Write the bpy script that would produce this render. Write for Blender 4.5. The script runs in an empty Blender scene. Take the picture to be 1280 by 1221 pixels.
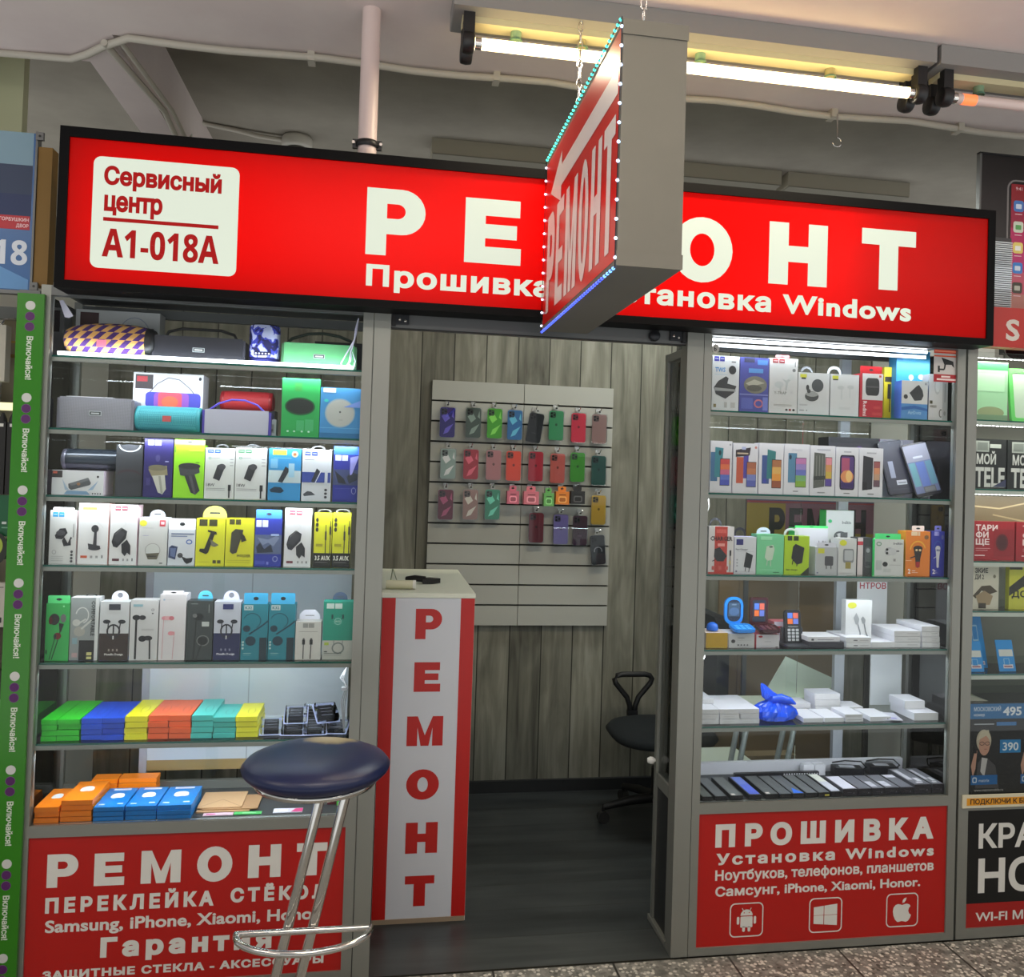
import bpy, math, random
from mathutils import Vector, Matrix
random.seed(7)
# ================================================================ camera, world, big lights, exposure
scn = bpy.context.scene
cd = bpy.data.cameras.new('camera'); cam = bpy.data.objects.new('camera', cd); scn.collection.objects.link(cam)
cd.sensor_fit = 'HORIZONTAL'; cd.sensor_width = 36; cd.lens = 30.6
cd.shift_x = -.02007; cd.shift_y = -.02794; cd.clip_start = .05; cd.clip_end = 60
YAW, PITCH, ROLL = .1681, .0189, .0314
fw = Vector((math.sin(YAW) * math.cos(PITCH), math.cos(YAW) * math.cos(PITCH), math.sin(PITCH)))
rt = Vector((math.cos(YAW), -math.sin(YAW), 0)); up = rt.cross(fw)
r2 = rt * math.cos(ROLL) + up * math.sin(ROLL); u2 = up * math.cos(ROLL) - rt * math.sin(ROLL)
m = Matrix((r2, u2, -fw)).transposed().to_4x4(); m.translation = Vector((0, -2.816, 1.6)); cam.matrix_world = m
scn.camera = cam
vs = scn.view_settings; vs.view_transform = 'Standard'; vs.look = 'None'; vs.gamma = 1; vs.use_curve_mapping = False; vs.exposure = .0
scn.cycles.transparent_max_bounces = 24
scn.cycles.max_bounces = 10
wd = bpy.data.worlds.new('hall'); scn.world = wd; wd.use_nodes = True
wn = wd.node_tree; bg = wn.nodes['Background']; bg.inputs['Color'].default_value = (.84, .86, .86, 1)
# hall ambient: lower half made brighter to lift the ceiling, dimmer above
wt = wn.nodes.new('ShaderNodeTexCoord'); ws = wn.nodes.new('ShaderNodeSeparateXYZ'); wr = wn.nodes.new('ShaderNodeMapRange')
wr.inputs['From Min'].default_value = -.25; wr.inputs['From Max'].default_value = .1; wr.inputs['To Min'].default_value = 1.3; wr.inputs['To Max'].default_value = .36
wn.links.new(wt.outputs['Generated'], ws.inputs[0]); wn.links.new(ws.outputs['Z'], wr.inputs['Value']); wn.links.new(wr.outputs[0], bg.inputs['Strength'])
def area(name, loc, sx, sy, power, col, rot=(0, 0, 0)):
    l = bpy.data.lights.new(name, 'AREA'); l.shape = 'RECTANGLE'; l.size = sx; l.size_y = sy; l.energy = power; l.color = col
    o = bpy.data.objects.new(name, l); scn.collection.objects.link(o); o.location = loc; o.rotation_euler = rot
    return o
WARM = (1.0, .93, .80); COLD = (.86, .93, 1.0)
# rows of ceiling lamps of the trading hall, behind and above the camera
for k, y in enumerate((-1.7, -3.4)):
    for x in (-2.4, .2, 2.8):
        area('hall_lamp', (x, y, 2.80), 1.5, .16, 13, WARM); area('ceiling_upfill', (x, y, 2.70), 1.5, .16, 16, WARM, (math.pi, 0, 0))  # upward-facing copies added only to brighten the ceiling
# unseen fill light added inside the shop to brighten its back wall
area('shop_fill', (1.45, .95, 2.9), 1.2, .2, 16, (.95, 1.0, .95))
# LED strips of the display cases: (x0, x1, y, z, power, tilt)
for x0, x1, y, z, p, tx in [(-1.0, -.09, .03, 1.931, 1.3, 2.75), (-1.0, -.09, .036, 1.897, 1.33, .35), (-1.0, -.09, .036, 1.677, 1.33, .35), (-1.0, -.09, .036, 1.473, 1.26, .35), (-1.0, -.09, .036, 1.262, .96, .35), (-1.0, -.09, .036, .967, 1.41, .35), (-1.0, -.09, .036, .724, 1.78, .35), (1.095, 2.005, .045, 2.06, 1.9, .35), (1.095, 2.005, .036, 1.822, 1.09, .35), (1.095, 2.005, .036, 1.538, 1.01, .35), (1.095, 2.005, .036, 1.258, 1.01, .35), (1.095, 2.005, .036, 1.002, 1.09, .35), (1.095, 2.005, .036, .74, 1.4, .35)]:
    area('case_led', ((x0 + x1) / 2, y, z), x1 - x0, .012, p, COLD, (tx, 0, 0))
# tubes behind the face of the main sign
area('sign_tubes', (.33, -.012, 2.34), 2.45, .36, 2.9, (1.0, .99, .93), (math.radians(-90), 0, 0))
# ---------------------------------------------------------------- helpers
S = bpy.context.scene
COL = S.collection
MATS = {}
def lin(c):
    c = c / 255.0
    return c / 12.92 if c <= .04045 else ((c + .055) / 1.055) ** 2.4
def M(rgb, rough=.45, metal=.0, emit=.0, alpha=1.0, spec=.5, coat=.0):
    """plain principled material from an sRGB colour"""
    key = (tuple(rgb), rough, metal, emit, alpha, spec, coat)
    if key in MATS: return MATS[key]
    m = bpy.data.materials.new('paint_%d' % len(MATS)); m.use_nodes = True
    b = m.node_tree.nodes['Principled BSDF']
    c = [lin(v) for v in rgb] + [1]
    b.inputs['Base Color'].default_value = c
    b.inputs['Roughness'].default_value = rough
    b.inputs['Metallic'].default_value = metal
    b.inputs['Specular IOR Level'].default_value = spec
    b.inputs['Coat Weight'].default_value = coat
    b.inputs['Alpha'].default_value = alpha
    if emit:
        b.inputs['Emission Color'].default_value = c
        b.inputs['Emission Strength'].default_value = emit
    MATS[key] = m
    return m
def nodemat(name):
    m = bpy.data.materials.new(name); m.use_nodes = True
    nt = m.node_tree
    return m, nt, nt.nodes['Principled BSDF']
def link(nt, a, ao, b, bi): nt.links.new(a.outputs[ao], b.inputs[bi])
def ramp(nt, stops):
    r = nt.nodes.new('ShaderNodeValToRGB'); e = r.color_ramp.elements
    while len(e) < len(stops): e.new(.5)
    for el, (p, c) in zip(e, stops):
        el.position = p; el.color = [lin(v) for v in c] + [1]
    return r
def coords(nt, scale=(1, 1, 1), loc=(0, 0, 0), kind='Object'):
    t = nt.nodes.new('ShaderNodeTexCoord'); mp = nt.nodes.new('ShaderNodeMapping')
    mp.inputs['Scale'].default_value = scale; mp.inputs['Location'].default_value = loc
    link(nt, t, kind, mp, 'Vector'); return mp
def noise(nt, vec, scale, detail=4, rough=.5, dist=0):
    n = nt.nodes.new('ShaderNodeTexNoise'); n.inputs['Scale'].default_value = scale
    n.inputs['Detail'].default_value = detail; n.inputs['Roughness'].default_value = rough
    n.inputs['Distortion'].default_value = dist
    link(nt, vec, 0, n, 'Vector'); return n

TEXT = {}
def outline(sp, res):
    """points of one closed spline"""
    P = sp.bezier_points; n = len(P); o = []
    for i in range(n):
        a, b = P[i], P[(i + 1) % n]; p0, p1, p2, p3 = a.co, a.handle_right, b.handle_left, b.co
        straight = (p1 - p0).cross(p3 - p0).length < 1e-6 and (p2 - p0).cross(p3 - p0).length < 1e-6
        for k in range(1 if straight else res):
            t = k / res; q = p0 * (1 - t) ** 3 + p1 * (3 * t * (1 - t) ** 2) + p2 * (3 * t * t * (1 - t)) + p3 * t ** 3
            if not o or (q.xy - o[-1]).length > 1e-5: o.append(q.xy.copy())
    while len(o) > 2 and (o[0] - o[-1]).length < 1e-5: o.pop()
    return o
def turn(o): return sum(o[i].x * o[(i + 1) % len(o)].y - o[(i + 1) % len(o)].x * o[i].y for i in range(len(o))) / 2
def grow(o, w):
    """move an outline outwards by w, mitred"""
    n = len(o); r = []
    for i in range(n):
        d0 = (o[i] - o[i - 1]).normalized(); d1 = (o[(i + 1) % n] - o[i]).normalized()
        m0 = Vector((d0.y, -d0.x)); m1 = Vector((d1.y, -d1.x)); m = m0 + m1
        if m.length < 1e-4: r.append(o[i] + m0 * w); continue
        m.normalize(); r.append(o[i] + m * (w / max(.5, m.dot(m1))))
    return r
def fill(G, bold, v, f):
    """non-zero winding fill of one letter, as level strips"""
    sg = turn(max(G, key=lambda o: abs(turn(o))))
    E = []
    for o in G:
        q = grow(o if sg > 0 else o[::-1], bold)
        E += [(q[i - 1], q[i]) for i in range(len(q)) if abs(q[i - 1].y - q[i].y) > 1e-6]
    ys = {round(p.y, 5) for e in E for p in e}
    for i in range(len(E)):
        a, b = E[i]
        for c, d in E[:i]:
            den = (b.x - a.x) * (d.y - c.y) - (b.y - a.y) * (d.x - c.x)
            if abs(den) < 1e-9: continue
            t = ((c.x - a.x) * (d.y - c.y) - (c.y - a.y) * (d.x - c.x)) / den; u = ((c.x - a.x) * (b.y - a.y) - (c.y - a.y) * (b.x - a.x)) / den
            if .001 < t < .999 and .001 < u < .999: ys.add(round(a.y + t * (b.y - a.y), 5))
    ys = sorted(ys)
    for y0, y1 in zip(ys, ys[1:]):
        if y1 - y0 < 2e-4: continue
        ym = (y0 + y1) / 2; C = []
        for a, b in E:
            if (a.y < ym) != (b.y < ym):
                X = lambda y: a.x + (b.x - a.x) * (y - a.y) / (b.y - a.y)
                C.append((X(ym), X(y0), X(y1), 1 if b.y < a.y else -1))
        C.sort(); w = 0
        for k in range(len(C)):
            w0 = w; w += C[k][3]
            if w0 <= 0 < w: st = C[k]
            elif w <= 0 < w0: n = len(v); v += [(st[1], y0), (C[k][1], y0), (C[k][2], y1), (st[2], y1)]; f.append((n, n + 1, n + 2, n + 3))
def text_mesh(s, bold=.0, space=1.0, res=3):
    key = (s, bold, space, res)
    if key in TEXT: return TEXT[key]
    cu = bpy.data.curves.new('lettering', 'FONT'); cu.body = s; cu.size = 1; cu.space_character = space
    ob = bpy.data.objects.new('lettering', cu); COL.objects.link(ob); bpy.context.view_layer.update()
    dg = bpy.context.evaluated_depsgraph_get(); c2 = ob.to_curve(dg)
    L_ = [outline(sp, res) for sp in c2.splines if len(sp.bezier_points) > 1]
    ob.to_curve_clear(); bpy.data.objects.remove(ob); bpy.data.curves.remove(cu)
    L_ = [o for o in L_ if len(o) > 2 and abs(turn(o)) > 1e-6]
    v = []; f = []
    L_.sort(key=lambda o: min(p.x for p in o)); groups = []
    for o in L_:  # contours of one letter overlap sideways
        x0, x1 = min(p.x for p in o), max(p.x for p in o)
        if groups and x0 < groups[-1][1] - .01: groups[-1][0].append(o); groups[-1][1] = max(groups[-1][1], x1)
        else: groups.append([[o], x1])
    for G, _ in groups: fill(G, bold, v, f)
    if not v: v = [(0, 0), (.1, 0), (0, .1)]; f = [(0, 1, 2)]
    x0 = min(a for a, b in v); v = [(a - x0, b) for a, b in v]
    TEXT[key] = (v, f, max(a for a, b in v))
    return TEXT[key]
CAP = {}
def cap(bold, up):
    if (bold, up) not in CAP: CAP[(bold, up)] = max(b for a, b in text_mesh('H' if up else 'x', bold)[0])
    return CAP[(bold, up)]

class Frame:
    """a drawing plane in space: origin, across, up"""
    def __init__(s, o, ex=(1, 0, 0), ey=(0, 0, 1)):
        s.o = Vector(o); s.ex = Vector(ex).normalized(); s.ey = Vector(ey).normalized(); s.n = s.ex.cross(s.ey)
    def p(s, a, b, d=0): return s.o + s.ex * a + s.ey * b + s.n * d

class MB:
    """collects shapes, then links them as ONE mesh object"""
    def __init__(s): s.v = []; s.f = []; s.fm = []; s.sm = []; s.mats = []; s.T = None
    def mi(s, m):
        if m not in s.mats: s.mats.append(m)
        return s.mats.index(m)
    def add(s, pts, faces, m, smooth=False):
        b = len(s.v); i = s.mi(m)
        for p in pts:
            p = Vector(p); s.v.append(s.T @ p if s.T else p)
        for f in faces:
            s.f.append([b + k for k in f]); s.fm.append(i); s.sm.append(smooth)
    def box(s, x0, x1, y0, y1, z0, z1, m, front=None):
        p = [(x, y, z) for z in (z0, z1) for y in (y0, y1) for x in (x0, x1)]
        s.add(p, [(0, 2, 3, 1), (4, 5, 7, 6), (2, 6, 7, 3), (0, 4, 6, 2), (1, 3, 7, 5)], m)
        s.add(p, [(0, 1, 5, 4)], front or m)
    def tube(s, path, r, m, n=8, closed=False, caps=True):
        P = [Vector(p) for p in path]; k = len(P); rings = []; up = None
        rr = r if isinstance(r, (list, tuple)) else [r] * k
        for i, p in enumerate(P):
            a = P[(i - 1) % k] if (closed or i > 0) else p
            b = P[(i + 1) % k] if (closed or i < k - 1) else p
            t = (b - a).normalized()
            if up is None: up = Vector((0, 0, 1)) if abs(t.z) < .9 else Vector((1, 0, 0))
            e1 = t.cross(up).normalized(); e2 = e1.cross(t).normalized(); up = e2
            rings.append([p + (e1 * math.cos(2 * math.pi * j / n) + e2 * math.sin(2 * math.pi * j / n)) * rr[i] for j in range(n)])
        pts = [q for g in rings for q in g]; fs = []
        for i in range(k if closed else k - 1):
            for j in range(n):
                a = i * n + j; b = i * n + (j + 1) % n; c = ((i + 1) % k) * n + (j + 1) % n; d = ((i + 1) % k) * n + j
                fs.append((a, b, c, d))
        s.add(pts, fs, m, True)
        if caps and not closed: s.add(rings[0], [tuple(range(n))[::-1]], m); s.add(rings[-1], [tuple(range(n))], m)
    def lathe(s, prof, c, m, n=32, axis='z', sx=1.0, mats=None):
        """prof: (radius, height) pairs, turned about an axis through c"""
        c = Vector(c); k = len(prof); pts = []
        for r, h in prof:
            for j in range(n):
                a = 2 * math.pi * j / n; u = r * math.cos(a); w = r * math.sin(a)
                pts.append(c + (Vector((u * sx, w, h)) if axis == 'z' else Vector((h, u, w)) if axis == 'x' else Vector((w, h, u))))
        base = len(s.v)
        for p in pts: s.v.append(s.T @ p if s.T else p)
        for i in range(k - 1):
            mm = s.mi(mats[i] if mats else m)
            for j in range(n):
                s.f.append([base + i * n + j, base + i * n + (j + 1) % n, base + (i + 1) * n + (j + 1) % n, base + (i + 1) * n + j]); s.fm.append(mm); s.sm.append(True)
    def poly(s, fr, pts, m, d=.0, thick=.0):
        a = [fr.p(x, y, d) for x, y in pts]; n = len(a)
        s.add(a, [tuple(range(n))], m)
        if thick:
            b = [fr.p(x, y, d - thick) for x, y in pts]
            s.add(a + b, [(i, n + i, n + (i + 1) % n, (i + 1) % n) for i in range(n)], m)
            s.add(b, [tuple(range(n))[::-1]], m)
    def rect(s, fr, x0, y0, x1, y1, m, d=.0): s.poly(fr, [(x0, y0), (x1, y0), (x1, y1), (x0, y1)], m, d)
    def ell(s, fr, cx, cy, rx, ry, m, d=.0, n=20): s.poly(fr, [(cx + rx * math.cos(2 * math.pi * i / n), cy + ry * math.sin(2 * math.pi * i / n)) for i in range(n)], m, d)
    def ring(s, fr, cx, cy, rx, ry, w, m, d=.0, a0=0, a1=360, n=28):
        full = abs(a1 - a0) >= 360; k = n if full else n + 1; o = []; q = []
        for i in range(k):
            a = math.radians(a0 + (a1 - a0) * i / n)
            o.append(fr.p(cx + rx * math.cos(a), cy + ry * math.sin(a), d)); q.append(fr.p(cx + (rx - w) * math.cos(a), cy + (ry - w) * math.sin(a), d))
        s.add(o + q, [(i, (i + 1) % k, k + (i + 1) % k, k + i) for i in range(n)], m)
    def line(s, fr, pts, w, m, d=.0):
        for (x0, y0), (x1, y1) in zip(pts, pts[1:]):
            l = math.hypot(x1 - x0, y1 - y0) or 1; nx = -(y1 - y0) / l * w / 2; ny = (x1 - x0) / l * w / 2
            s.poly(fr, [(x0 - nx, y0 - ny), (x1 - nx, y1 - ny), (x1 + nx, y1 + ny), (x0 + nx, y0 + ny)], m, d)
    def rrect(s, fr, x0, y0, x1, y1, r, m, d=.0, thick=.0, n=5): s.poly(fr, rr_pts(x0, y0, x1, y1, r, n), m, d, thick)
    def text(s, fr, t, x0, y0, h, m, x1=None, d=.0, bold=.0, space=1.0, rot=0, res=3, align='l'):
        v, f, w = text_mesh(t, bold, space, res)
        k = h / cap(bold, True); kx = (x1 - x0) / w if x1 is not None else k
        if align == 'c': x0 -= w * kx / 2
        ca, sa = math.cos(math.radians(rot)), math.sin(math.radians(rot))
        s.add([fr.p(x0 + a * kx * ca - b * k * sa, y0 + a * kx * sa + b * k * ca, d) for a, b in v], f, m)
    def block(s, fr, ch, x0, y0, x1, y1, m, d=.0, sv=.3, sh=.26):
        """heavy block capitals (Cyrillic R, E, M, O, N, T)"""
        W = x1 - x0; H = y1 - y0
        def R(a, b, c, e): s.rect(fr, x0 + a * W, y0 + b * H, x0 + c * W, y0 + e * H, m, d)
        def Pl(pts): s.poly(fr, [(x0 + a * W, y0 + b * H) for a, b in pts], m, d)
        if ch == 'Р':
            R(0, 0, sv * 1.15, 1); k = 14
            o = [(.6 + .4 * math.sin(math.pi * i / k), .66 + .34 * math.cos(math.pi * i / k)) for i in range(k + 1)]
            q = [(.52 + .14 * math.sin(math.pi * i / k), .665 + .11 * math.cos(math.pi * i / k)) for i in range(k + 1)]
            o = [(sv * 1.15, 1)] + o + [(sv * 1.15, .32)]; q = [(sv * 1.15, .775)] + q + [(sv * 1.15, .555)]
            for i in range(len(o) - 1): Pl([o[i], q[i], q[i + 1], o[i + 1]])
        elif ch == 'Е':
            R(0, 0, sv * 1.2, 1); R(sv * 1.2, 1 - sh, .97, 1); R(sv * 1.2, .39, .92, .39 + sh * .85); R(sv * 1.2, 0, 1, sh)
        elif ch == 'М':
            w = sv * .86
            R(0, 0, w, 1); R(1 - w, 0, 1, 1); Pl([(w, 1), (w, .62), (.39, 0), (.5, 0), (.5, .36)][:5]); Pl([(1 - w, 1), (.5, .36), (.5, 0), (.61, 0), (1 - w, .62)])
        elif ch == 'О':
            k = 28
            for i in range(k):
                a, b = 2 * math.pi * i / k, 2 * math.pi * (i + 1) / k
                Pl([(.5 + .5 * math.cos(a), .5 + .52 * math.sin(a)), (.5 + .5 * math.cos(b), .5 + .52 * math.sin(b)), (.5 + (.5 - sv) * math.cos(b), .5 + (.52 - sh) * math.sin(b)), (.5 + (.5 - sv) * math.cos(a), .5 + (.52 - sh) * math.sin(a))])
        elif ch == 'Н':
            R(0, 0, sv * 1.1, 1); R(1 - sv * 1.1, 0, 1, 1); R(sv * 1.1, .5 - sh / 2, 1 - sv * 1.1, .5 + sh / 2)
        elif ch == 'Т':
            R(0, 1 - sh, 1, 1); R(.5 - sv * .58, 0, .5 + sv * .58, 1 - sh)
    def art(s, fr, W, H, items, d0=.0003):
        """printed picture on a W x H face; coordinates are fractions of the face"""
        d = d0
        for it in items:
            k = it[0]
            if k == 'r': s.rect(fr, it[1] * W, it[2] * H, it[3] * W, it[4] * H, M(it[5]), d)
            elif k == 'e': s.ell(fr, it[1] * W, it[2] * H, it[3] * W, it[4] * H, M(it[5]), d)
            elif k == 'o': s.ring(fr, it[1] * W, it[2] * H, it[3] * W, it[4] * H, it[5] * W, M(it[6]), d, *it[7:9])
            elif k == 'p': s.poly(fr, [(a * W, b * H) for a, b in it[1]], M(it[2]), d)
            elif k == 'l': s.line(fr, [(a * W, b * H) for a, b in it[1]], it[2] * W, M(it[3]), d)
            elif k == 't':
                rot = it[6] if len(it) > 6 else 0
                s.text(fr, it[1], it[2] * W, it[3] * H, it[4] * H, M(it[5]), d=d, bold=.02, rot=rot, res=1)
            elif k == 'w':  # text fitted to a width
                s.text(fr, it[1], it[2] * W, it[3] * H, it[5] * H, M(it[6]), x1=it[4] * W, d=d, bold=.03, res=1)
            d += .00018
    def build(s, name, parent=None, bevel=.0, seg=2, loc=None, solid=.0, subd=0):
        me = bpy.data.meshes.new(name)
        base = Vector(loc) if loc is not None else Vector((0, 0, 0))
        me.from_pydata([p - base for p in s.v], [], s.f)
        for m in s.mats: me.materials.append(m)
        for p, i, q in zip(me.polygons, s.fm, s.sm): p.material_index = i; p.use_smooth = q
        me.update()
        o = bpy.data.objects.new(name, me); COL.objects.link(o); o.location = base
        if parent is not None: o.parent = parent; o.location = base - wloc(parent)
        if bevel:
            b = o.modifiers.new('edge', 'BEVEL'); b.width = bevel; b.segments = seg; b.limit_method = 'ANGLE'; b.angle_limit = math.radians(40)
        if subd:
            b = o.modifiers.new('round', 'SUBSURF'); b.levels = subd; b.render_levels = subd
        return o
def wloc(o):
    p = Vector((0, 0, 0))
    while o is not None: p += o.location; o = o.parent
    return p
def rr_pts(x0, y0, x1, y1, r, n=5):
    o = []
    for cx, cy, a in ((x1 - r, y1 - r, 0), (x0 + r, y1 - r, 90), (x0 + r, y0 + r, 180), (x1 - r, y0 + r, 270)):
        for i in range(n + 1):
            t = math.radians(a + 90 * i / n); o.append((cx + r * math.cos(t), cy + r * math.sin(t)))
    return o
def tag(o, label, cat, group=None):
    o['label'] = label; o['category'] = cat
    if group: o['group'] = group
    return o
def struct(o):
    o['kind'] = 'structure'; return o
def empty(name, loc, label=None, cat=None, group=None, rz=.0):
    o = bpy.data.objects.new(name, None); COL.objects.link(o); o.location = loc; o.rotation_euler.z = rz
    o.empty_display_size = .05
    if label: tag(o, label, cat, group)
    return o
def bx(name, x0, x1, y0, y1, z0, z1, m, parent=None, bevel=.0):
    b = MB(); b.box(x0, x1, y0, y1, z0, z1, m); return b.build(name, parent, bevel)
# ================================================================ materials
ALU = M((146, 148, 142), .42, .6); ALUD = M((108, 110, 110), .42, .6)
CHROME = M((210, 208, 204), .12, 1.0); BLACK = M((20, 20, 22), .45); WHITE = M((226, 226, 222), .5)
LED = M((255, 255, 255), .5, 0, 7.0); GREYP = M((150, 150, 144), .6)
RED = M((176, 18, 12), .32); LETTER = M((218, 218, 213), .45); WHITEP = M((214, 216, 216), .4)
def glass_mat(name, tint, ior):
    mt = bpy.data.materials.new(name); mt.use_nodes = True; nt = mt.node_tree; nt.nodes.clear()
    out = nt.nodes.new('ShaderNodeOutputMaterial'); mx = nt.nodes.new('ShaderNodeMixShader')
    tr = nt.nodes.new('ShaderNodeBsdfTransparent'); gl = nt.nodes.new('ShaderNodeBsdfGlossy'); fr = nt.nodes.new('ShaderNodeFresnel')
    tr.inputs['Color'].default_value = tint; gl.inputs['Roughness'].default_value = .0; gl.inputs['Color'].default_value = (1, 1, 1, 1)
    fr.inputs['IOR'].default_value = ior
    link(nt, fr, 'Fac', mx, 'Fac'); nt.links.new(tr.outputs[0], mx.inputs[1]); nt.links.new(gl.outputs[0], mx.inputs[2]); nt.links.new(mx.outputs[0], out.inputs[0])
    return mt
GLASS = glass_mat('clear_glass', (.975, .988, .985, 1), 1.22)
ENDGL = glass_mat('side_glass', (.9, .93, .92, 1), 1.9)
SHELF = glass_mat('shelf_glass', (.93, .97, .95, 1), 1.5)
GEDGE = M((24, 92, 80), .15); CLEAR = glass_mat('clear_plastic', (.93, .94, .95, 1), 1.5)
def terrazzo():
    mt, nt, b = nodemat('terrazzo'); c = coords(nt)
    n0 = noise(nt, c, 24, 6, .6, .4)
    v = nt.nodes.new('ShaderNodeTexVoronoi'); v.inputs['Scale'].default_value = 70; link(nt, c, 0, v, 'Vector')
    v2 = nt.nodes.new('ShaderNodeTexVoronoi'); v2.inputs['Scale'].default_value = 34; v2.inputs['Randomness'].default_value = 1; link(nt, c, 0, v2, 'Vector')
    n = noise(nt, c, 3, 4)
    base = ramp(nt, [(.35, (84, 84, 80)), (.62, (140, 138, 132))]); link(nt, n0, 'Fac', base, 'Fac')
    chip = ramp(nt, [(.0, (206, 202, 192)), (.5, (176, 172, 164)), (.66, (116, 114, 108)), (1.0, (72, 72, 68))])
    sep = nt.nodes.new('ShaderNodeSeparateColor'); link(nt, v, 'Color', sep, 'Color'); link(nt, sep, 'Red', chip, 'Fac')
    gt = nt.nodes.new('ShaderNodeMath'); gt.operation = 'LESS_THAN'; gt.inputs[1].default_value = .46; link(nt, v, 'Distance', gt, 0)
    mx = nt.nodes.new('ShaderNodeMix'); mx.data_type = 'RGBA'
    nt.links.new(gt.outputs[0], mx.inputs[0]); nt.links.new(base.outputs[0], mx.inputs[6]); nt.links.new(chip.outputs[0], mx.inputs[7])
    br = nt.nodes.new('ShaderNodeTexBrick'); br.inputs['Scale'].default_value = 1; br.offset = 0; br.inputs['Brick Width'].default_value = .4; br.inputs['Row Height'].default_value = .4
    br.inputs['Mortar Size'].default_value = .004; link(nt, c, 0, br, 'Vector')
    mx2 = nt.nodes.new('ShaderNodeMix'); mx2.data_type = 'RGBA'; mx2.inputs[7].default_value = (.03, .028, .024, 1)
    nt.links.new(br.outputs['Fac'], mx2.inputs[0]); nt.links.new(mx.outputs[2], mx2.inputs[6])
    nt.links.new(mx2.outputs[2], b.inputs['Base Color']); b.inputs['Roughness'].default_value = .42
    return mt
def planks(name, horizontal, w, cols, rough, seam):
    """wood boards: running up a wall or across a floor"""
    mt, nt, b = nodemat(name); c = coords(nt)
    s = nt.nodes.new('ShaderNodeSeparateXYZ'); link(nt, c, 0, s, 'Vector')
    ax = 'Y' if horizontal else 'X'
    dv = nt.nodes.new('ShaderNodeMath'); dv.operation = 'DIVIDE'; dv.inputs[1].default_value = w; link(nt, s, ax, dv, 0)
    fl = nt.nodes.new('ShaderNodeMath'); fl.operation = 'FLOOR'; link(nt, dv, 0, fl, 0)
    fc = nt.nodes.new('ShaderNodeMath'); fc.operation = 'FRACT'; link(nt, dv, 0, fc, 0)
    wn = nt.nodes.new('ShaderNodeTexWhiteNoise'); wn.noise_dimensions = '1D'; link(nt, fl, 0, wn, 'W')
    off = nt.nodes.new('ShaderNodeVectorMath'); off.operation = 'MULTIPLY_ADD'; off.inputs[1].default_value = (3, 5, 7)
    nt.links.new(wn.outputs['Color'], off.inputs[0]); link(nt, c, 0, off, 2)
    mp = nt.nodes.new('ShaderNodeMapping'); mp.inputs['Scale'].default_value = (1.4, 22, 1) if horizontal else (22, 1, 1.4); link(nt, off, 0, mp, 'Vector')
    g = noise(nt, mp, 1.0, 8, .62, .8)
    mp2 = nt.nodes.new('ShaderNodeMapping'); mp2.inputs['Scale'].default_value = (.8, 3, 1) if horizontal else (5, 1, .9); link(nt, off, 0, mp2, 'Vector')
    g2 = noise(nt, mp2, 2.2, 3, .5, 1.2)
    ad = nt.nodes.new('ShaderNodeMath'); ad.operation = 'ADD'; link(nt, g, 'Fac', ad, 0); link(nt, g2, 'Fac', ad, 1)
    ad2 = nt.nodes.new('ShaderNodeMath'); ad2.operation = 'MULTIPLY_ADD'; ad2.inputs[1].default_value = .34; link(nt, wn, 'Value', ad2, 0); link(nt, ad, 0, ad2, 2)
    hf = nt.nodes.new('ShaderNodeMath'); hf.operation = 'MULTIPLY'; hf.inputs[1].default_value = .46; link(nt, ad2, 0, hf, 0)
    r = ramp(nt, cols); link(nt, hf, 0, r, 'Fac')
    lt = nt.nodes.new('ShaderNodeMath'); lt.operation = 'LESS_THAN'; lt.inputs[1].default_value = seam; link(nt, fc, 0, lt, 0)
    mx = nt.nodes.new('ShaderNodeMix'); mx.data_type = 'RGBA'; mx.inputs[7].default_value = (.018, .018, .013, 1)
    nt.links.new(lt.outputs[0], mx.inputs[0]); nt.links.new(r.outputs[0], mx.inputs[6]); nt.links.new(mx.outputs[2], b.inputs['Base Color'])
    b.inputs['Roughness'].default_value = rough
    return mt
def plaster(name, a, bcol, sc=3.0):
    mt, nt, b = nodemat(name); c = coords(nt); n = noise(nt, c, sc, 6, .6)
    r = ramp(nt, [(.3, a), (.7, bcol)]); link(nt, n, 'Fac', r, 'Fac'); nt.links.new(r.outputs[0], b.inputs['Base Color'])
    b.inputs['Roughness'].default_value = .85
    return mt
def sign_face(name, col):
    """translucent printed film of a light box"""
    mt = bpy.data.materials.new(name); mt.use_nodes = True; nt = mt.node_tree; nt.nodes.clear()
    out = nt.nodes.new('ShaderNodeOutputMaterial'); a1 = nt.nodes.new('ShaderNodeMixShader'); a1.inputs[0].default_value = .5
    d = nt.nodes.new('ShaderNodeBsdfDiffuse'); t = nt.nodes.new('ShaderNodeBsdfTranslucent')
    c = [lin(v) for v in col] + [1]; d.inputs[0].default_value = c; t.inputs[0].default_value = c
    g = nt.nodes.new('ShaderNodeBsdfGlossy'); g.inputs['Roughness'].default_value = .3; a2 = nt.nodes.new('ShaderNodeMixShader'); a2.inputs[0].default_value = .01
    nt.links.new(d.outputs[0], a1.inputs[1]); nt.links.new(t.outputs[0], a1.inputs[2]); nt.links.new(a1.outputs[0], a2.inputs[1]); nt.links.new(g.outputs[0], a2.inputs[2]); nt.links.new(a2.outputs[0], out.inputs[0])
    return mt
def lit_film(name, col, e):
    """backlit opal film: mostly its own light"""
    mt, nt, b = nodemat(name); c = [lin(v) for v in col]
    b.inputs['Base Color'].default_value = [v * .22 for v in c] + [1]; b.inputs['Roughness'].default_value = .5; b.inputs['Specular IOR Level'].default_value = .2
    b.inputs['Emission Color'].default_value = c + [1]; b.inputs['Emission Strength'].default_value = e
    return mt
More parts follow.
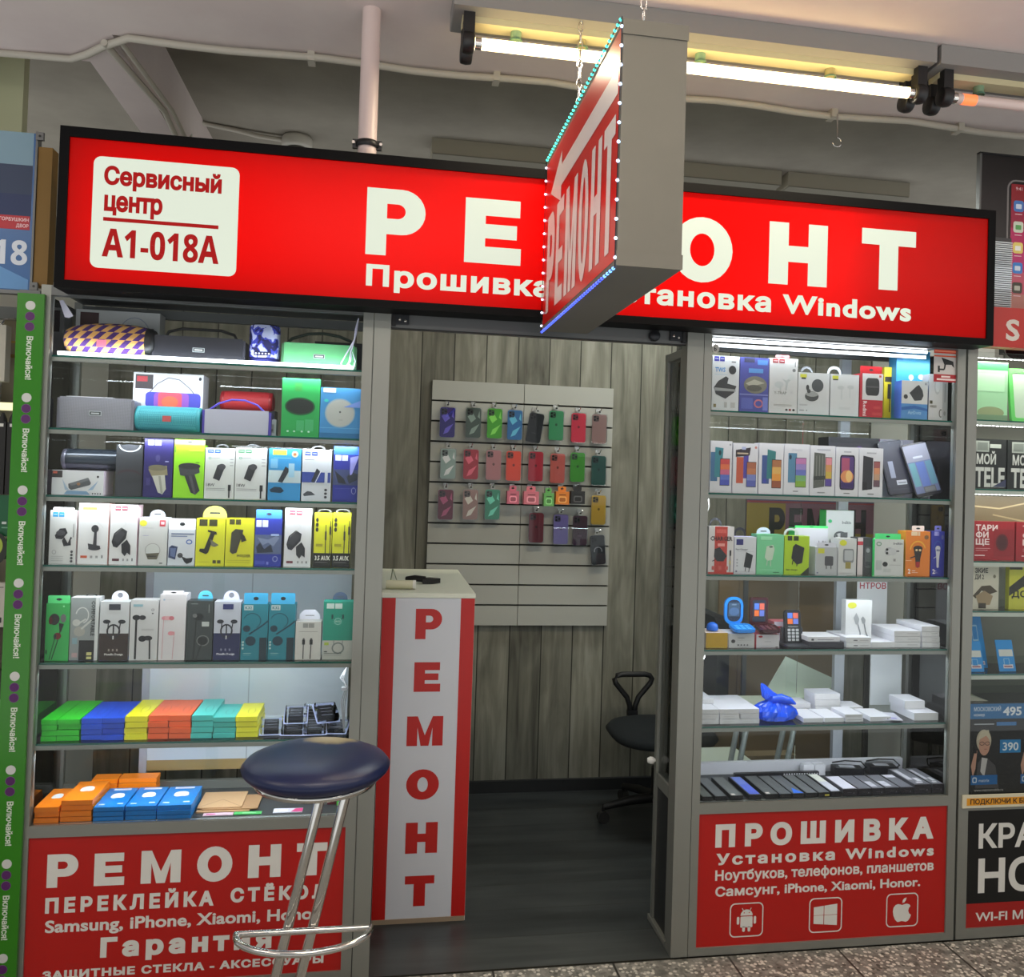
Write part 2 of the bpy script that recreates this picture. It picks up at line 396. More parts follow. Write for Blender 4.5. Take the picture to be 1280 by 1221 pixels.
PLANK = planks('grey_boards', False, .163, [(.30, (58, 58, 50)), (.44, (98, 98, 88)), (.56, (120, 120, 108)), (.7, (146, 146, 134))], .6, .035)
LAMI = planks('dark_laminate', True, .19, [(.25, (30, 33, 34)), (.5, (52, 56, 57)), (.8, (72, 76, 76))], .35, .012)
PLASTER = plaster('ceiling_paint', (206, 192, 190), (216, 204, 200))
PLASTD = plaster('slab_paint', (130, 124, 114), (146, 140, 128))
HOARD = plaster('painted_board', (196, 196, 192), (206, 206, 202), 1.0)

# ================================================================ the setting
struct(bx('floor', -4.5, 5.5, -2.4, .0, -.1, .0, terrazzo()))
struct(bx('floor_laminate', -1.3, 2.6, .0, 1.62, -.1, .004, LAMI))
struct(bx('floor_neighbour', 2.6, 5.5, .0, 1.62, -.1, .0, M((70, 68, 62))))
struct(bx('wall_back', -1.9, 4.2, 1.57, 1.66, .0, 2.75, PLANK))
struct(bx('baseboard_back', -1.3, 2.6, 1.548, 1.57, .004, .062, M((40, 42, 44), .4)))
struct(bx('wall_right', 2.62, 2.66, .6, 1.57, .0, 2.3, HOARD))
struct(bx('wall_left', -1.34, -1.30, .32, 1.57, .0, 2.3, HOARD))
# ceiling: low slab in front, ribs and a raised bay behind
struct(bx('ceiling', -4.5, 5.5, -2.2, .31, 3.05, 3.42, PLASTER))
b = MB(); b.box(-4.5, -.96, .31, .54, 3.05, 3.42, PLASTER); b.box(-1.10, -.96, .54, 4.5, 3.05, 3.42, PLASTER); struct(b.build('ceiling_rib'))
struct(bx('ceiling_bay', -4.5, 5.5, .31, 4.6, 3.34, 3.45, PLASTD))
struct(bx('wall_far', -4.5, 5.5, 4.5, 4.6, 0, 3.4, M((120, 114, 92), .8)))

# flexible cable run along the ceiling edge, with clips
b = MB(); CC = M((178, 172, 160), .6)
pts = [(-1.75, .515, 3.03), (-1.35, .52, 3.04), (-1.15, .50, 3.035), (-1.08, .44, 3.03), (-1.0, .36, 3.03), (-.9, .29, 3.035)] + [(-.9 + .16 * i, .285 + .008 * math.sin(i * 1.3), 3.036 - .008 * abs(math.sin(i * .7))) for i in range(1, 24)]
b.tube(pts, .013, CC, 8); e = b.build('ceiling_cable'); tag(e, 'pale corrugated cable running along the edge of the low ceiling', 'cable')
for x in (-1.4, -.3, .35, 1.66, 2.2):
    c = MB(); c.box(x - .012, x + .012, .268, .32, 3.018, 3.056, CC); c.build('clip', e)
b = MB(); b.tube([(-.99, .33, 3.03), (-.93, .9, 3.035), (-.945, 1.25, 3.02), (-.93, 1.3, 2.98)], .012, CC); b.tube([(-.935, .33, 3.036), (-.9, .9, 3.04), (-.91, 1.25, 3.03)], .009, CC)
tag(b.build('rib_cable'), 'pair of pale cables running under the ceiling rib into the dark bay', 'cable')
e = empty('smoke_detector', (-.51, 1.87, 3.34), 'round white smoke detector above the sign, at the end of a cable', 'smoke detector')
b = MB(); b.lathe([(0, .0), (.07, .0), (.078, -.012), (.078, -.05), (.07, -.062), (0, -.062)], (-.51, 1.87, 3.34), M((190, 186, 176), .5)); b.build('housing', e)
b = MB(); b.lathe([(.055, 0), (.06, -.014), (.045, -.022), (0, -.022)], (-.51, 1.87, 3.278), M((80, 80, 74), .5), 16); b.build('sensor', e)
b = MB(); b.tube([(-.93, 1.31, 3.0), (-1.0, 1.7, 3.31), (-.95, 1.78, 3.33), (-.8, 1.82, 3.325), (-.7, 1.85, 3.318), (-.585, 1.87, 3.318)], .012, CC); tag(b.build('detector_cable'), 'short grey cable leading from the rib to the smoke detector', 'cable')
# trunking boxes fixed in the raised bay
for x0, x1, w in ((.185, 1.15, 'left'), (1.19, 2.12, 'middle'), (2.16, 2.9, 'right')):
    b = MB(); b.box(x0, x1, 1.70, 1.86, 3.262, 3.34, M((158, 152, 136), .6)); b.box(x0 + .004, x1 - .004, 1.699, 1.861, 3.256, 3.262, M((120, 116, 104), .6))
    tag(b.build('trunking', bevel=.006), {'left': 'grey metal trunking above the sign, between the white pipe and the hanging sign', 'middle': 'grey metal trunking above the sign, just right of the hanging sign', 'right': 'grey metal trunking above the sign, nearest the black poster'}[w], 'trunking', 'trunking in the dark ceiling bay')

# white pipe that carries the main sign
e = empty('hanger_pipe', (-.088, -.05, 2.575), 'white round pipe from the ceiling down to the main red sign', 'pipe')
b = MB(); b.tube([(-.088, -.05, 2.578), (-.088, -.05, 3.05)], .029, M((206, 188, 184), .4), 20); b.build('pipe', e)
b = MB(); b.lathe([(.033, 0), (.036, .004), (.036, .016), (.033, .02)], (-.088, -.05, 2.612), M((40, 40, 42), .4, .6), 20)
for s in (-1, 1): b.box(-.088 + s * .036 - .009, -.088 + s * .036 + .009, -.056, -.044, 2.608, 2.636, M((60, 60, 62), .4, .7)); b.tube([(-.088 + s * .042, -.068, 2.622), (-.088 + s * .042, -.03, 2.622)], .005, CHROME, 6)
b.build('clamp', e)

# ================================================================ fluorescent fixtures
def fixture(x0, x1, label, lit, near):
    e = empty('ceiling_light', ((x0 + x1) / 2, -.18, 3.05), label, 'ceiling light')
    HS = M((132, 130, 128), .5); CR = M((196, 186, 150), .5)
    b = MB(); b.box(x0 - .05, x1 + .03, -.265, -.095, 2.985, 3.048, HS); b.box(x0 - .02, x1, -.21, -.15, 2.965, 2.985, CR); b.build('housing', e, .004)
    for i, f in enumerate((.1, .24, .5, .8)):
        c = MB(); c.tube([(x0 + (x1 - x0) * f, -.18, 2.965), (x0 + (x1 - x0) * f, -.18, 2.942)], .017 if i != 1 else .012, M((120, 150, 120) if i % 2 == 0 else (150, 140, 100), .3), 12); c.lathe([(.02, 0), (.02, .006), (0, .006)], (x0 + (x1 - x0) * f, -.18, 2.936), M((90, 130, 110), .3), 12); c.build('starter', e)
    for x in (x0, x1):
        for k, dy in enumerate((-.215, -.145)):
            if k == 1 and not near and x == x0: pass
            c = MB(); c.lathe([(0, -.02), (.03, -.018), (.033, 0), (.03, .018), (0, .02)], (x, dy, 2.9), BLACK, 16, 'x'); c.box(x - .017, x + .017, dy - .02, dy + .02, 2.915, 2.985, BLACK); c.build('lamp_holder', e, .004)
    tube_on = M((255, 226, 160), .3, 0, 9.0); tube_off = M((216, 196, 190), .3)
    c = MB(); c.tube([(x0 + .02, -.215, 2.9), (x1 - .02, -.215, 2.9)], .017, tube_on if lit else tube_off, 16); o = c.build('tube', e); o['label'] = 'glowing warm white tube' if lit else 'dim pinkish tube'
    for x in (x0 + .02, x1 - .04):
        c = MB(); c.lathe([(.0178, 0), (.0178, .02)], (x, -.215, 2.9), CHROME, 16, 'x'); c.build('tube_cap', o)
    if not lit:
        c = MB(); c.tube([(x0 + .06, -.215, 2.9), (x0 + .11, -.215, 2.9)], .0176, M((255, 120, 70), .3, 0, 1.2), 16); c.build('glowing_end', o)
    if lit: area('tube_light', ((x0 + x1) / 2, -.215, 2.878), x1 - x0 - .06, .03, 17, (1.0, .86, .62))
fixture(.205, 1.695, 'long fluorescent ceiling light with a glowing warm tube, above the hanging sign', True, True)
fixture(1.79, 3.28, 'fluorescent ceiling light with a dim pinkish tube, above the black phone poster', False, False)
b = MB(); b.tube([(1.66, .25, 3.02), (1.66, .25, 2.93)], .003, CHROME, 6); b.tube([(1.66 + .018 * math.sin(a), .25, 2.912 + .018 * math.cos(a)) for a in [i * .5 for i in range(10)]], .003, CHROME, 6)
tag(b.build('ceiling_hook'), 'small bare wire hook hanging from the ceiling cable', 'hook')

# ================================================================ shop frame and door
b = MB(); b.box(-.047, .005, .0, .06, 0, 2.13, ALU); struct(b.build('door_frame', bevel=.002)); b = MB(); b.box(.999, 1.057, 0, .06, 0, 2.13, ALU); struct(b.build('door_frame', bevel=.002))
b = MB(); b.box(.005, .999, .02, .07, 2.066, 2.13, ALUD); b.box(.005, .999, .02, .024, 2.062, 2.066, BLACK); struct(b.build('door_lintel', bevel=.001))
for x, s, lab in ((.02, 1, 'dark corner bracket with screws, on the lintel beside the left case'), (.94, -1, 'dark corner bracket with screws, on the lintel beside the right case')):
    b = MB(); b.box(x, x + .042, .008, .02, 2.076, 2.12, M((52, 54, 58), .4, .6)); b.box(x - (.012 if s > 0 else -.042), x + (0 if s > 0 else .054), .004, .02, 2.07, 2.126, BLACK)
    for q in ((.012, .034), (.03, .036), (.012, .014), (.03, .01)): b.lathe([(.005, 0), (.004, -.003), (0, -.004)], (x + q[0], .008, 2.076 + q[1]), CHROME, 8, 'y')
    tag(b.build('corner_bracket'), lab, 'bracket')
b = MB(); b.lathe([(0, -.02), (.016, -.02), (.019, -.014), (.019, 0), (0, 0)], (.885, .02, 2.088), M((44, 46, 50), .4, .5), 16, 'y'); b.box(.872, .898, .004, .02, 2.1, 2.122, BLACK); tag(b.build('door_roller'), 'round dark roller stop under the lintel, beside the right bracket', 'door stop')
# folding glass door, opened back against the right jamb
e = struct(empty('door_1', (1.02, .07, .01)))
b = MB(); b.box(1.006, 1.028, .065, .09, .02, 2.06, ALU); b.box(1.004, 1.026, .225, .25, .02, 2.06, ALU); b.box(1.006, 1.028, .09, .225, .50, .545, ALU); b.box(.998, 1.03, .065, .26, .004, .024, ALU); b.box(1.006, 1.028, .09, .225, 2.03, 2.06, ALU); b.build('leaf_frame', e, .002)
bx('glass_panel', 1.014, 1.02, .09, .225, .545, 2.03, GLASS, e); bx('lower_panel', 1.012, 1.022, .09, .225, .024, .5, M((34, 36, 38), .4), e)
b = MB(); b.lathe([(0, -.026), (.009, -.024), (.013, -.014), (.012, -.004), (.006, .002), (.006, .008)], (1.0, .237, .585), WHITE, 16, 'x'); b.build('handle', e)

# ================================================================ the two display cases
def case(x0, x1, label, shelves, deck, text_fn, left):
    e = empty('display_case', ((x0 + x1) / 2, .15, 0), label, 'display case')
    p0 = x0 + .028; p1 = x1 - .032
    for q0, q1 in ((x0, p0), (p1, x1)):
        bx('post', q0, q1, 0, .032, 0, 2.13, ALU, e, .002)
    for q0, q1 in ((x0 + .002, x0 + .026), (x1 - .028, x1 - .002)):
        bx('post', q0, q1, .278, .3, .03, 2.13, ALU, e, .002)
    bx('rail', p0, p1, .0, .03, 2.10, 2.13, ALUD, e, .001); bx('rail', p0, p1, .0, .03, .478, .5124, ALU, e, .002); bx('rail', p0, p1, .0, .03, .0, .03, ALU, e, .002)
    bx('rail', p0, p1, .278, .3, 2.09, 2.12, ALUD, e, .001); bx('rail', p0, p1, .278, .3, .513, .54 if left else .556, ALU if left else M((196, 196, 202), .4), e, .001)
    bx('top_board', p0, p1, .03, .278, 2.122, 2.13, M((60, 60, 60)), e)
    bx('deck', p0, p1, .03, .278, .495, .5124, M((58, 60, 62), .5), e)
    bx('front_glass', p0, p1, .012, .016, .513, 2.10, GLASS, e)
    for x in (x0 + .012, x1 - .016): bx('end_glass', x, x + .004, .034, .278, .513, 2.1, ENDGL, e)
    for k in range(2):
        xm = (p0 + p1) / 2; bx('rear_glass', (p0, xm - .02)[k], (xm + .02, p1)[k], .284 + .007 * k, .288 + .007 * k, .54, 2.09, GLASS, e)
    for z in shelves:
        b = MB(); b.box(p0, p1, .0245, .276, z - .006, z, SHELF, GEDGE); s = b.build('shelf', e)
        bx('shelf_rail', p0, p1, .019, .034, z - .018, z - .0062, ALU, s)
    b = MB(); b.box(p0, p1, .006, .012, .03, .478, RED); fr = Frame((0, .006, 0)); text_fn(b, fr); b.build('printed_panel', e)
    bx('inner_wall', p0, p1, .27, .278, .03, .495, M((90, 90, 88)), e)
    return e
def ring_box(b, fr, x0, z0, x1, z1):
    o = rr_pts(x0, z0, x1, z1, .018); q = rr_pts(x0 + .004, z0 + .004, x1 - .004, z1 - .004, .015); n = len(o)
    for i in range(n): b.poly(fr, [o[i], o[(i + 1) % n], q[(i + 1) % n], q[i]], LETTER, .0006)
def logo_0(b, fr, cx, cz, w):
    L = LETTER; d = .0006; u = w / 2
    b.poly(fr, [(cx + .36 * u * math.cos(math.pi * i / 14), cz + .24 * u + .34 * u * math.sin(math.pi * i / 14)) for i in range(15)], L, d)
    b.rrect(fr, cx - .36 * u, cz - .42 * u, cx + .36 * u, cz + .19 * u, .05 * u, L, d)
    for s in (-1, 1):
        b.rrect(fr, cx + s * .5 * u - .075 * u, cz - .24 * u, cx + s * .5 * u + .075 * u, cz + .19 * u, .07 * u, L, d)
        b.rrect(fr, cx + s * .16 * u - .08 * u, cz - .66 * u, cx + s * .16 * u + .08 * u, cz - .36 * u, .07 * u, L, d)
        b.line(fr, [(cx + s * .18 * u, cz + .5 * u), (cx + s * .27 * u, cz + .66 * u)], .04 * u, L, d)
        b.ell(fr, cx + s * .15 * u, cz + .4 * u, .035 * u, .035 * u, RED, .001, 8)
def logo_1(b, fr, cx, cz, w):
    u = w / 2; L = LETTER
    def q(x0, x1, t): # leaning panes: taller on the right
        f = lambda x: .46 + .14 * (x + .72) / 1.44
        z0, z1 = (.02, 1) if t else (-1, -.02)
        b.poly(fr, [(cx + x0 * u, cz + z0 * f(x0) * u), (cx + x1 * u, cz + z0 * f(x1) * u), (cx + x1 * u, cz + z1 * f(x1) * u), (cx + x0 * u, cz + z1 * f(x0) * u)], L, .0006)
    for t in (0, 1): q(-.72, -.12, t); q(-.08, .7, t)
def logo_2(b, fr, cx, cz, w):
    u = w / 2; o = [(0, .28), (.12, .32), (.28, .35), (.44, .3), (.52, .2), (.42, .1), (.38, -.06), (.44, -.22), (.56, -.3), (.5, -.46), (.38, -.62), (.24, -.68), (.1, -.64), (-.04, -.62), (-.18, -.66), (-.3, -.66), (-.44, -.52), (-.54, -.3), (-.58, -.06), (-.54, .16), (-.42, .3), (-.26, .35), (-.12, .32)]
    c = (-.04, -.14)
    for i in range(len(o)):
        a, e = o[i], o[(i + 1) % len(o)]; b.poly(fr, [(cx + x * u, cz + z * u) for x, z in (c, e, a)][::-1], LETTER, .0006)
    b.poly(fr, [(cx + x * u, cz + z * u) for x, z in ((0, .4), (.12, .42), (.22, .54), (.26, .7), (.12, .66), (.02, .54))], LETTER, .0006)
def left_text(b, fr):
    b.block(fr, 'Р', -.952, .3265, -.865, .4255, LETTER, d=.0006, sv=.3, sh=.26)
    b.block(fr, 'Е', -.82, .326, -.734, .423, LETTER, d=.0006, sv=.3, sh=.26)
    b.block(fr, 'М', -.687, .3265, -.572, .4255, LETTER, d=.0006, sv=.3, sh=.26)
    b.block(fr, 'О', -.525, .325, -.421, .429, LETTER, d=.0006, sv=.3, sh=.26)
    b.block(fr, 'Н', -.374, .3295, -.276, .4305, LETTER, d=.0006, sv=.3, sh=.26)
    b.block(fr, 'Т', -.229, .3295, -.136, .4305, LETTER, d=.0006, sv=.3, sh=.26)
    b.text(fr, 'ПЕРЕКЛЕЙКА', -.953, .2535, .041, LETTER, x1=-.472, d=.0006, bold=.055, space=1.45, res=4)
    b.text(fr, 'СТЁКОЛ', -.423, .2595, .039, LETTER, x1=-.139, d=.0006, bold=.055, space=1.45, res=4)
    b.text(fr, 'Samsung, iPhone, Xiaomi, Honor', -.951, .1945, .035, LETTER, x1=-.149, d=.0006, bold=.03, space=1.02, res=4)
    b.text(fr, 'Гарантия', -.794, .115, .053, LETTER, x1=-.296, d=.0006, bold=.06, space=1.4, res=4)
    b.text(fr, 'ЗАЩИТНЫЕ СТЕКЛА - АКСЕССУАРЫ', -.953, .057, .022, LETTER, x1=-.136, d=.0006, bold=.05, space=1.15, res=4)
def right_text(b, fr):
    b.text(fr, 'ПРОШИВКА', 1.148, .3675, .068, LETTER, x1=1.963, d=.0006, bold=.065, space=1.6, res=4)
    b.text(fr, 'Установка Windows', 1.153, .304, .035, LETTER, x1=1.965, d=.0006, bold=.042, space=1.3, res=4)
    b.text(fr, 'Ноутбуков, телефонов, планшетов', 1.151, .2515, .032, LETTER, x1=1.966, d=.0006, bold=.03, space=1.02, res=4)
    b.text(fr, 'Самсунг, iPhone, Xiaomi, Honor.', 1.153, .198, .03, LETTER, x1=1.915, d=.0006, bold=.03, space=1.02, res=4)
    ring_box(b, fr, 1.207, .056, 1.328, .171); logo_0(b, fr, 1.2675, .1135, .121)
    ring_box(b, fr, 1.496, .055, 1.619, .174); logo_1(b, fr, 1.5575, .1145, .123)
    ring_box(b, fr, 1.786, .058, 1.909, .175); logo_2(b, fr, 1.8475, .1165, .123)

LS = [1.9224, 1.7024, 1.4984, 1.2874, .9924, .7494]; RS = [1.8474, 1.5634, 1.2834, 1.0274, .7654]
case(-1.033, -.05, 'glass display case of speakers and earphones left of the doorway, red panel below', LS, .513, left_text, True)
case(1.059, 2.045, 'glass display case of phones and chargers right of the doorway, red panel below', RS, .515, right_text, False)
# LED strips inside the cases
def led(x0, x1, y, z, label, down):
    e = MB(); e.box(x0, x1, y, y + .008, z, z + .002, M((230, 232, 236), .4)) if down != 'front' else e.box(x0, x1, y + .002, y + .004, z, z + .012, M((240, 244, 255), .4, 0, 1.2))
    n = int((x1 - x0) / (.0165 if down != 'front' else .0125))
    for i in range(n):
        x = x0 + (i + .5) * (x1 - x0) / n
        if down == 'front': e.box(x - .0045, x + .0045, y, y + .002, z + .002, z + .0105, LED); continue
        e.box(x - .004, x + .004, y + .0015, y + .0065, (z - .002) if down else z + .002, z if down else z + .004, LED)
    tag(e.build('led_strip'), label, 'LED strip', 'LED strips in the display cases')
for a in [
(-.99, -.11, .0235, 1.9235, 'glowing LED strip on the front edge of the top shelf, under the speakers', 'front'),
(-.99, -.09999999999999999, .036, 1.914, 'LED strip under the front edge of the first shelf down in the left case', True),
(-.99, -.09999999999999999, .036, 1.694, 'LED strip under the front edge of the second shelf down in the left case', True),
(-.99, -.09999999999999999, .036, 1.49, 'LED strip under the front edge of the third shelf down in the left case', True),
(-.99, -.09999999999999999, .036, 1.279, 'LED strip under the front edge of the fourth shelf down in the left case', True),
(-.99, -.09999999999999999, .036, .984, 'LED strip under the front edge of the fifth shelf down in the left case', True),
(-.99, -.09999999999999999, .036, .741, 'LED strip under the front edge of the sixth shelf down in the left case', True),
(1.0999999999999999, 1.9149999999999998, .032, 2.086, 'brightest LED strip, along the top of the right case under the main sign', 'front'),
(1.0999999999999999, 1.9149999999999998, .04, 2.068, 'second row of bright LEDs along the top of the right case', 'front'),
(1.105, 1.9949999999999999, .036, 1.839, 'LED strip under the front edge of the first shelf down in the right case', True),
(1.105, 1.9949999999999999, .036, 1.555, 'LED strip under the front edge of the second shelf down in the right case', True),
(1.105, 1.9949999999999999, .036, 1.275, 'LED strip under the front edge of the third shelf down in the right case', True),
(1.105, 1.9949999999999999, .036, 1.019, 'LED strip under the front edge of the fourth shelf down in the right case', True),
(1.105, 1.9949999999999999, .036, .757, 'LED strip under the front edge of the fifth shelf down in the right case', True)]: led(*a)
# ================================================================ the main sign: a light box
e = empty('light_box_sign', (.556, -.05, 2.34), 'long red light box sign with white Cyrillic letters across the shop front', 'sign')
X0, X1, Z0, Z1, YF = -.962, 2.072, 2.104, 2.577, -.1
b = MB(); FR = M((7, 7, 9), .6, spec=.12)
for x0, x1, z0, z1 in ((X0, X1, Z1 - .03, Z1), (X0, X1, Z0, Z0 + .024), (X0, X0 + .026, Z0 + .024, Z1 - .03), (X1 - .026, X1, Z0 + .024, Z1 - .03)): b.box(x0, x1, YF - .006, -.003, z0, z1, FR)
b.build('frame', e, .003)
bx('back_board', X0 + .026, X1 - .026, -.009, -.004, Z0 + .024, Z1 - .03, WHITE, e)
SRD = sign_face('sign_red', (232, 4, 2)); SW = lit_film('sign_white', (236, 246, 228), .72); SR = lit_film('sign_dark_red', (176, 8, 10), .7)
fr = Frame((0, YF, 0))
b = MB(); b.rect(fr, X0 + .026, Z0 + .024, X1 - .026, Z1 - .03, SRD); b.build('red_face', e)
b = MB()
b2 = MB(); b2.rrect(fr, -.869, 2.17, -.459, 2.498, .022, SW, .0006); b2.build('white_card', e)
b.block(fr, 'Р', -.081, 2.267, .099, 2.474, SW, d=.0006, sv=.3, sh=.26)
b.block(fr, 'Е', .223, 2.2645, .402, 2.4685, SW, d=.0006, sv=.3, sh=.26)
b.block(fr, 'М', .528, 2.26, .768, 2.465, SW, d=.0006, sv=.3, sh=.26)
b.block(fr, 'О', .899, 2.2575, 1.109, 2.4645, SW, d=.0006, sv=.3, sh=.26)
b.block(fr, 'Н', 1.237, 2.2665, 1.446, 2.4745, SW, d=.0006, sv=.3, sh=.26)
b.block(fr, 'Т', 1.571, 2.273, 1.772, 2.479, SW, d=.0006, sv=.3, sh=.26)
b.text(fr, 'Прошивка и Установка Windows', -.076, 2.1735, .06, SW, x1=1.76, d=.0006, bold=.04, space=1.12, res=4)
b.text(fr, 'Сервисный', -.839, 2.419, .05, SR, x1=-.509, d=.0012, bold=.045, space=1.0, res=4)
b.text(fr, 'центр', -.836, 2.3415, .055, SR, x1=-.674, d=.0012, bold=.045, space=1.0, res=4)
b.text(fr, '𝗔𝟭-𝟬𝟭𝟴𝗔', -.837, 2.2055, .078, SR, x1=-.51, d=.0012, bold=.012, space=1.0, res=4)
b.rect(fr, -.837, 2.309, -.514, 2.32, SR, .0012)
b.build('lettering', e)

# ================================================================ the hanging sign at right angles to the shop front
e = empty('hanging_sign', (.543, -.59, 2.055), 'red and grey box sign with a white arrow and coloured lights, hanging over the doorway', 'sign')
GP = plaster('grey_plastic', (100, 97, 88), (108, 104, 95), 2.0)
HX0, HX1, HY0, HY1, HZ0, HZ1 = .471, .614, -1.03, -.15, 2.055, 2.58
b = MB(); b.box(HX0, HX1, HY0, HY1, HZ0, HZ1, GP); b.box(HX0 - .002, HX1 + .002, HY0 - .003, HY1, HZ1 - .03, HZ1 + .002, GP); b.box(HX0 - .002, HX1 + .002, HY0 - .003, HY1, HZ0 - .002, HZ0 + .03, GP); b.build('box', e, .003)
fr = Frame((HX0 - .0025, HY1, HZ0), (0, -1, 0)); W = HY1 - HY0; H = HZ1 - HZ0
HR = M((196, 26, 22), .3); HW = M((216, 208, 206), .35)
for side in (0, 1):
    f2 = fr if side == 0 else Frame((HX1 + .0025, HY0, HZ0), (0, 1, 0))
    b = MB(); b.rect(f2, .012, .012, W - .012, H - .012, HR)
    b.poly(f2, [(.09, .40), (.25, .475), (.25, .435), (.86, .435), (.86, .375), (.25, .375), (.25, .33)], HW, .0008)
    xs = [.06, .20, .335, .50, .63, .745, .83]
    for ch, a, c in (('Р', .06, .175), ('Е', .20, .305), ('М', .33, .475), ('О', .50, .605), ('Н', .63, .73), ('Т', .75, .85)): b.block(f2, ch, a, .04, c, .335, HW, .0008, .32, .15)
    o = b.build('printed_face', e); o['label'] = 'red face with a white arrow'
b = MB(); WIRE = M((60, 60, 66), .5)
cs = [(HX0 - .004, HY1, HZ0 - .006), (HX0 - .004, HY0, HZ0 - .006), (HX0 - .004, HY0, HZ1 + .006), (HX0 - .004, HY1, HZ1 + .006)]
b.tube(cs, .0015, WIRE, 5, True); ls = b.build('light_string', e); ls['label'] = 'string of tiny cyan, white and blue lights'
def string(p, q, n, col, s=2.4):
    k = MB(); k.lathe([(0, -.004), (.003, -.0025), (.0042, 0), (.003, .0025), (0, .004)], (0, 0, 0), M(col, .4, 0, s), 6); first = k.build('bulb'); base = wloc(ls)
    for i in range(n):
        o = first if i == 0 else first.copy()
        if i: COL.objects.link(o)
        o.parent = ls; o.location = Vector(p).lerp(Vector(q), (i + .5) / n) - base
string(cs[3], cs[2], 37, (70, 240, 210)); string(cs[0], Vector(cs[1]) + Vector((0, .1, 0)), 33, (70, 90, 255)); string(Vector(cs[1]) + Vector((0, .1, 0)), cs[1], 4, (110, 170, 255))
string(cs[1], cs[2], 13, (190, 216, 255)); string(cs[0], cs[3], 13, (220, 226, 255))
for y in (-.93, -.25):
    b = MB(); z = HZ1
    for i in range(16 if y < -.5 else 16):
        zz = z + .012 + i * .029; ax = (1, 0) if i % 2 else (0, 1)
        b.tube([((HX0 + HX1) / 2 + ax[0] * .007 * math.cos(a), y + ax[1] * .007 * math.cos(a), zz + .018 * math.sin(a)) for a in [k * math.pi / 4 for k in range(8)]], .0022, CHROME, 5, True)
    b.build('chain', e)

# ================================================================ the stool in front of the left case
def stool():
    cx, cy, cz = -.143, -.55, .862
    e = empty('bar_stool', (cx, cy, 0), 'round dark blue bar stool with chrome tube legs, in front of the left case', 'stool')
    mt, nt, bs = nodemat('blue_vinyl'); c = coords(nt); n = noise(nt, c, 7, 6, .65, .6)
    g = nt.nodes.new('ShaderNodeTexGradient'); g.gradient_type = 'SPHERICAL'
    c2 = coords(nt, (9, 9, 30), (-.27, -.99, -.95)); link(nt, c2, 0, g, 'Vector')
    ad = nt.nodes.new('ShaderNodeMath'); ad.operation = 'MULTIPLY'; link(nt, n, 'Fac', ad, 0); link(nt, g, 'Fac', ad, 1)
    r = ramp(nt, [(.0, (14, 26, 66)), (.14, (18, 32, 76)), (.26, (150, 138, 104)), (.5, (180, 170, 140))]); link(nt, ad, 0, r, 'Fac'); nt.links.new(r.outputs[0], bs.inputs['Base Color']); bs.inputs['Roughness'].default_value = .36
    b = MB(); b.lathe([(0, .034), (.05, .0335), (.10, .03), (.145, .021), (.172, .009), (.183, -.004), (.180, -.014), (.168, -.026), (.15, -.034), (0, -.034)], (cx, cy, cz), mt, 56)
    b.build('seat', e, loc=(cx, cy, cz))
    b = MB(); b.lathe([(0, -.034), (.15, -.034), (.153, -.038), (.15, -.048), (.13, -.054), (0, -.056)], (cx, cy, cz), CHROME, 48); b.build('seat_ring', e)
    for x, lab in ((-.123, 'a'), (-.062, 'b')):
        k = .1 / .47
        top = (x, cy, .81); knee = (x - k * .79, cy - .0, .035)
        b = MB(); b.tube([top, (x - k * .35, cy, .46), (x - k * .74, cy, .07), (x - k * .79 - .002, cy, .03), (x - k * .79 + .02, cy, .014), (x + .12, cy, .012)], .0125, CHROME, 14); b.build('leg', e)
    b = MB(); x0, x1 = -.293, .3
    b.tube([(-.30, cy, .012), (-.30, cy - .17, .012), (.02, cy - .17, .012), (.06, cy - .13, .012), (.06, cy + .13, .012), (.02, cy + .17, .012), (-.30, cy + .17, .012)], .0125, CHROME, 12, True); b.build('base_loop', e)
    fx, fz = -.157, .452; R = .163
    b = MB(); b.tube([(fx - R, cy - .02, fz), (fx + R, cy - .02, fz)], .008, CHROME, 10); b.tube([(fx + R * math.cos(math.pi + math.pi * i / 20), cy - .02 + .105 * math.sin(math.pi + math.pi * i / 20), fz) for i in range(21)], .0085, CHROME, 10); b.build('foot_rest', e)
stool()

# ================================================================ the counter by the door
e = empty('counter', (.173, .71, 0), 'tall white counter with red edge stripes and red vertical letters, just inside the doorway', 'counter')
b = MB(); b.box(.008, .338, .322, 1.10, .004, 1.155, M((214, 214, 208), .5)); b.build('body', e, .002)
b = MB(); b.box(.006, .340, .318, 1.105, 1.155, 1.171, M((218, 222, 206), .35)); b.build('top', e, .0015)
b = MB(); fr = Frame((0, .3215, 0)); CRED = M((184, 22, 15), .35); CW = M((206, 210, 218), .4)
b.rect(fr, .0085, .02, .3375, 1.153, CW); b.rect(fr, .0085, .02, .0555, 1.153, CRED, .0004); b.rect(fr, .288, .02, .3375, 1.153, CRED, .0004)
for ch, a, z, c, z2 in (('Р', .128, 1.007, .222, 1.115), ('Е', .129, .82, .223, .925), ('М', .11, .628, .238, .733), ('О', .114, .439, .230, .543), ('Н', .118, .248, .231, .357), ('Т', .121, .062, .225, .169)): b.block(fr, ch, a, z, c, z2, CRED, .0006, .34, .27)
b.build('printed_front', e)
bx('plinth', .01, .336, .3185, .324, .004, .02, M((150, 132, 110), .7), e)
b = MB(); b.tube([(.02, .42, 1.188), (.12, .415, 1.189)], .016, M((206, 204, 176), .5), 14); b.tube([(.118, .415, 1.189), (.128, .414, 1.189)], .0165, WHITE, 14); tag(b.build('paper_roll', loc=(.07, .42, 1.172)), 'short pale rolled paper lying on the counter top', 'paper roll')
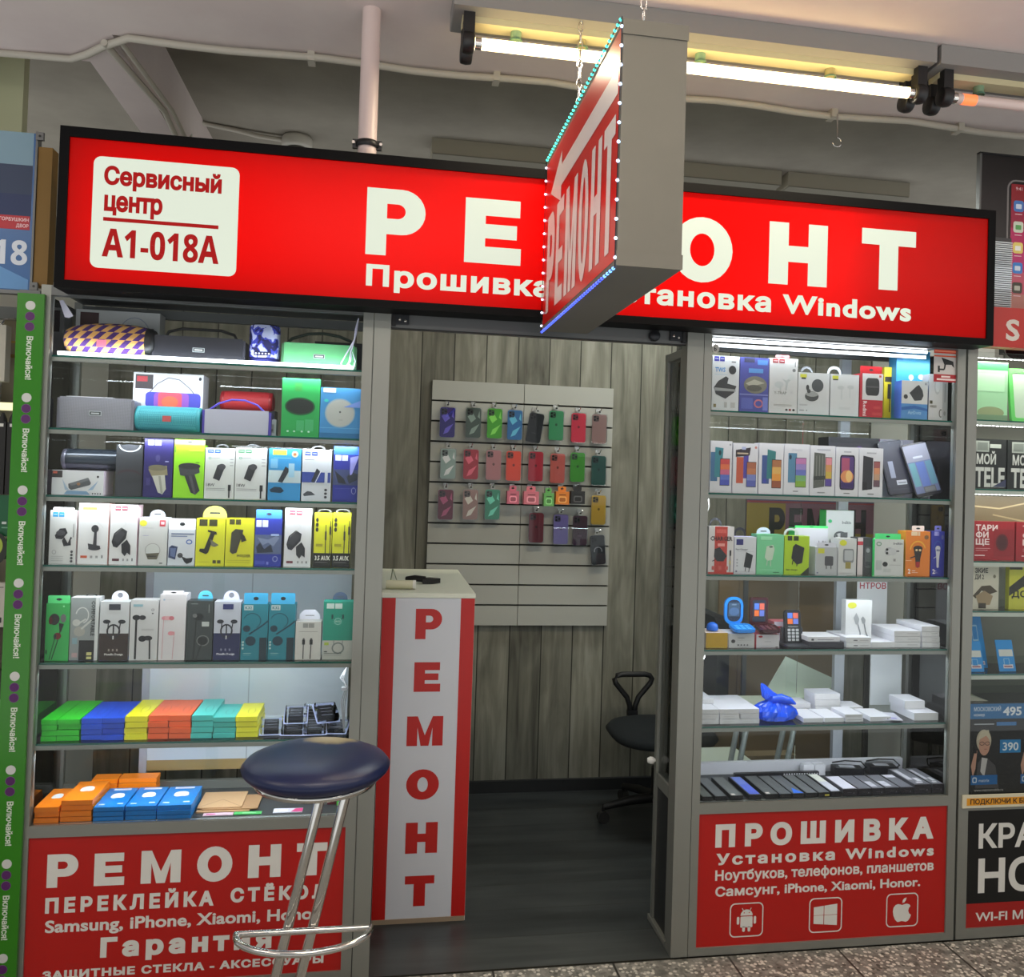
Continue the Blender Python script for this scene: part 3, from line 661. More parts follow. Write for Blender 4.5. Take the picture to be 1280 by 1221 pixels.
b = MB(); b.tube([(.10, .62, 1.184), (.13, .60, 1.19), (.17, .585, 1.188)], [.011, .013, .012], BLACK, 10); b.poly(Frame((.16, .60, 1.173), (1, 0, 0), (0, 1, 0)), [(0, -.03), (.04, -.03), (.07, 0), (.03, .03), (0, .02)], BLACK, .018, .018); tag(b.build('stapler', loc=(.14, .6, 1.172)), 'small black hand tool lying on the counter top', 'tool')
b = MB(); b.tube([(.04, .66, 1.175), (.045, .61, 1.225), (.065, .56, 1.176), (.03, .53, 1.185), (.09, .52, 1.178), (.11, .46, 1.176)], .002, M((150, 160, 140), .3, .6), 6); tag(b.build('wire', loc=(.05, .56, 1.172)), 'thin bent wire standing on the counter beside the paper roll', 'wire')

# ================================================================ slat wall with phone cases
SLAT = M((170, 172, 166), .5); SGAP = M((52, 52, 46), .6)
for x0, x1, lab in ((.222, .685, 'left half of the pale grey slat wall behind the doorway'), (.688, 1.152, 'right half of the pale grey slat wall behind the doorway')):
    b = MB(); b.box(x0, x1, 1.556, 1.569, .846, 2.065, SGAP)
    for k in range(12): b.box(x0, x1, 1.538, 1.556, .846 + .1016 * k + (.0045 if k else 0), .846 + .1016 * (k + 1) - .0045 * (k < 11), SLAT)
    tag(b.build('slat_panel'), lab, 'slat wall panel', 'slat wall panels')
def hook(x, z, lab):
    b = MB(); b.box(x - .011, x + .011, 1.532, 1.537, z - .008, z + .014, M((190, 192, 190), .25, .5)); b.tube([(x, 1.534, z), (x, 1.47, z), (x, 1.455, z + .012)], .0022, CHROME, 6)
    tag(b.build('display_hook'), lab, 'hook', 'hooks on the slat wall')
def phone_case(x, z, c, lab, tilt=0, clear=0, look=0):
    e = empty('phone_case', (x, 1.5, z), lab, 'phone case', 'phone cases on the slat wall')
    T = Matrix.Translation((x, 1.5, z)) @ Matrix.Rotation(math.radians(tilt), 4, 'Y') @ Matrix.Translation((-x, -1.5, -z))
    col = M(c, .28); fr = Frame((x, 1.498, z)); w, h = .037, .074
    b = MB(); b.T = T
    b.rrect(fr, -w, -h, w, h, .011, col, .004, .009); b.rrect(fr, -w + .005, h - .036, -w + .034, h - .006, .007, M([int(v * .55) for v in c], .3), .0055, .0015)
    for q in ((-w + .012, h - .013), (-w + .027, h - .021), (-w + .012, h - .028)): b.ell(fr, q[0], q[1], .005, .005, M((30, 32, 36), .2), .006, 10)
    if look == 0: b.ell(fr, 0, .004, .006, .007, M([int(v * .6) for v in c], .3), .0048, 10)
    if look == 1: # glossy printed curves
        c2 = M([min(255, int(v * 1.2) + 70) for v in c], .15); b.poly(fr, [(-.03, .03), (-.005, .05), (.012, .02), (-.012, .0)], c2, .0048); b.poly(fr, [(.03, -.005), (.004, -.05), (-.02, -.06), (-.01, -.03)], c2, .0048); b.poly(fr, [(.028, .06), (.032, .02), (.02, .03)], c2, .0048)
    if look == 2: b.ring(fr, 0, -.004, .022, .02, .005, M((150, 150, 150), .3, .6), .0062, -20, 200)
    if look == 3: b.text(fr, 'CASE', -.012, -.03, .006, M([min(255, v + 60) for v in c]), d=.0048)
    b.build('case', e)
    b = MB(); b.T = T; b.rrect(fr, -w - .004, -h - .004, w + .004, h + .004, .008, CLEAR, .008, .012); b.rrect(fr, -.010, h + .003, .010, h + .021, .004, M((170, 174, 174), .3), .002, .001); b.ell(fr, 0, h + .013, .006, .004, SGAP, .0026, 10); o = b.build('clear_pack', e); o['label'] = 'clear plastic pack with a hanging tab'
CASES = [(.299, 1.854, (52, 42, 140), 'deep violet phone case, first in the top row', 0, 1), (.428, 1.857, (84, 104, 96), 'grey green mirror phone case, second in the top row', 0, 1), (.534, 1.858, (84, 190, 40), 'bright green phone case in the top row', 0, 1), (.636, 1.854, (48, 130, 196), 'blue phone case in the top row', 0, 1), (.739, 1.844, (28, 34, 40), 'black phone case hanging tilted in the top row', 8, 3), (.847, 1.86, (72, 172, 120), 'mint green phone case in the top row, right of the tilted black one', 0, 0), (.963, 1.853, (226, 50, 84), 'hot pink phone case in the top row', 0, 0), (1.071, 1.851, (170, 138, 136), 'dusty pink phone case at the right end of the top row', 0, 4),
 (.309, 1.649, (168, 190, 184), 'pale grey green phone case, first in the second row', 0, 1), (.422, 1.65, (190, 50, 70), 'red and silver patterned phone case, second in the second row', 0, 1), (.535, 1.65, (200, 142, 146), 'soft pink phone case, third in the second row', 0, 0), (.636, 1.649, (240, 84, 52), 'orange red phone case in the second row', 0, 0), (.749, 1.65, (190, 42, 66), 'crimson phone case in the second row', 0, 0), (.861, 1.644, (208, 108, 98), 'salmon phone case in the second row', 0, 0), (.964, 1.653, (70, 166, 40), 'grass green phone case in the second row', 0, 0), (1.074, 1.64, (36, 92, 84), 'dark green phone case at the right end of the second row', 0, 0),
 (.303, 1.447, (124, 28, 66), 'maroon patterned phone case, first in the third row', 0, 1), (.426, 1.45, (186, 150, 140), 'beige pink phone case, second in the third row', 0, 1), (.536, 1.453, (66, 166, 132), 'sea green phone case, third in the third row', 0, 1), (1.08, 1.439, (214, 178, 60), 'yellow phone case at the right end of the third row', 0, 0),
 (.761, 1.343, (130, 26, 46), 'dark red phone case below the little pink cartons', 0, 0), (.887, 1.337, (138, 124, 190), 'lavender phone case below the little orange carton', 0, 0), (.987, 1.333, (76, 28, 54), 'plum phone case below the little black carton', 0, 3), (1.083, 1.237, (32, 36, 40), 'black phone case with a ring, lowest on the slat wall', -5, 2)]
for x, z, c, lab, tilt, look in CASES:
    phone_case(x, z, c, lab, tilt, 0, look); hook(x, z + .092, 'small metal hook holding the ' + (lab.split(',')[0].split(' in the ')[0].split(' at the ')[0].split(' below')[0] if not lab.startswith('black') else 'tilted black phone case in the top row' if 'tilted' in lab else 'lowest black phone case'))
for x, z, w, c, lab in ((.634, 1.494, .030, (206, 110, 130), 'narrow pink earphone case carton, first of the five little cartons'), (.726, 1.494, .038, (214, 120, 134), 'wide pink earphone case carton, second of the five little cartons'), (.815, 1.488, .026, (110, 180, 100), 'little green carton between the pink and orange ones'), (.884, 1.498, .034, (226, 132, 50), 'little orange carton hanging left of the black one'), (.963, 1.503, .036, (44, 44, 46), 'little black carton hanging right of the orange one')):
    e = empty('case_carton', (x, 1.48, z), lab, 'box', 'little cartons on the slat wall')
    b = MB(); b.box(x - w, x + w, 1.46, 1.50, z - .034, z + .03, M(c, .45)); fr = Frame((x, 1.46, z))
    b.rrect(fr, -w * .62, -.026, w * .62, .006, .008, M([min(255, v + 50) for v in c]), .0004); b.rrect(fr, -w * .45, -.02, w * .45, 0, .006, M([int(v * .8) for v in c]), .0008); b.rect(fr, -w * .5, .012, w * .5, .016, M([int(v * .5) for v in c]), .0004); b.build('carton', e)
    b = MB(); b.rrect(Frame((x, 1.478, z)), -w * .6, .03, w * .6, .056, .006, M(c, .45), 0, .001); b.ell(Frame((x, 1.478, z)), 0, .044, .008, .004, SGAP, .0004, 10); b.build('hang_tab', e)
    hook(x, z + .05, 'small metal hook holding the ' + lab.split(',')[0].split(' between')[0].split(' hanging')[0])

# ================================================================ the office chair
def chair():
    cx, cy = 1.32, 1.15; BL = M((22, 23, 24), .5); FAB = M((24, 30, 32), .9)
    e = empty('office_chair', (cx, cy, .004), 'black office chair on castors, half hidden behind the right door jamb', 'chair')
    b = MB(); k = 10; n = 40; rings = []
    for r, h in ((.0, .455), (.12, .456), (.19, .452), (.225, .44), (.24, .42), (.225, .40), (.15, .39), (0, .388)):
        rings.append([Vector((cx + math.copysign(abs(math.cos(2 * math.pi * j / n)) ** .75, math.cos(2 * math.pi * j / n)) * r * 1.05, cy - .03 + math.copysign(abs(math.sin(2 * math.pi * j / n)) ** .75, math.sin(2 * math.pi * j / n)) * r, h)) for j in range(n)])
    pts = [p for g in rings for p in g]; fs = [(i * n + j, i * n + (j + 1) % n, (i + 1) * n + (j + 1) % n, (i + 1) * n + j) for i in range(len(rings) - 1) for j in range(n)]
    b.add(pts, fs, FAB, True); b.build('seat', e)
    for s in (1,):
        b = MB()
        px = lambda t, z: (cx - .06 + t, cy + .25 * s, z)
        loop = [(-.085, .622), (-.06, .628), (.06, .628), (.085, .622), (.097, .605), (.09, .585), (.03, .515), (.014, .47), (.012, .41), (-.012, .41), (-.014, .47), (-.03, .515), (-.09, .585), (-.097, .605)]
        b.tube([px(t, z) for t, z in loop], .0135, BL, 10, True); b.box(cx - .085, cx - .035, cy + .25 * s - .015, cy + .25 * s + .015, .385, .45, BL); b.box(cx - .085, cx - .035, cy, cy + .25, .378, .392, BL); b.build('armrest', e, 0)
    b = MB(); b.box(cx + .2, cx + .26, cy - .03, cy + .03, .38, .72, BL); b.build('back_support', e, .004)
    b = MB(); b.rrect(Frame((cx + .225, cy, .78), (0, -1, 0)), -.2, -.2, .2, .2, .06, FAB, .03, .06); b.build('backrest', e, .01)
    b = MB(); b.tube([(cx, cy, .09), (cx, cy, .25)], .032, BL, 14); b.tube([(cx, cy, .25), (cx, cy, .39)], .018, CHROME, 12); b.box(cx - .1, cx + .1, cy - .08, cy + .08, .372, .39, BL); b.build('gas_lift', e)
    for k in range(5):
        a = math.radians(183 + 72 * k); dx, dy = math.cos(a), math.sin(a)
        b = MB(); b.tube([(cx, cy, .11), (cx + .14 * dx, cy + .14 * dy, .10), (cx + .265 * dx, cy + .265 * dy, .075)], [.026, .022, .015], BL, 8); l = b.build('base_arm', e)
        wx, wy = cx + .265 * dx, cy + .265 * dy
        b = MB(); b.tube([(wx - .016 * dy, wy + .016 * dx, .031), (wx + .016 * dy, wy - .016 * dx, .031)], .027, M((40, 40, 40), .5), 16); b.tube([(wx, wy, .045), (wx, wy, .075)], .007, BL, 8); b.build('castor', l)
chair()

# ================================================================ cartons on the shelves
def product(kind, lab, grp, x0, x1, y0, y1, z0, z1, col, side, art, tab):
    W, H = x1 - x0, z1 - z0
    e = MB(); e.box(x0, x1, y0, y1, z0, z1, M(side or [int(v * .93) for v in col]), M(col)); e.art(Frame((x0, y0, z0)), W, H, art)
    if tab is None:
        o = e.build(kind, loc=((x0 + x1) / 2, (y0 + y1) / 2, z0)); return tag(o, lab, 'box', grp)
    r = empty(kind, ((x0 + x1) / 2, (y0 + y1) / 2, z0), lab, 'box', grp)
    e.build('carton', r)
    k, c, zt, fa, fb = tab; b = MB(); y = y0 + .001 if k == 'flat' else y1 - .004; fr = Frame((x0, y, z1)); a, q = fa * W, fb * W; h = zt - z1; m_ = M(c, .3)
    if k == 'flat': b.rrect(fr, a, 0, q, h, min(.004, h * .4), m_, 0, .0008); b.ell(fr, (a + q) / 2, h * .5, min(.008, (q - a) * .2), h * .16, M((40, 44, 48)), .0003, 12)
    elif k == 'hex': b.poly(fr, [(a, 0), (q, 0), (q, h * .5), (q - h * .5, h), (a + h * .5, h), (a, h * .5)], m_, 0, .0008); b.line(fr, [(a + h * .6, h * .4), (q - h * .6, h * .4)], h * .1, M((150, 150, 156)), .0003)
    elif k in ('round', 'ring'):
        n = 16; cx = (a + q) / 2; b.poly(fr, [(cx + (q - a) / 2 * math.cos(math.pi * i / n), h * math.sin(math.pi * i / n) ** .8) for i in range(n + 1)], m_, 0, .0008)
        if k == 'ring': b.ell(fr, cx, h * .5, h * .28, h * .28, M((120, 122, 130)), .0003, 14)
        else: b.rrect(fr, cx - (q - a) * .22, h * .3, cx + (q - a) * .22, h * .46, h * .07, M((70, 74, 80)), .0003)
    elif k == 'hook':
        n = 12; cx = (a + q) / 2; R = (q - a) / 2
        p = [(cx + R * math.cos(math.pi * i / n), h * math.sin(math.pi * i / n) ** .7) for i in range(n + 1)]; s = [(cx + R * .72 * math.cos(math.pi * i / n), h * .7 * math.sin(math.pi * i / n) ** .7) for i in range(n + 1)]
        for i in range(n): b.poly(fr, [p[i], p[i + 1], s[i + 1], s[i]], m_, 0, .0012)
    b.build('hang_tab', r)
    return r
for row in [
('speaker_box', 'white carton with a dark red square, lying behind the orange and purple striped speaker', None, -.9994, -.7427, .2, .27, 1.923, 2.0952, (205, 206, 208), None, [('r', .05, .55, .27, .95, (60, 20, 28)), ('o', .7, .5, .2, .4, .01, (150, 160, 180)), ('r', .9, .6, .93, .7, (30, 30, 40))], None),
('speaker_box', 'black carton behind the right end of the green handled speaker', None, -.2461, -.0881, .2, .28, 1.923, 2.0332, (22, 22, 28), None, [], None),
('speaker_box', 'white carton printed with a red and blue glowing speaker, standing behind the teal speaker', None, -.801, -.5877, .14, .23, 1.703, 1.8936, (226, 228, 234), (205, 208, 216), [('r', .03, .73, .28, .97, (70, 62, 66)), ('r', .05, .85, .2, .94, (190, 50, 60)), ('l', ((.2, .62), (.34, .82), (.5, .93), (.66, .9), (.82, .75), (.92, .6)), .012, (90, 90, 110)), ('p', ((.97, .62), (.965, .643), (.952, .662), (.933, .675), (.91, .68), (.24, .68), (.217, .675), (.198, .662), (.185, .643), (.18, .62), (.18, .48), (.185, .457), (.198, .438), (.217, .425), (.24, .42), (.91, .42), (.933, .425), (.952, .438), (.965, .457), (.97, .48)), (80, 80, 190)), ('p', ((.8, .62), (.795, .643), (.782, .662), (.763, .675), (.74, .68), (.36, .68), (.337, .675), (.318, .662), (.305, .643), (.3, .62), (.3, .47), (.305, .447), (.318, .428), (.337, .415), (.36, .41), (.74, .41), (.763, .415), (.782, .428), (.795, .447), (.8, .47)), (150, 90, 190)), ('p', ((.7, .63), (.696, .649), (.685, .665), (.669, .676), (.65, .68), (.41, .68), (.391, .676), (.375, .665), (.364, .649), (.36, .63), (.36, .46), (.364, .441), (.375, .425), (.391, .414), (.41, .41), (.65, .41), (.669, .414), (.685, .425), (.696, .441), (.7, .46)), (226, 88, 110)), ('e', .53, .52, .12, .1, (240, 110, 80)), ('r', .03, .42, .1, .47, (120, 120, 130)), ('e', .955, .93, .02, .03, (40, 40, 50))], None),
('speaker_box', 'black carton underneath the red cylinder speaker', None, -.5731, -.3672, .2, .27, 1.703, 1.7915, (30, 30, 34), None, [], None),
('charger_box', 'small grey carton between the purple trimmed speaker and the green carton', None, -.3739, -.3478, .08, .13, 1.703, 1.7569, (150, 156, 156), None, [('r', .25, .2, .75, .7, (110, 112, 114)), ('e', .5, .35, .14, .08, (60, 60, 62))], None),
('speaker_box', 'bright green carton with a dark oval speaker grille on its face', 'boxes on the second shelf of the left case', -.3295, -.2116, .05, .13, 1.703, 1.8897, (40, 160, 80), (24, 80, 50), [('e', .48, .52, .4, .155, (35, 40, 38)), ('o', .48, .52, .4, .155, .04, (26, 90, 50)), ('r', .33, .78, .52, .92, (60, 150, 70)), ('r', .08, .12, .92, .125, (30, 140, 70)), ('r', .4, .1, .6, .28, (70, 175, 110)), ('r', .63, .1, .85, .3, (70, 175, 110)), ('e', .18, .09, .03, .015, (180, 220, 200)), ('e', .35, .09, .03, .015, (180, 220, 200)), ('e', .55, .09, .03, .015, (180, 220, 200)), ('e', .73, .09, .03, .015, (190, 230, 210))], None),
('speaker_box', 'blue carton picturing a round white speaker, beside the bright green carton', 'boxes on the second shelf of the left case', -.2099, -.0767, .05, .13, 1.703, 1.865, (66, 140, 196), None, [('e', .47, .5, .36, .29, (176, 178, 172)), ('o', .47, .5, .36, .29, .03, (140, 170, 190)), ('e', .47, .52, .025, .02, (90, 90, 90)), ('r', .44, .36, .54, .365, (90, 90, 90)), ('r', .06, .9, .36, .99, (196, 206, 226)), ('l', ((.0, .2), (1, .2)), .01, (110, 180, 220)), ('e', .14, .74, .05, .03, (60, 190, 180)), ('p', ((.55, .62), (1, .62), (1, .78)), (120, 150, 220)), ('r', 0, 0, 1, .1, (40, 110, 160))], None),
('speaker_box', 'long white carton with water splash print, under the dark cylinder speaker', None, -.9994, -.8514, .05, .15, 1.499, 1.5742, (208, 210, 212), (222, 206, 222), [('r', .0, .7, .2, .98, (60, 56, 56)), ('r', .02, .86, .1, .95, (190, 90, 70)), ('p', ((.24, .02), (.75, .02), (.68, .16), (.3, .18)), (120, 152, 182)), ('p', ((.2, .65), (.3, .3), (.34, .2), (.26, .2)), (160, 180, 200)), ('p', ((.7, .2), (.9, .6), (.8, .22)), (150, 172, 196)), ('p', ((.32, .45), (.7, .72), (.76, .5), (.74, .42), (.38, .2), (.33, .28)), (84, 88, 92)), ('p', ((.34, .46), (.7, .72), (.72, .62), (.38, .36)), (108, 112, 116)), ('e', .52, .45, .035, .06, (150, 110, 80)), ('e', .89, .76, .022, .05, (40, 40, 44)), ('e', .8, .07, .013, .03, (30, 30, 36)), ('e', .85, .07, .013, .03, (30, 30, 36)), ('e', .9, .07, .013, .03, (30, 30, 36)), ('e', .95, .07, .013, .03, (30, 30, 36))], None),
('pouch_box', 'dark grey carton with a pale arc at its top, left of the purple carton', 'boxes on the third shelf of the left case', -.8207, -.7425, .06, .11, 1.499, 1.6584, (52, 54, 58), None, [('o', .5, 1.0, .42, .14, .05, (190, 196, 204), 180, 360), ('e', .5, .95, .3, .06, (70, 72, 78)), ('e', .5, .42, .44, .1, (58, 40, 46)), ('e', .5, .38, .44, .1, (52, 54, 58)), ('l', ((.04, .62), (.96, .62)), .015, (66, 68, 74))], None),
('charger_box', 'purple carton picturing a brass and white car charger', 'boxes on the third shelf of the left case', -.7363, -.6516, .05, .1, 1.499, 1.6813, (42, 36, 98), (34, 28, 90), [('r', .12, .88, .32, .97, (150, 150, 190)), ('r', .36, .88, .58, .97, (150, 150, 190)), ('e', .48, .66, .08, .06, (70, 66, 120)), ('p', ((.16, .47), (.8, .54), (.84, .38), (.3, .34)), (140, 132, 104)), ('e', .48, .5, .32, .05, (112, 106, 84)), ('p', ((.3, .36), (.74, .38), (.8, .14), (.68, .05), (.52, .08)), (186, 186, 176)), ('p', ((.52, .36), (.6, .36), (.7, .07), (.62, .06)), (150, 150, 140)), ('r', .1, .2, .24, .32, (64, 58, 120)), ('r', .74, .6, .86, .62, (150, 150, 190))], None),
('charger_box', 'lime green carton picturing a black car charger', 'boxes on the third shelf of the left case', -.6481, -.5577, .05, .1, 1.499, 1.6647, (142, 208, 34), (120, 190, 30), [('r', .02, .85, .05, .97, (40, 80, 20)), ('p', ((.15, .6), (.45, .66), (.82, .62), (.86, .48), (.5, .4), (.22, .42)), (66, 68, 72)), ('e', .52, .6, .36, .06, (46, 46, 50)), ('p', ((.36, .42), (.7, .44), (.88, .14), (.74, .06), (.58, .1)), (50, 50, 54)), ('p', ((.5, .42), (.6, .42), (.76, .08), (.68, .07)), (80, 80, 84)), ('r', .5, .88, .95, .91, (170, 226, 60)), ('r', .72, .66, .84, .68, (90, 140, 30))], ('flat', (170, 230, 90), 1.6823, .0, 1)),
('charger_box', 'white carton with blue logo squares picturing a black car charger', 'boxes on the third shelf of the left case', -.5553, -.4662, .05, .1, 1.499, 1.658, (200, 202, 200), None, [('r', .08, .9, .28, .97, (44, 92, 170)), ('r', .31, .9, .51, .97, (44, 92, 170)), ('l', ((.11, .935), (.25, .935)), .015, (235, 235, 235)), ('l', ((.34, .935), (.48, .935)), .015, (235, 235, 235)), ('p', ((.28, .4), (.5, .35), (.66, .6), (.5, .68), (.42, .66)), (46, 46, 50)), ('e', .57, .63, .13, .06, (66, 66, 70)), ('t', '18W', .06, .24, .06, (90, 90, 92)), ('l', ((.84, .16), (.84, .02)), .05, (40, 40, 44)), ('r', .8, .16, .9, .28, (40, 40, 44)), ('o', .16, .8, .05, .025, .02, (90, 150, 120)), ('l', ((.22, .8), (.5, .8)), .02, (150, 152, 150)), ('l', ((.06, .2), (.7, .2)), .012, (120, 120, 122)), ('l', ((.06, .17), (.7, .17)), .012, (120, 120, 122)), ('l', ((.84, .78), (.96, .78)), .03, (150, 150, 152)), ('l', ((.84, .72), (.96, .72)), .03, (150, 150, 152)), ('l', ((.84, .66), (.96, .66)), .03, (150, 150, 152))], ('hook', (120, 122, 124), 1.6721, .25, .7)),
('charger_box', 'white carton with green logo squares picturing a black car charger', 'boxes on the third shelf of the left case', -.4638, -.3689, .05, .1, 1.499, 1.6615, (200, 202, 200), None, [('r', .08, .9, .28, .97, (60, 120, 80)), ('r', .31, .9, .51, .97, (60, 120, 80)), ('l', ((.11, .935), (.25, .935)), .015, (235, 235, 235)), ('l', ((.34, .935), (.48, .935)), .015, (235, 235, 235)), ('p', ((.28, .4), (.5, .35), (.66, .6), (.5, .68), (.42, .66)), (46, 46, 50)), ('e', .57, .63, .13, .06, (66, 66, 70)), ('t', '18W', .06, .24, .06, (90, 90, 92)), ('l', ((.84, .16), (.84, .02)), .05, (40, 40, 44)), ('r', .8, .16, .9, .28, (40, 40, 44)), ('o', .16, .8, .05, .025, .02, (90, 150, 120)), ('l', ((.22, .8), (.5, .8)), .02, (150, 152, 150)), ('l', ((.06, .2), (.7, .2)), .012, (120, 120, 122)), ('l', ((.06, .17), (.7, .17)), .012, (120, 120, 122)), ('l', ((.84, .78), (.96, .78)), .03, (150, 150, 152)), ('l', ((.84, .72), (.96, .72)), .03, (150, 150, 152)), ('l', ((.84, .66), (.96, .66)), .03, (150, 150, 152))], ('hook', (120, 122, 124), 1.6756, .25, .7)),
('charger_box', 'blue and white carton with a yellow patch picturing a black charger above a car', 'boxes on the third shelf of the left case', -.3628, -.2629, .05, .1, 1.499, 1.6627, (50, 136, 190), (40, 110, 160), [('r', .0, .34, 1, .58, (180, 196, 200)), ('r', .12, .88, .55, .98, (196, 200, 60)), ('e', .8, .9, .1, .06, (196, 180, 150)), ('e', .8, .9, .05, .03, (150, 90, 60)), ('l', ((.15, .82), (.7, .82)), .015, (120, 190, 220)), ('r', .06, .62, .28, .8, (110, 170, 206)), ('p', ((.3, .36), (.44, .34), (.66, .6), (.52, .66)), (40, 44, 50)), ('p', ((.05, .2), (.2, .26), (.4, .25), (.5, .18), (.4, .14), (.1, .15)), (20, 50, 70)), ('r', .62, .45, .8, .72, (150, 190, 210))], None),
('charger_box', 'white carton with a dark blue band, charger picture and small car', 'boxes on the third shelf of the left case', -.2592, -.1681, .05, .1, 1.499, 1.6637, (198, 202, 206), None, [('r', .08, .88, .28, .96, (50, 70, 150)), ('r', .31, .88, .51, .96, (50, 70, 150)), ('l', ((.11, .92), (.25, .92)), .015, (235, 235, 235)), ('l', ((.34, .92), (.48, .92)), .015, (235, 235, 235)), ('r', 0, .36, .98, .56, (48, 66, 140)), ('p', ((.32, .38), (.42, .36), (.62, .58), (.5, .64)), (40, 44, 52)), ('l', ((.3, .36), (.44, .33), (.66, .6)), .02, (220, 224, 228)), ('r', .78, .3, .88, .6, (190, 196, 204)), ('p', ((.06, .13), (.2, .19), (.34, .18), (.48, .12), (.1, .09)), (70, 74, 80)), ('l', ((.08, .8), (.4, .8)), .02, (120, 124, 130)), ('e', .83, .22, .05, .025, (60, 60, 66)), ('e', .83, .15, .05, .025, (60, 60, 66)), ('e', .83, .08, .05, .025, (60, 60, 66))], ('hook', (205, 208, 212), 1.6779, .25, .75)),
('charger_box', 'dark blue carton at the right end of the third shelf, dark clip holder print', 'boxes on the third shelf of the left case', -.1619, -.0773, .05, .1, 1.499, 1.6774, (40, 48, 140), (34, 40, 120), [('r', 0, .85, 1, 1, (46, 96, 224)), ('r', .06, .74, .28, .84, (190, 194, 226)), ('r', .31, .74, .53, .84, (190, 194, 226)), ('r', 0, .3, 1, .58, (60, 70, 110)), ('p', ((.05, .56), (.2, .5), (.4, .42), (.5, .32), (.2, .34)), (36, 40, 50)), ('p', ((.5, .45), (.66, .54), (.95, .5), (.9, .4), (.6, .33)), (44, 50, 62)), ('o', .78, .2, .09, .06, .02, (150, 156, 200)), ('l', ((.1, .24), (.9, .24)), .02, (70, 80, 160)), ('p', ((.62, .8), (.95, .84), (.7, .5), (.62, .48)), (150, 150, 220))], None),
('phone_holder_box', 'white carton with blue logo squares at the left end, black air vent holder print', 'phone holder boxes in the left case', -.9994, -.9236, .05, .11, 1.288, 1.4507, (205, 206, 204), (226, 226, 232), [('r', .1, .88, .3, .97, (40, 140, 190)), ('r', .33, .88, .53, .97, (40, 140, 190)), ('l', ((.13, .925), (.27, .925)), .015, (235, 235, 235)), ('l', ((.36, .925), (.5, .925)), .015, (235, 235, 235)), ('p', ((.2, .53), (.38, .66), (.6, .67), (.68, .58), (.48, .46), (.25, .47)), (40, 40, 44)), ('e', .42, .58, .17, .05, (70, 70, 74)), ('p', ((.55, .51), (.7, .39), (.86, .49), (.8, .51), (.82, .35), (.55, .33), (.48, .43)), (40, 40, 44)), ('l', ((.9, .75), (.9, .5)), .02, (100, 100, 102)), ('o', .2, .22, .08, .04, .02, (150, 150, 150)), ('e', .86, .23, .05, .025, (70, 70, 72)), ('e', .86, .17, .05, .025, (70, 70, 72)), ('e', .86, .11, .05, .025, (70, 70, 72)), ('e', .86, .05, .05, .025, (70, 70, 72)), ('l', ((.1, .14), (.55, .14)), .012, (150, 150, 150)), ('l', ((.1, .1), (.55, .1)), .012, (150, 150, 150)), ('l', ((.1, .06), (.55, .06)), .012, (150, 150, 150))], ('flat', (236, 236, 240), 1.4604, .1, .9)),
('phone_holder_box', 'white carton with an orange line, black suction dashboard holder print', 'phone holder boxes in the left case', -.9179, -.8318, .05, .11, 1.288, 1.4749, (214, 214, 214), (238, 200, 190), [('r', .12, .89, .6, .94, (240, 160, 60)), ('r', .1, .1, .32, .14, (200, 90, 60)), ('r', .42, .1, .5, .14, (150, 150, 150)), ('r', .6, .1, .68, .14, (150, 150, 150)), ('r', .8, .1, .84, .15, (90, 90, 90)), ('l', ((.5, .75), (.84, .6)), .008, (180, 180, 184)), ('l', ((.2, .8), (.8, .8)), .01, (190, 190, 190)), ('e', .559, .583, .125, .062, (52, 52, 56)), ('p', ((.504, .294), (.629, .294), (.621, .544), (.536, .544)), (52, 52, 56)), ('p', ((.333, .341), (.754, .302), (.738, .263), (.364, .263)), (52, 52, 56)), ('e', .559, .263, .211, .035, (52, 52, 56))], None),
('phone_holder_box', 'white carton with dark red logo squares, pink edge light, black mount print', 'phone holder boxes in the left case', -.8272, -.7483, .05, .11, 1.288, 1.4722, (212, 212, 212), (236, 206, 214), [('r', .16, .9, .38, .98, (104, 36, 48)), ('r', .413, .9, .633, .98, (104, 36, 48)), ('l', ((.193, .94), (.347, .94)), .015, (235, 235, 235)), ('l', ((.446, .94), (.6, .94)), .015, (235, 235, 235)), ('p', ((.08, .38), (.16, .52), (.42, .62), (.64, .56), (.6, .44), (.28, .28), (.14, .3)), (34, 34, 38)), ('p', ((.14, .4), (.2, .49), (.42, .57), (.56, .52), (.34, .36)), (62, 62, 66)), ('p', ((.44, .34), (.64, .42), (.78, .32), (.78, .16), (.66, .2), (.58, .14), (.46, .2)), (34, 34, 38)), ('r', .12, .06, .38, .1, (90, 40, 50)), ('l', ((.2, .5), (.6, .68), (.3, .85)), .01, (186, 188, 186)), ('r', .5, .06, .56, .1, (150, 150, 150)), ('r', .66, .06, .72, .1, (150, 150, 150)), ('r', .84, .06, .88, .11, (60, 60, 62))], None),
('phone_holder_box', 'short white carton with a yellow tag and red square, ring holder print', 'phone holder boxes in the left case', -.7424, -.6591, .05, .1, 1.288, 1.4346, (196, 196, 194), (222, 222, 228), [('e', .14, .88, .13, .065, (216, 210, 60)), ('r', .72, .82, .92, .95, (206, 70, 84)), ('r', .76, .86, .88, .92, (236, 200, 204)), ('o', .5, .31, .27, .15, .02, (150, 150, 146)), ('e', .5, .31, .24, .13, (196, 198, 194)), ('p', ((.26, .24), (.74, .26), (.66, .12), (.34, .12)), (96, 92, 76)), ('r', .32, .17, .64, .2, (60, 58, 52)), ('l', ((.1, .78), (.5, .78)), .01, (140, 140, 144)), ('r', .75, .03, .86, .05, (60, 60, 60)), ('l', ((.14, .62), (.34, .62)), .02, (150, 150, 180))], ('round', (200, 206, 226), 1.4576, .22, .78)),
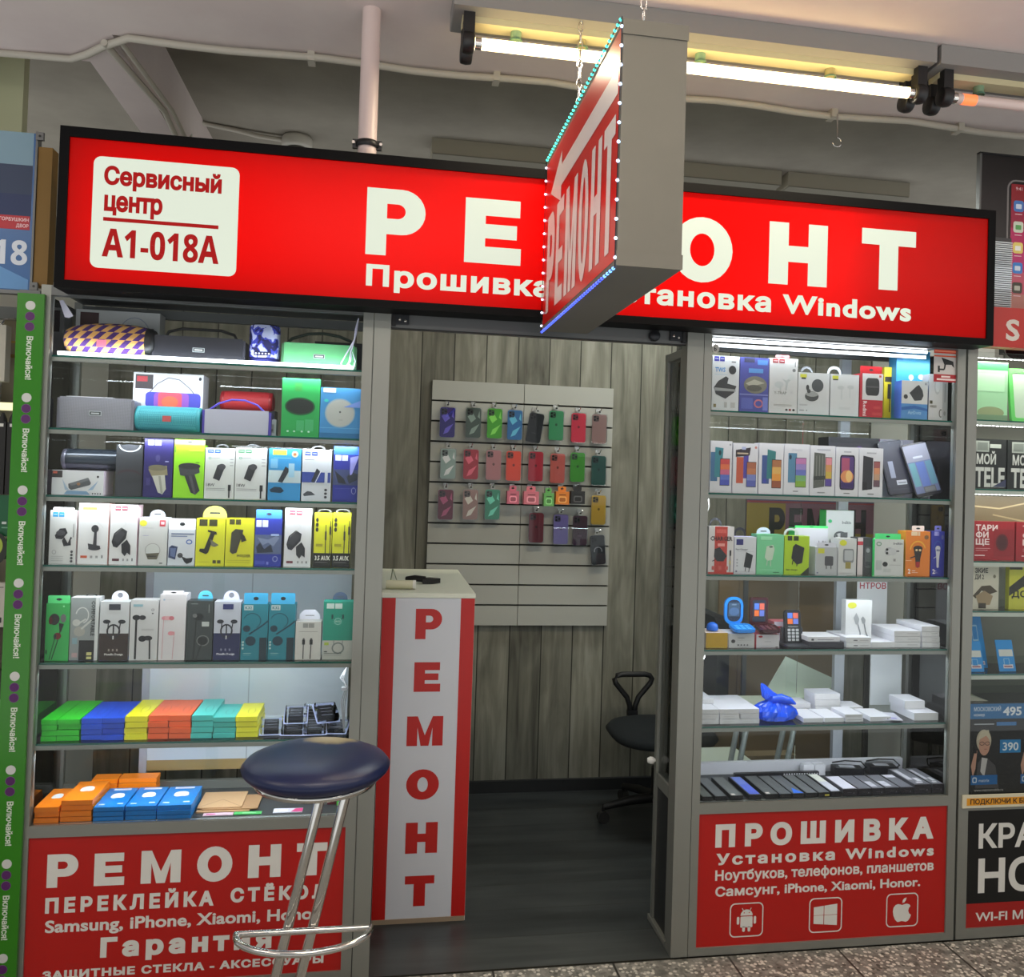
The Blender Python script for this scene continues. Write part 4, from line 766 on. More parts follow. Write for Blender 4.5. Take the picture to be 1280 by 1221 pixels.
('phone_holder_box', 'white carton printed with a blue phone and clip, beside the first yellow carton', 'phone holder boxes in the left case', -.6556, -.5762, .05, .1, 1.288, 1.3991, (200, 204, 212), None, [('r', .1, .86, .96, .9, (110, 120, 150)), ('r', .1, .8, .7, .83, (120, 130, 160)), ('o', .78, .66, .12, .07, .04, (70, 100, 170)), ('p', ((.04, .5), (.14, .56), (.36, .52), (.28, .16), (.1, .2), (.02, .22)), (44, 56, 92)), ('p', ((.08, .48), (.3, .48), (.26, .22), (.1, .26)), (96, 110, 150)), ('e', .46, .28, .1, .07, (66, 66, 70)), ('p', ((.5, .26), (.7, .2), (.94, .22), (.9, .1), (.72, .04), (.62, .1)), (30, 30, 34)), ('r', .42, .3, .5, .34, (90, 90, 92))], ('flat', (244, 246, 250), 1.434, 0, 1)),
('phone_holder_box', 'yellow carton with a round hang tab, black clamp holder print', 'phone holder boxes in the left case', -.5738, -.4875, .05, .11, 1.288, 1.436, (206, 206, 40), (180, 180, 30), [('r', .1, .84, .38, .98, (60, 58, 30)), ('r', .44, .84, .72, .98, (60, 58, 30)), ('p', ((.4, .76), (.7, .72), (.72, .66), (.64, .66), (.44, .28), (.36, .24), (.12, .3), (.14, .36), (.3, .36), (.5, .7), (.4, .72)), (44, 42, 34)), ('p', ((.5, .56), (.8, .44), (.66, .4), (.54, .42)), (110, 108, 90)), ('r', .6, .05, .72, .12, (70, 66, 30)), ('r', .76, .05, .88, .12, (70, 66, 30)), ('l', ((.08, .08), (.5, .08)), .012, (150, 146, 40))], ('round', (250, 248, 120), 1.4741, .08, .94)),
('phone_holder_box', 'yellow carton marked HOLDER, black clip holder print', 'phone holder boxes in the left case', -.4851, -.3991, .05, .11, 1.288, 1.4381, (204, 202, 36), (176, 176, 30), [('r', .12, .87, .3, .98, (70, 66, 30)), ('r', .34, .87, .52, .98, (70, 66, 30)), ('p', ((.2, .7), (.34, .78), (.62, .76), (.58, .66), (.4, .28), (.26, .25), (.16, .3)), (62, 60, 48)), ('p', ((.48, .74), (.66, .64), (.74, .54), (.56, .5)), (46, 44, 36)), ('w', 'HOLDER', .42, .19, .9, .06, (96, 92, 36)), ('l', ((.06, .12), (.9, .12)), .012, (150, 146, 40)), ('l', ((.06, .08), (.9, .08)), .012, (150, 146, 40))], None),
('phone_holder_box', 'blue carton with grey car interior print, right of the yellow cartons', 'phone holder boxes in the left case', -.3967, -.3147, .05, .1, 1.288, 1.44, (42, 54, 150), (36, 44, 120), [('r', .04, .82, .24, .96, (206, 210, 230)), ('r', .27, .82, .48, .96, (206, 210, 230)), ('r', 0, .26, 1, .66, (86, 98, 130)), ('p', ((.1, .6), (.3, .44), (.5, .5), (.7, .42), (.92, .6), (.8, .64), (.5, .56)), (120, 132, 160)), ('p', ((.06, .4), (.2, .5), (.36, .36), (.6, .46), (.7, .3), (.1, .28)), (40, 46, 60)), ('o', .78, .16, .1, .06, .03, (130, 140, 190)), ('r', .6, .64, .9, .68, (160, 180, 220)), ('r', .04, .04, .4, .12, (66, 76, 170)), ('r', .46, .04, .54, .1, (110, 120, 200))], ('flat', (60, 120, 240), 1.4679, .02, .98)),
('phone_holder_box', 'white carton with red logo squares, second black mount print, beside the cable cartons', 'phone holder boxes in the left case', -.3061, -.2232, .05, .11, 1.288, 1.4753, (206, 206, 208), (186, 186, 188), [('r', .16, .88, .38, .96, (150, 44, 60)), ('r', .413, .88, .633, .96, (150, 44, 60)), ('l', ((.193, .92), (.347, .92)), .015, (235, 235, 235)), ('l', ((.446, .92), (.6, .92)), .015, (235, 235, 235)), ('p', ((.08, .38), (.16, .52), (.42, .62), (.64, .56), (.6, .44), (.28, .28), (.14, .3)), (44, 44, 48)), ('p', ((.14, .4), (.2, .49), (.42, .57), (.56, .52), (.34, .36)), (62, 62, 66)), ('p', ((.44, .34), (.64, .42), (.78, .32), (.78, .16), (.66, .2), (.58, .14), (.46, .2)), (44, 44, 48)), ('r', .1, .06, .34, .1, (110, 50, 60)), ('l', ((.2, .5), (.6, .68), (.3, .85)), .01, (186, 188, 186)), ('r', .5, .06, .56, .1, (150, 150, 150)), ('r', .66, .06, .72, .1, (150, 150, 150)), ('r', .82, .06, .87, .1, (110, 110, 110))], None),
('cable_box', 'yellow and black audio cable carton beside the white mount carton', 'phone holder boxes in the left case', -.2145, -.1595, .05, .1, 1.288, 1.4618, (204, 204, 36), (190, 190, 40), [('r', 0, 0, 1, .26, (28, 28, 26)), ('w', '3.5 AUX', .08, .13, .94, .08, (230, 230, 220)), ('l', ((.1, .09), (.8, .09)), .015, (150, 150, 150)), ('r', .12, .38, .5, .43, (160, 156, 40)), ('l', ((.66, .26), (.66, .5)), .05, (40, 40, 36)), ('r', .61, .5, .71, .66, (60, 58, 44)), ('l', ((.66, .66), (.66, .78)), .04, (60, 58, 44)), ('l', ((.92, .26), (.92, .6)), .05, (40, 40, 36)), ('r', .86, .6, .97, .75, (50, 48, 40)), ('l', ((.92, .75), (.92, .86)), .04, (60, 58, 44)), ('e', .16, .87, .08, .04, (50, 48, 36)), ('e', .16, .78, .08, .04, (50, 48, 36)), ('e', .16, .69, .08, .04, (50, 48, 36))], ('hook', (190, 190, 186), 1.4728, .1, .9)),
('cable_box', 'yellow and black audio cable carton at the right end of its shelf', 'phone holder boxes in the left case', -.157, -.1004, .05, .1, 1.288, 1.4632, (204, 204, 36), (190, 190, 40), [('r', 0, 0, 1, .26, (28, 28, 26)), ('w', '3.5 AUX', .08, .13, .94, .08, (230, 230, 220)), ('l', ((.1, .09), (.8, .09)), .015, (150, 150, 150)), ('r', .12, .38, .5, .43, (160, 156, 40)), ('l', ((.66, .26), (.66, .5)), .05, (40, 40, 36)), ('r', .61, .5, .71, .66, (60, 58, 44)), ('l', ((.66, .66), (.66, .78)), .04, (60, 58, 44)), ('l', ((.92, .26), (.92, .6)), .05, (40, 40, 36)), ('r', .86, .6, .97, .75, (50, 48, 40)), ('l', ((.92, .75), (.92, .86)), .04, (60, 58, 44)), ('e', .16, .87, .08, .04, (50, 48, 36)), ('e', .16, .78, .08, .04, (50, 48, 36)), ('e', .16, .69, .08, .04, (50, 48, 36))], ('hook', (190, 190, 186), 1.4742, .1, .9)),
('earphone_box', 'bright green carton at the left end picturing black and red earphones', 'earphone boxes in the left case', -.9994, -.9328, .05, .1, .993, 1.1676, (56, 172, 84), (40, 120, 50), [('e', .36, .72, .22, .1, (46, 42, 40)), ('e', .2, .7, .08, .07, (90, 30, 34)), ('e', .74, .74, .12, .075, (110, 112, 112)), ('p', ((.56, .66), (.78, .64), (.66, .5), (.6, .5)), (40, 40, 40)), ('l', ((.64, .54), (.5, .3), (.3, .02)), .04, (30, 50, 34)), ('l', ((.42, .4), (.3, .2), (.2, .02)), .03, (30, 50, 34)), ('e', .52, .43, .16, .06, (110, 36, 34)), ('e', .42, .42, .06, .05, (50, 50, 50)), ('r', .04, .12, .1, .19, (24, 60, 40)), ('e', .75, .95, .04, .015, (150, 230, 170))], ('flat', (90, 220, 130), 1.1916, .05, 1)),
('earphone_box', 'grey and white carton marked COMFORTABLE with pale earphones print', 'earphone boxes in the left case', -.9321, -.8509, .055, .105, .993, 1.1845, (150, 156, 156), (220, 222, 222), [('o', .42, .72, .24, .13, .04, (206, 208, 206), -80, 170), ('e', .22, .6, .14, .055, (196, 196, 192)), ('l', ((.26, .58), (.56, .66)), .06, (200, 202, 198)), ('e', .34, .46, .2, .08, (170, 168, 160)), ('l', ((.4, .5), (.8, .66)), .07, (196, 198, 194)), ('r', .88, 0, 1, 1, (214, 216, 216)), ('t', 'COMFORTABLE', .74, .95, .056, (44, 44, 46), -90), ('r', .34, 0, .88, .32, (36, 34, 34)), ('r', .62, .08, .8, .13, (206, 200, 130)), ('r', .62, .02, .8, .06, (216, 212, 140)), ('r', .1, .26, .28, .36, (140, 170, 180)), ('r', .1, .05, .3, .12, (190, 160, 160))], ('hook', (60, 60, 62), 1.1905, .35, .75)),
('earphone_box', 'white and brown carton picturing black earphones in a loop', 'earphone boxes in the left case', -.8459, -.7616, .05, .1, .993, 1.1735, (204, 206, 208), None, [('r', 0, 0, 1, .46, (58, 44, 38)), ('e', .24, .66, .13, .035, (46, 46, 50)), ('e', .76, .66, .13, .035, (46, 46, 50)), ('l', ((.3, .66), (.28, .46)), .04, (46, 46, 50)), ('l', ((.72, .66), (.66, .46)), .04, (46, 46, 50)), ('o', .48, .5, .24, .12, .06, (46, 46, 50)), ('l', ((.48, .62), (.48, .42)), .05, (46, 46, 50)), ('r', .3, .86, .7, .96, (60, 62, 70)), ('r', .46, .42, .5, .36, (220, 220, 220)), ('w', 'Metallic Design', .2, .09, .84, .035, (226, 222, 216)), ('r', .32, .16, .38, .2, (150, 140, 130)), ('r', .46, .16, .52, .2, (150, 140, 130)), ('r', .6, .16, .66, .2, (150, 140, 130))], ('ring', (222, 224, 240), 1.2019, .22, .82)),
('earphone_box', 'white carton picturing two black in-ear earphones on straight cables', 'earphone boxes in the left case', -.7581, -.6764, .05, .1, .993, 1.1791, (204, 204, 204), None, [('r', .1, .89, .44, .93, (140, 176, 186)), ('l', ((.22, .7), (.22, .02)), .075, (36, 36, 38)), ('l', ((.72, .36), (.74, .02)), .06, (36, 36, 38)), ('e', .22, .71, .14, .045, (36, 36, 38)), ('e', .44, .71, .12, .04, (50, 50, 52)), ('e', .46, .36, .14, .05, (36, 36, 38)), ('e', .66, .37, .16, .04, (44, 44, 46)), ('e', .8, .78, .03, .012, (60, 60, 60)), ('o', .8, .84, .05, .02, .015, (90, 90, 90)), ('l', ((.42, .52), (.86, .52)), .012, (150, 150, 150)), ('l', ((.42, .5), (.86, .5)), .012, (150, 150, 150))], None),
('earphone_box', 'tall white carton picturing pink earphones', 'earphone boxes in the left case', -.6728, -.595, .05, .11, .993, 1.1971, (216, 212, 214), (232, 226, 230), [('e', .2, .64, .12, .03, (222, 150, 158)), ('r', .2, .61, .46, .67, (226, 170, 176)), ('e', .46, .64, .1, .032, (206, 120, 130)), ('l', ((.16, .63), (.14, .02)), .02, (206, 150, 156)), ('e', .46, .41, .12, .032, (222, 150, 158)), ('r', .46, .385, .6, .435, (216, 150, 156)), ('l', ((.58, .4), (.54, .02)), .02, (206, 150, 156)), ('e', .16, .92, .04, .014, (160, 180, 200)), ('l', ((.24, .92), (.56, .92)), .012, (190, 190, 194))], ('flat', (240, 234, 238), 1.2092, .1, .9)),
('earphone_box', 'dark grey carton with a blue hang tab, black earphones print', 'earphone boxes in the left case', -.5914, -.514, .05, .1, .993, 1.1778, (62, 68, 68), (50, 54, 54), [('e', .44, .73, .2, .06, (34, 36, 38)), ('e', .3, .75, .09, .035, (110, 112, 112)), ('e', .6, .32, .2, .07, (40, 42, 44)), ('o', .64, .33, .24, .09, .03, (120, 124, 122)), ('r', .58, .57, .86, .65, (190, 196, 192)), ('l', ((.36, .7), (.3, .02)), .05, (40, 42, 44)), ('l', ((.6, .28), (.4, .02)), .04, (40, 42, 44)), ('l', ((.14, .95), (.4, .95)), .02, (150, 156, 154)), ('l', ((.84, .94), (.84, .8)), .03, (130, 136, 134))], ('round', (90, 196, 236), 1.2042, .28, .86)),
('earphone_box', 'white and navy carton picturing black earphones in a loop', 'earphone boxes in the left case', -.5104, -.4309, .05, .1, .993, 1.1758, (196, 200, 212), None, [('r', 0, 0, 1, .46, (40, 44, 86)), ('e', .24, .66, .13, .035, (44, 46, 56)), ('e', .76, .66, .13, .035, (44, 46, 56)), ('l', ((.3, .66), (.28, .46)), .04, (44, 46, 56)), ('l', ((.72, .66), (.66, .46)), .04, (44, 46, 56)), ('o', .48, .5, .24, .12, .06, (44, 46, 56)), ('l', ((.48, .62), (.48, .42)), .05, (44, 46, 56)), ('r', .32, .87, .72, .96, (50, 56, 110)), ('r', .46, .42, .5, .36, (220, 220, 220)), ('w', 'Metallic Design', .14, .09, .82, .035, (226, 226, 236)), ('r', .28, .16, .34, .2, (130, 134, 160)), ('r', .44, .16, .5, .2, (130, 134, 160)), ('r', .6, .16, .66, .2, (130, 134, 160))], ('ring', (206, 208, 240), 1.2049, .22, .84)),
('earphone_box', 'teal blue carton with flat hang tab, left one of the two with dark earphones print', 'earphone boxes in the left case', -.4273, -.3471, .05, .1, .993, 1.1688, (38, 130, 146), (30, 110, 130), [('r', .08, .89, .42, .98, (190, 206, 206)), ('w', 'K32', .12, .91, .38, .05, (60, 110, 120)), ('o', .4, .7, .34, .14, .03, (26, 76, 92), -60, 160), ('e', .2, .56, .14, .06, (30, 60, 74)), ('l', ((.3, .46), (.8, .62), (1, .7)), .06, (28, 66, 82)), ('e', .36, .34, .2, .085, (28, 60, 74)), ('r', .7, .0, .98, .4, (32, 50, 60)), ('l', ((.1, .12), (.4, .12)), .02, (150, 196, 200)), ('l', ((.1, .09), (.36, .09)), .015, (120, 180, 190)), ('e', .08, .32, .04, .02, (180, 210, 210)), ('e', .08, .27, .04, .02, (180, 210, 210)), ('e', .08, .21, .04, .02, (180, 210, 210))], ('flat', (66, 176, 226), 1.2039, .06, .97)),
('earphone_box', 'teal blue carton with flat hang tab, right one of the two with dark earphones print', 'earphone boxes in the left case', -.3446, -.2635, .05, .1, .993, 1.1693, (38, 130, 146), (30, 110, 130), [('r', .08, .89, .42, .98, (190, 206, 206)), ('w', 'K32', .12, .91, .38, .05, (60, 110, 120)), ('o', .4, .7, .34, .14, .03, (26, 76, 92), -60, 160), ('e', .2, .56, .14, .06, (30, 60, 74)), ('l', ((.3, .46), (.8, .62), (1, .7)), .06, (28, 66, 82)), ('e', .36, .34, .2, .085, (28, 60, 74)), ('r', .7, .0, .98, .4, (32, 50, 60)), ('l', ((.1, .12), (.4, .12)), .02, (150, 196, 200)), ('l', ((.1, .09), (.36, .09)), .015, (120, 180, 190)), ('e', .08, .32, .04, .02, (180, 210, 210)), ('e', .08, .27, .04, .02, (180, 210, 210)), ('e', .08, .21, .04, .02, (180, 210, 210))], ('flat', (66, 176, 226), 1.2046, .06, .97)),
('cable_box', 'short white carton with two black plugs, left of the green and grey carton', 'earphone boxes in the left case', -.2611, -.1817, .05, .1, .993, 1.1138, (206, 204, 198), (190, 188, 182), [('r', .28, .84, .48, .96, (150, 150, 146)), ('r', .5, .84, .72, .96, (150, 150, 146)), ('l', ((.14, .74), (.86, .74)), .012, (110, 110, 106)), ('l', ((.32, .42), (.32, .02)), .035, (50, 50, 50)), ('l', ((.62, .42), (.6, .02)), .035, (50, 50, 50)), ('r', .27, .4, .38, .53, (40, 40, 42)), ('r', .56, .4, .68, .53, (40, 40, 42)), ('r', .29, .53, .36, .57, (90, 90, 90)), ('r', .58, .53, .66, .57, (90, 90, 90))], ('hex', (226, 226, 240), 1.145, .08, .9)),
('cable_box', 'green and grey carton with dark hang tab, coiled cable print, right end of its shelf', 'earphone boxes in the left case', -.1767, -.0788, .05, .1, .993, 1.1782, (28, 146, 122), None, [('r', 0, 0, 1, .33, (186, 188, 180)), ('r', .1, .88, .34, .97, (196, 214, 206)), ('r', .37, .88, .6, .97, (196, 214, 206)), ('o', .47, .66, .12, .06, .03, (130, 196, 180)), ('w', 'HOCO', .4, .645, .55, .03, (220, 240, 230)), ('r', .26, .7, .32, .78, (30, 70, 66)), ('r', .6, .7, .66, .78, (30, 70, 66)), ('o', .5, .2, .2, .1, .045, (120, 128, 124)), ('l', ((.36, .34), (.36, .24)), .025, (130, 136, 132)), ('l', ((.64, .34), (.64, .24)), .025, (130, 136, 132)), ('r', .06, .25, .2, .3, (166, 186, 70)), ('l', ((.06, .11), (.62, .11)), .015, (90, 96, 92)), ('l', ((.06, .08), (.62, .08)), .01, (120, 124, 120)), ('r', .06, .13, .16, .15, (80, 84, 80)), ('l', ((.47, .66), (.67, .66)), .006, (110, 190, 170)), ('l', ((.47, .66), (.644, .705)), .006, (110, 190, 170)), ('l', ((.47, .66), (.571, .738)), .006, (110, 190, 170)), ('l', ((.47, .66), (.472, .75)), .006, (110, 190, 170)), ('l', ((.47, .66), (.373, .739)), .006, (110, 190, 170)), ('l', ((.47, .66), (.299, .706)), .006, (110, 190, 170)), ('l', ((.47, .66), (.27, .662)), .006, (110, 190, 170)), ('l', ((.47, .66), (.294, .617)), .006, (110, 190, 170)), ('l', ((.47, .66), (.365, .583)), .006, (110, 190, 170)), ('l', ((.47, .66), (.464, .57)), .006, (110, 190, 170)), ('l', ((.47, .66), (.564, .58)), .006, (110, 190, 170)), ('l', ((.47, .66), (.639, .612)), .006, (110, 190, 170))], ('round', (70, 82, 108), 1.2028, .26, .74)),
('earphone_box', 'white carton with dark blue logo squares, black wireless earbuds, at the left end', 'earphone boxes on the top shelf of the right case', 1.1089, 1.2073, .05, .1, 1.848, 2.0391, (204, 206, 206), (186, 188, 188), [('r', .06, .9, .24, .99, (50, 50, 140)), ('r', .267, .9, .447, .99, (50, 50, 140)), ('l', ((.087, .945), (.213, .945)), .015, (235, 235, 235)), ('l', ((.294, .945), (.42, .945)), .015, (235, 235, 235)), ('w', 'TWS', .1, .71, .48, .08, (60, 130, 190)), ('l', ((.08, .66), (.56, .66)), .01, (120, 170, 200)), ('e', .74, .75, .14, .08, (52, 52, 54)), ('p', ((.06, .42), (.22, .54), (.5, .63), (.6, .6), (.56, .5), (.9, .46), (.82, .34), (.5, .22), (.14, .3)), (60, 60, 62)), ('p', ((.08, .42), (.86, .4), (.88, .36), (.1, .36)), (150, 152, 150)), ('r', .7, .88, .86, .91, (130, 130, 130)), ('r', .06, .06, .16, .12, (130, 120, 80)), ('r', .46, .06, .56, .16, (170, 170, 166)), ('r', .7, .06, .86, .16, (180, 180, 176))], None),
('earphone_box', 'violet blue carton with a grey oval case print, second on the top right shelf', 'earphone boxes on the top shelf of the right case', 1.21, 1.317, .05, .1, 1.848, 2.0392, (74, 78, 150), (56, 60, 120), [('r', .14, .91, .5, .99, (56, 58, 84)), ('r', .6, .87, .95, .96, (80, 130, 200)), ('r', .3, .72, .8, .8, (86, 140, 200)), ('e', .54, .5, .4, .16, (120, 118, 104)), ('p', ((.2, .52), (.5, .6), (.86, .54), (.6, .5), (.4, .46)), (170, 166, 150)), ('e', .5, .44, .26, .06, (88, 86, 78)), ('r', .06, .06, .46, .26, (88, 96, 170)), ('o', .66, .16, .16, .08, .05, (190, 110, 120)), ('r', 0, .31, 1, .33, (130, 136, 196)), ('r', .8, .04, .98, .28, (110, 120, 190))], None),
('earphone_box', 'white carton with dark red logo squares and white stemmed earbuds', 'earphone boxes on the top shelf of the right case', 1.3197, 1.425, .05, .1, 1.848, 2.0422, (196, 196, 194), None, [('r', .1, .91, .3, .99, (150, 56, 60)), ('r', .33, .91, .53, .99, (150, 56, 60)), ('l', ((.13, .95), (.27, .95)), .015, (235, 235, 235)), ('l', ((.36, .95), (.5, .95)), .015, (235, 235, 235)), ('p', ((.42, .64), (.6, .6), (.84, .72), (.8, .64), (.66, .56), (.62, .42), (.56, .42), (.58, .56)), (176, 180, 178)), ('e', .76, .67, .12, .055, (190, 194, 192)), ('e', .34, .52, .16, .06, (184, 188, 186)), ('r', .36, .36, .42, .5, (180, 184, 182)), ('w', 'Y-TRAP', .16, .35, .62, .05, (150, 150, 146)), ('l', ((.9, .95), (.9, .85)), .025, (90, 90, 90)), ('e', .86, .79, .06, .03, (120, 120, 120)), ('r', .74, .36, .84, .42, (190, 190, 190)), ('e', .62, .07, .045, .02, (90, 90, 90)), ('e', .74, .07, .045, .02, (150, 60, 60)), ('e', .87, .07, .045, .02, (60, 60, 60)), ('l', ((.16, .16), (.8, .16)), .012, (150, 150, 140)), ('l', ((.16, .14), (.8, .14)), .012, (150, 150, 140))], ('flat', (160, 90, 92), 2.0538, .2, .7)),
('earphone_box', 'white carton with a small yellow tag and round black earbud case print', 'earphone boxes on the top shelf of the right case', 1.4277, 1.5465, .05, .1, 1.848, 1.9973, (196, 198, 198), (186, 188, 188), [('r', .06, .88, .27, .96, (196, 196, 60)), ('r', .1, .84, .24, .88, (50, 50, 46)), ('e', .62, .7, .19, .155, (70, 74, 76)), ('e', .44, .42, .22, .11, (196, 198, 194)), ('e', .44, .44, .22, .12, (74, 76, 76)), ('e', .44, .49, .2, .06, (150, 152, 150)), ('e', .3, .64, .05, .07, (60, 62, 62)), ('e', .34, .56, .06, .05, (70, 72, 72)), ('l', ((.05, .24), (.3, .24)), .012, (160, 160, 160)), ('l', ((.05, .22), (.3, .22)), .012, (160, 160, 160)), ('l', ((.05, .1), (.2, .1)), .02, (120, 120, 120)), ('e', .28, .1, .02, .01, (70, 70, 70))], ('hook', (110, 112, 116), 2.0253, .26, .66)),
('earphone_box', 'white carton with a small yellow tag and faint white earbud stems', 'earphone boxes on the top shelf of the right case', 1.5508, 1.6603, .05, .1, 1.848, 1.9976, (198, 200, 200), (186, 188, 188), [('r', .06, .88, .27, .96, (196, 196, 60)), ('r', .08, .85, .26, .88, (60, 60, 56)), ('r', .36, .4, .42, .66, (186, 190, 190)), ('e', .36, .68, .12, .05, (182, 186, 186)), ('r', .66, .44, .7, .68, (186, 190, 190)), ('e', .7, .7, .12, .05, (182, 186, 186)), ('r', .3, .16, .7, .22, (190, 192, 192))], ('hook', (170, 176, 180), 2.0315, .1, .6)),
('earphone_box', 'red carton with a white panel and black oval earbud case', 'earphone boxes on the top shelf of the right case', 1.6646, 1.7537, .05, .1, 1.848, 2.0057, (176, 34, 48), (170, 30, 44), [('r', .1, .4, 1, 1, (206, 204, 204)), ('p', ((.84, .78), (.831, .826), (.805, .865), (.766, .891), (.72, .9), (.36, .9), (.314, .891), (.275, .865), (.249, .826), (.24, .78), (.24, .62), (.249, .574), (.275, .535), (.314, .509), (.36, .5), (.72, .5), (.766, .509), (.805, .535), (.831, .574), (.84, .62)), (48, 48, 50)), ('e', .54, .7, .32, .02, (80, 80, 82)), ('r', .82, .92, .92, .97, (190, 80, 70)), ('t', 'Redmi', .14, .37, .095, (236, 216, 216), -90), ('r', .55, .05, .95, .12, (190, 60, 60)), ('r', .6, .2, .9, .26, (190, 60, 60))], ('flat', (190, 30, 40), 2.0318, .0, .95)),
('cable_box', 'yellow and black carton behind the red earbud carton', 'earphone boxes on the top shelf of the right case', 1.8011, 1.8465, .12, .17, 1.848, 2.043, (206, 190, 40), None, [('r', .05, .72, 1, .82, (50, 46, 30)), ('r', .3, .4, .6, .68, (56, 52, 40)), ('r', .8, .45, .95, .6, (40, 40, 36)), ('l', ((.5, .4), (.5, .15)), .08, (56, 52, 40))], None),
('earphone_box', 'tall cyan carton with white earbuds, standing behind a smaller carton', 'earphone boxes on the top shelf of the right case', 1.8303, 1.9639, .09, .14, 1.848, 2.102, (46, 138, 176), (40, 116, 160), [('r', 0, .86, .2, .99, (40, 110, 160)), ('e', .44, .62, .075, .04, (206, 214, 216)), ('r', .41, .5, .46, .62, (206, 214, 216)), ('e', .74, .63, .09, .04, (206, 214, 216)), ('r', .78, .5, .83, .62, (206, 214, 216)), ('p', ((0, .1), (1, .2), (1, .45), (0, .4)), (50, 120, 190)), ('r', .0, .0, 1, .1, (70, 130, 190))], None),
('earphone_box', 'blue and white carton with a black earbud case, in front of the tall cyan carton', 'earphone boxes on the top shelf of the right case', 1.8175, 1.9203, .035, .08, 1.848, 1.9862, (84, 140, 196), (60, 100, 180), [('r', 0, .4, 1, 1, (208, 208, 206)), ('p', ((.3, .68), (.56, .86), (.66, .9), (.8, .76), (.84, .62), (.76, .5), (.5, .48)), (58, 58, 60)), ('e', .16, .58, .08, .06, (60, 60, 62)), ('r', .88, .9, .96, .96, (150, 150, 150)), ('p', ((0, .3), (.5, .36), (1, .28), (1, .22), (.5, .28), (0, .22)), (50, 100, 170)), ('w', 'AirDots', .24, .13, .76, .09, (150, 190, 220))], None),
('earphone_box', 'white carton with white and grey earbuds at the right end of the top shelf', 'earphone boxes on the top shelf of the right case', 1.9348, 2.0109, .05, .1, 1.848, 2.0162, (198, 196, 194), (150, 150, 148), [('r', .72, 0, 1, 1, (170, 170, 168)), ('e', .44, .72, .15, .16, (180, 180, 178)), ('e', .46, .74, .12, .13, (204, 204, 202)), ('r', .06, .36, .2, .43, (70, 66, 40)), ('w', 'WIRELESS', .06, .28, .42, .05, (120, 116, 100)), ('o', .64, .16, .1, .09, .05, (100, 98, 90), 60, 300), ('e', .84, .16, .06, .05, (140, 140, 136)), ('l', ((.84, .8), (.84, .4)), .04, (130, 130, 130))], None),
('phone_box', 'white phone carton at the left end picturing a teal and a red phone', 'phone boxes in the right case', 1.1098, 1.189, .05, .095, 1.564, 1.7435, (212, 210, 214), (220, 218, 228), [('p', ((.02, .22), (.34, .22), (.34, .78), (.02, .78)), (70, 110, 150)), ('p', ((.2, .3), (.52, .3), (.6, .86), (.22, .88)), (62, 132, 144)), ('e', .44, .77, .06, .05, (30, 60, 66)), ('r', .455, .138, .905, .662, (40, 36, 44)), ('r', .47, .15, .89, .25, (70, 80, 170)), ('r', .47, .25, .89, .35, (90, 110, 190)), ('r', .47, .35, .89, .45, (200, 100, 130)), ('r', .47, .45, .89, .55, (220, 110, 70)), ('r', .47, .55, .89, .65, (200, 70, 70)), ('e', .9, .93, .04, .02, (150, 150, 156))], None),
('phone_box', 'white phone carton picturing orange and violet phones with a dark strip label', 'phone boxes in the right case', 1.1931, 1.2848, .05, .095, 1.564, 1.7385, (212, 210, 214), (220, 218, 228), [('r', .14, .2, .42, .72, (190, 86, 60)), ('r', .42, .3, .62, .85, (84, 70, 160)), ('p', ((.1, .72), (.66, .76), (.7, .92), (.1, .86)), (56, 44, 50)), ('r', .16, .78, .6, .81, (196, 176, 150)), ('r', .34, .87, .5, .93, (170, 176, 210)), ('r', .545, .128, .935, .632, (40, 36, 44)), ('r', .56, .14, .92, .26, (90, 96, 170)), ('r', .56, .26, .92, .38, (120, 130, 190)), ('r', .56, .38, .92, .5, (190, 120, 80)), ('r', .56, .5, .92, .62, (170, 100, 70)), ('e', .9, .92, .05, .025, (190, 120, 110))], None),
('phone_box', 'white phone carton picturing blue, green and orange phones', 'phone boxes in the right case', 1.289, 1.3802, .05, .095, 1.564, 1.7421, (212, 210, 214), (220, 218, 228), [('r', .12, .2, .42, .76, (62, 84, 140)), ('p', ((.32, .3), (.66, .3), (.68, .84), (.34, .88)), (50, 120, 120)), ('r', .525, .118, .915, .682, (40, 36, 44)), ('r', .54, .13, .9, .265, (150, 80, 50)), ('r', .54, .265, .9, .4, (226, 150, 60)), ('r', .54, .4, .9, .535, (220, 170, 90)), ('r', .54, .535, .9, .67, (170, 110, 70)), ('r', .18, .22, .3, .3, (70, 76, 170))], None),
('phone_box', 'white phone carton picturing a teal phone and a pink and green phone', 'phone boxes in the right case', 1.3829, 1.4781, .05, .095, 1.564, 1.7428, (212, 210, 214), (220, 218, 228), [('r', .16, .24, .5, .82, (84, 130, 160)), ('e', .24, .74, .05, .05, (40, 60, 80)), ('r', .445, .148, .875, .732, (40, 36, 44)), ('r', .46, .16, .86, .272, (130, 170, 60)), ('r', .46, .272, .86, .384, (120, 170, 110)), ('r', .46, .384, .86, .496, (100, 110, 180)), ('r', .46, .496, .86, .608, (150, 130, 190)), ('r', .46, .608, .86, .72, (190, 120, 170)), ('w', 'POCO', .3, .86, .7, .05, (190, 190, 196)), ('r', .36, .06, .56, .08, (120, 120, 120))], None),
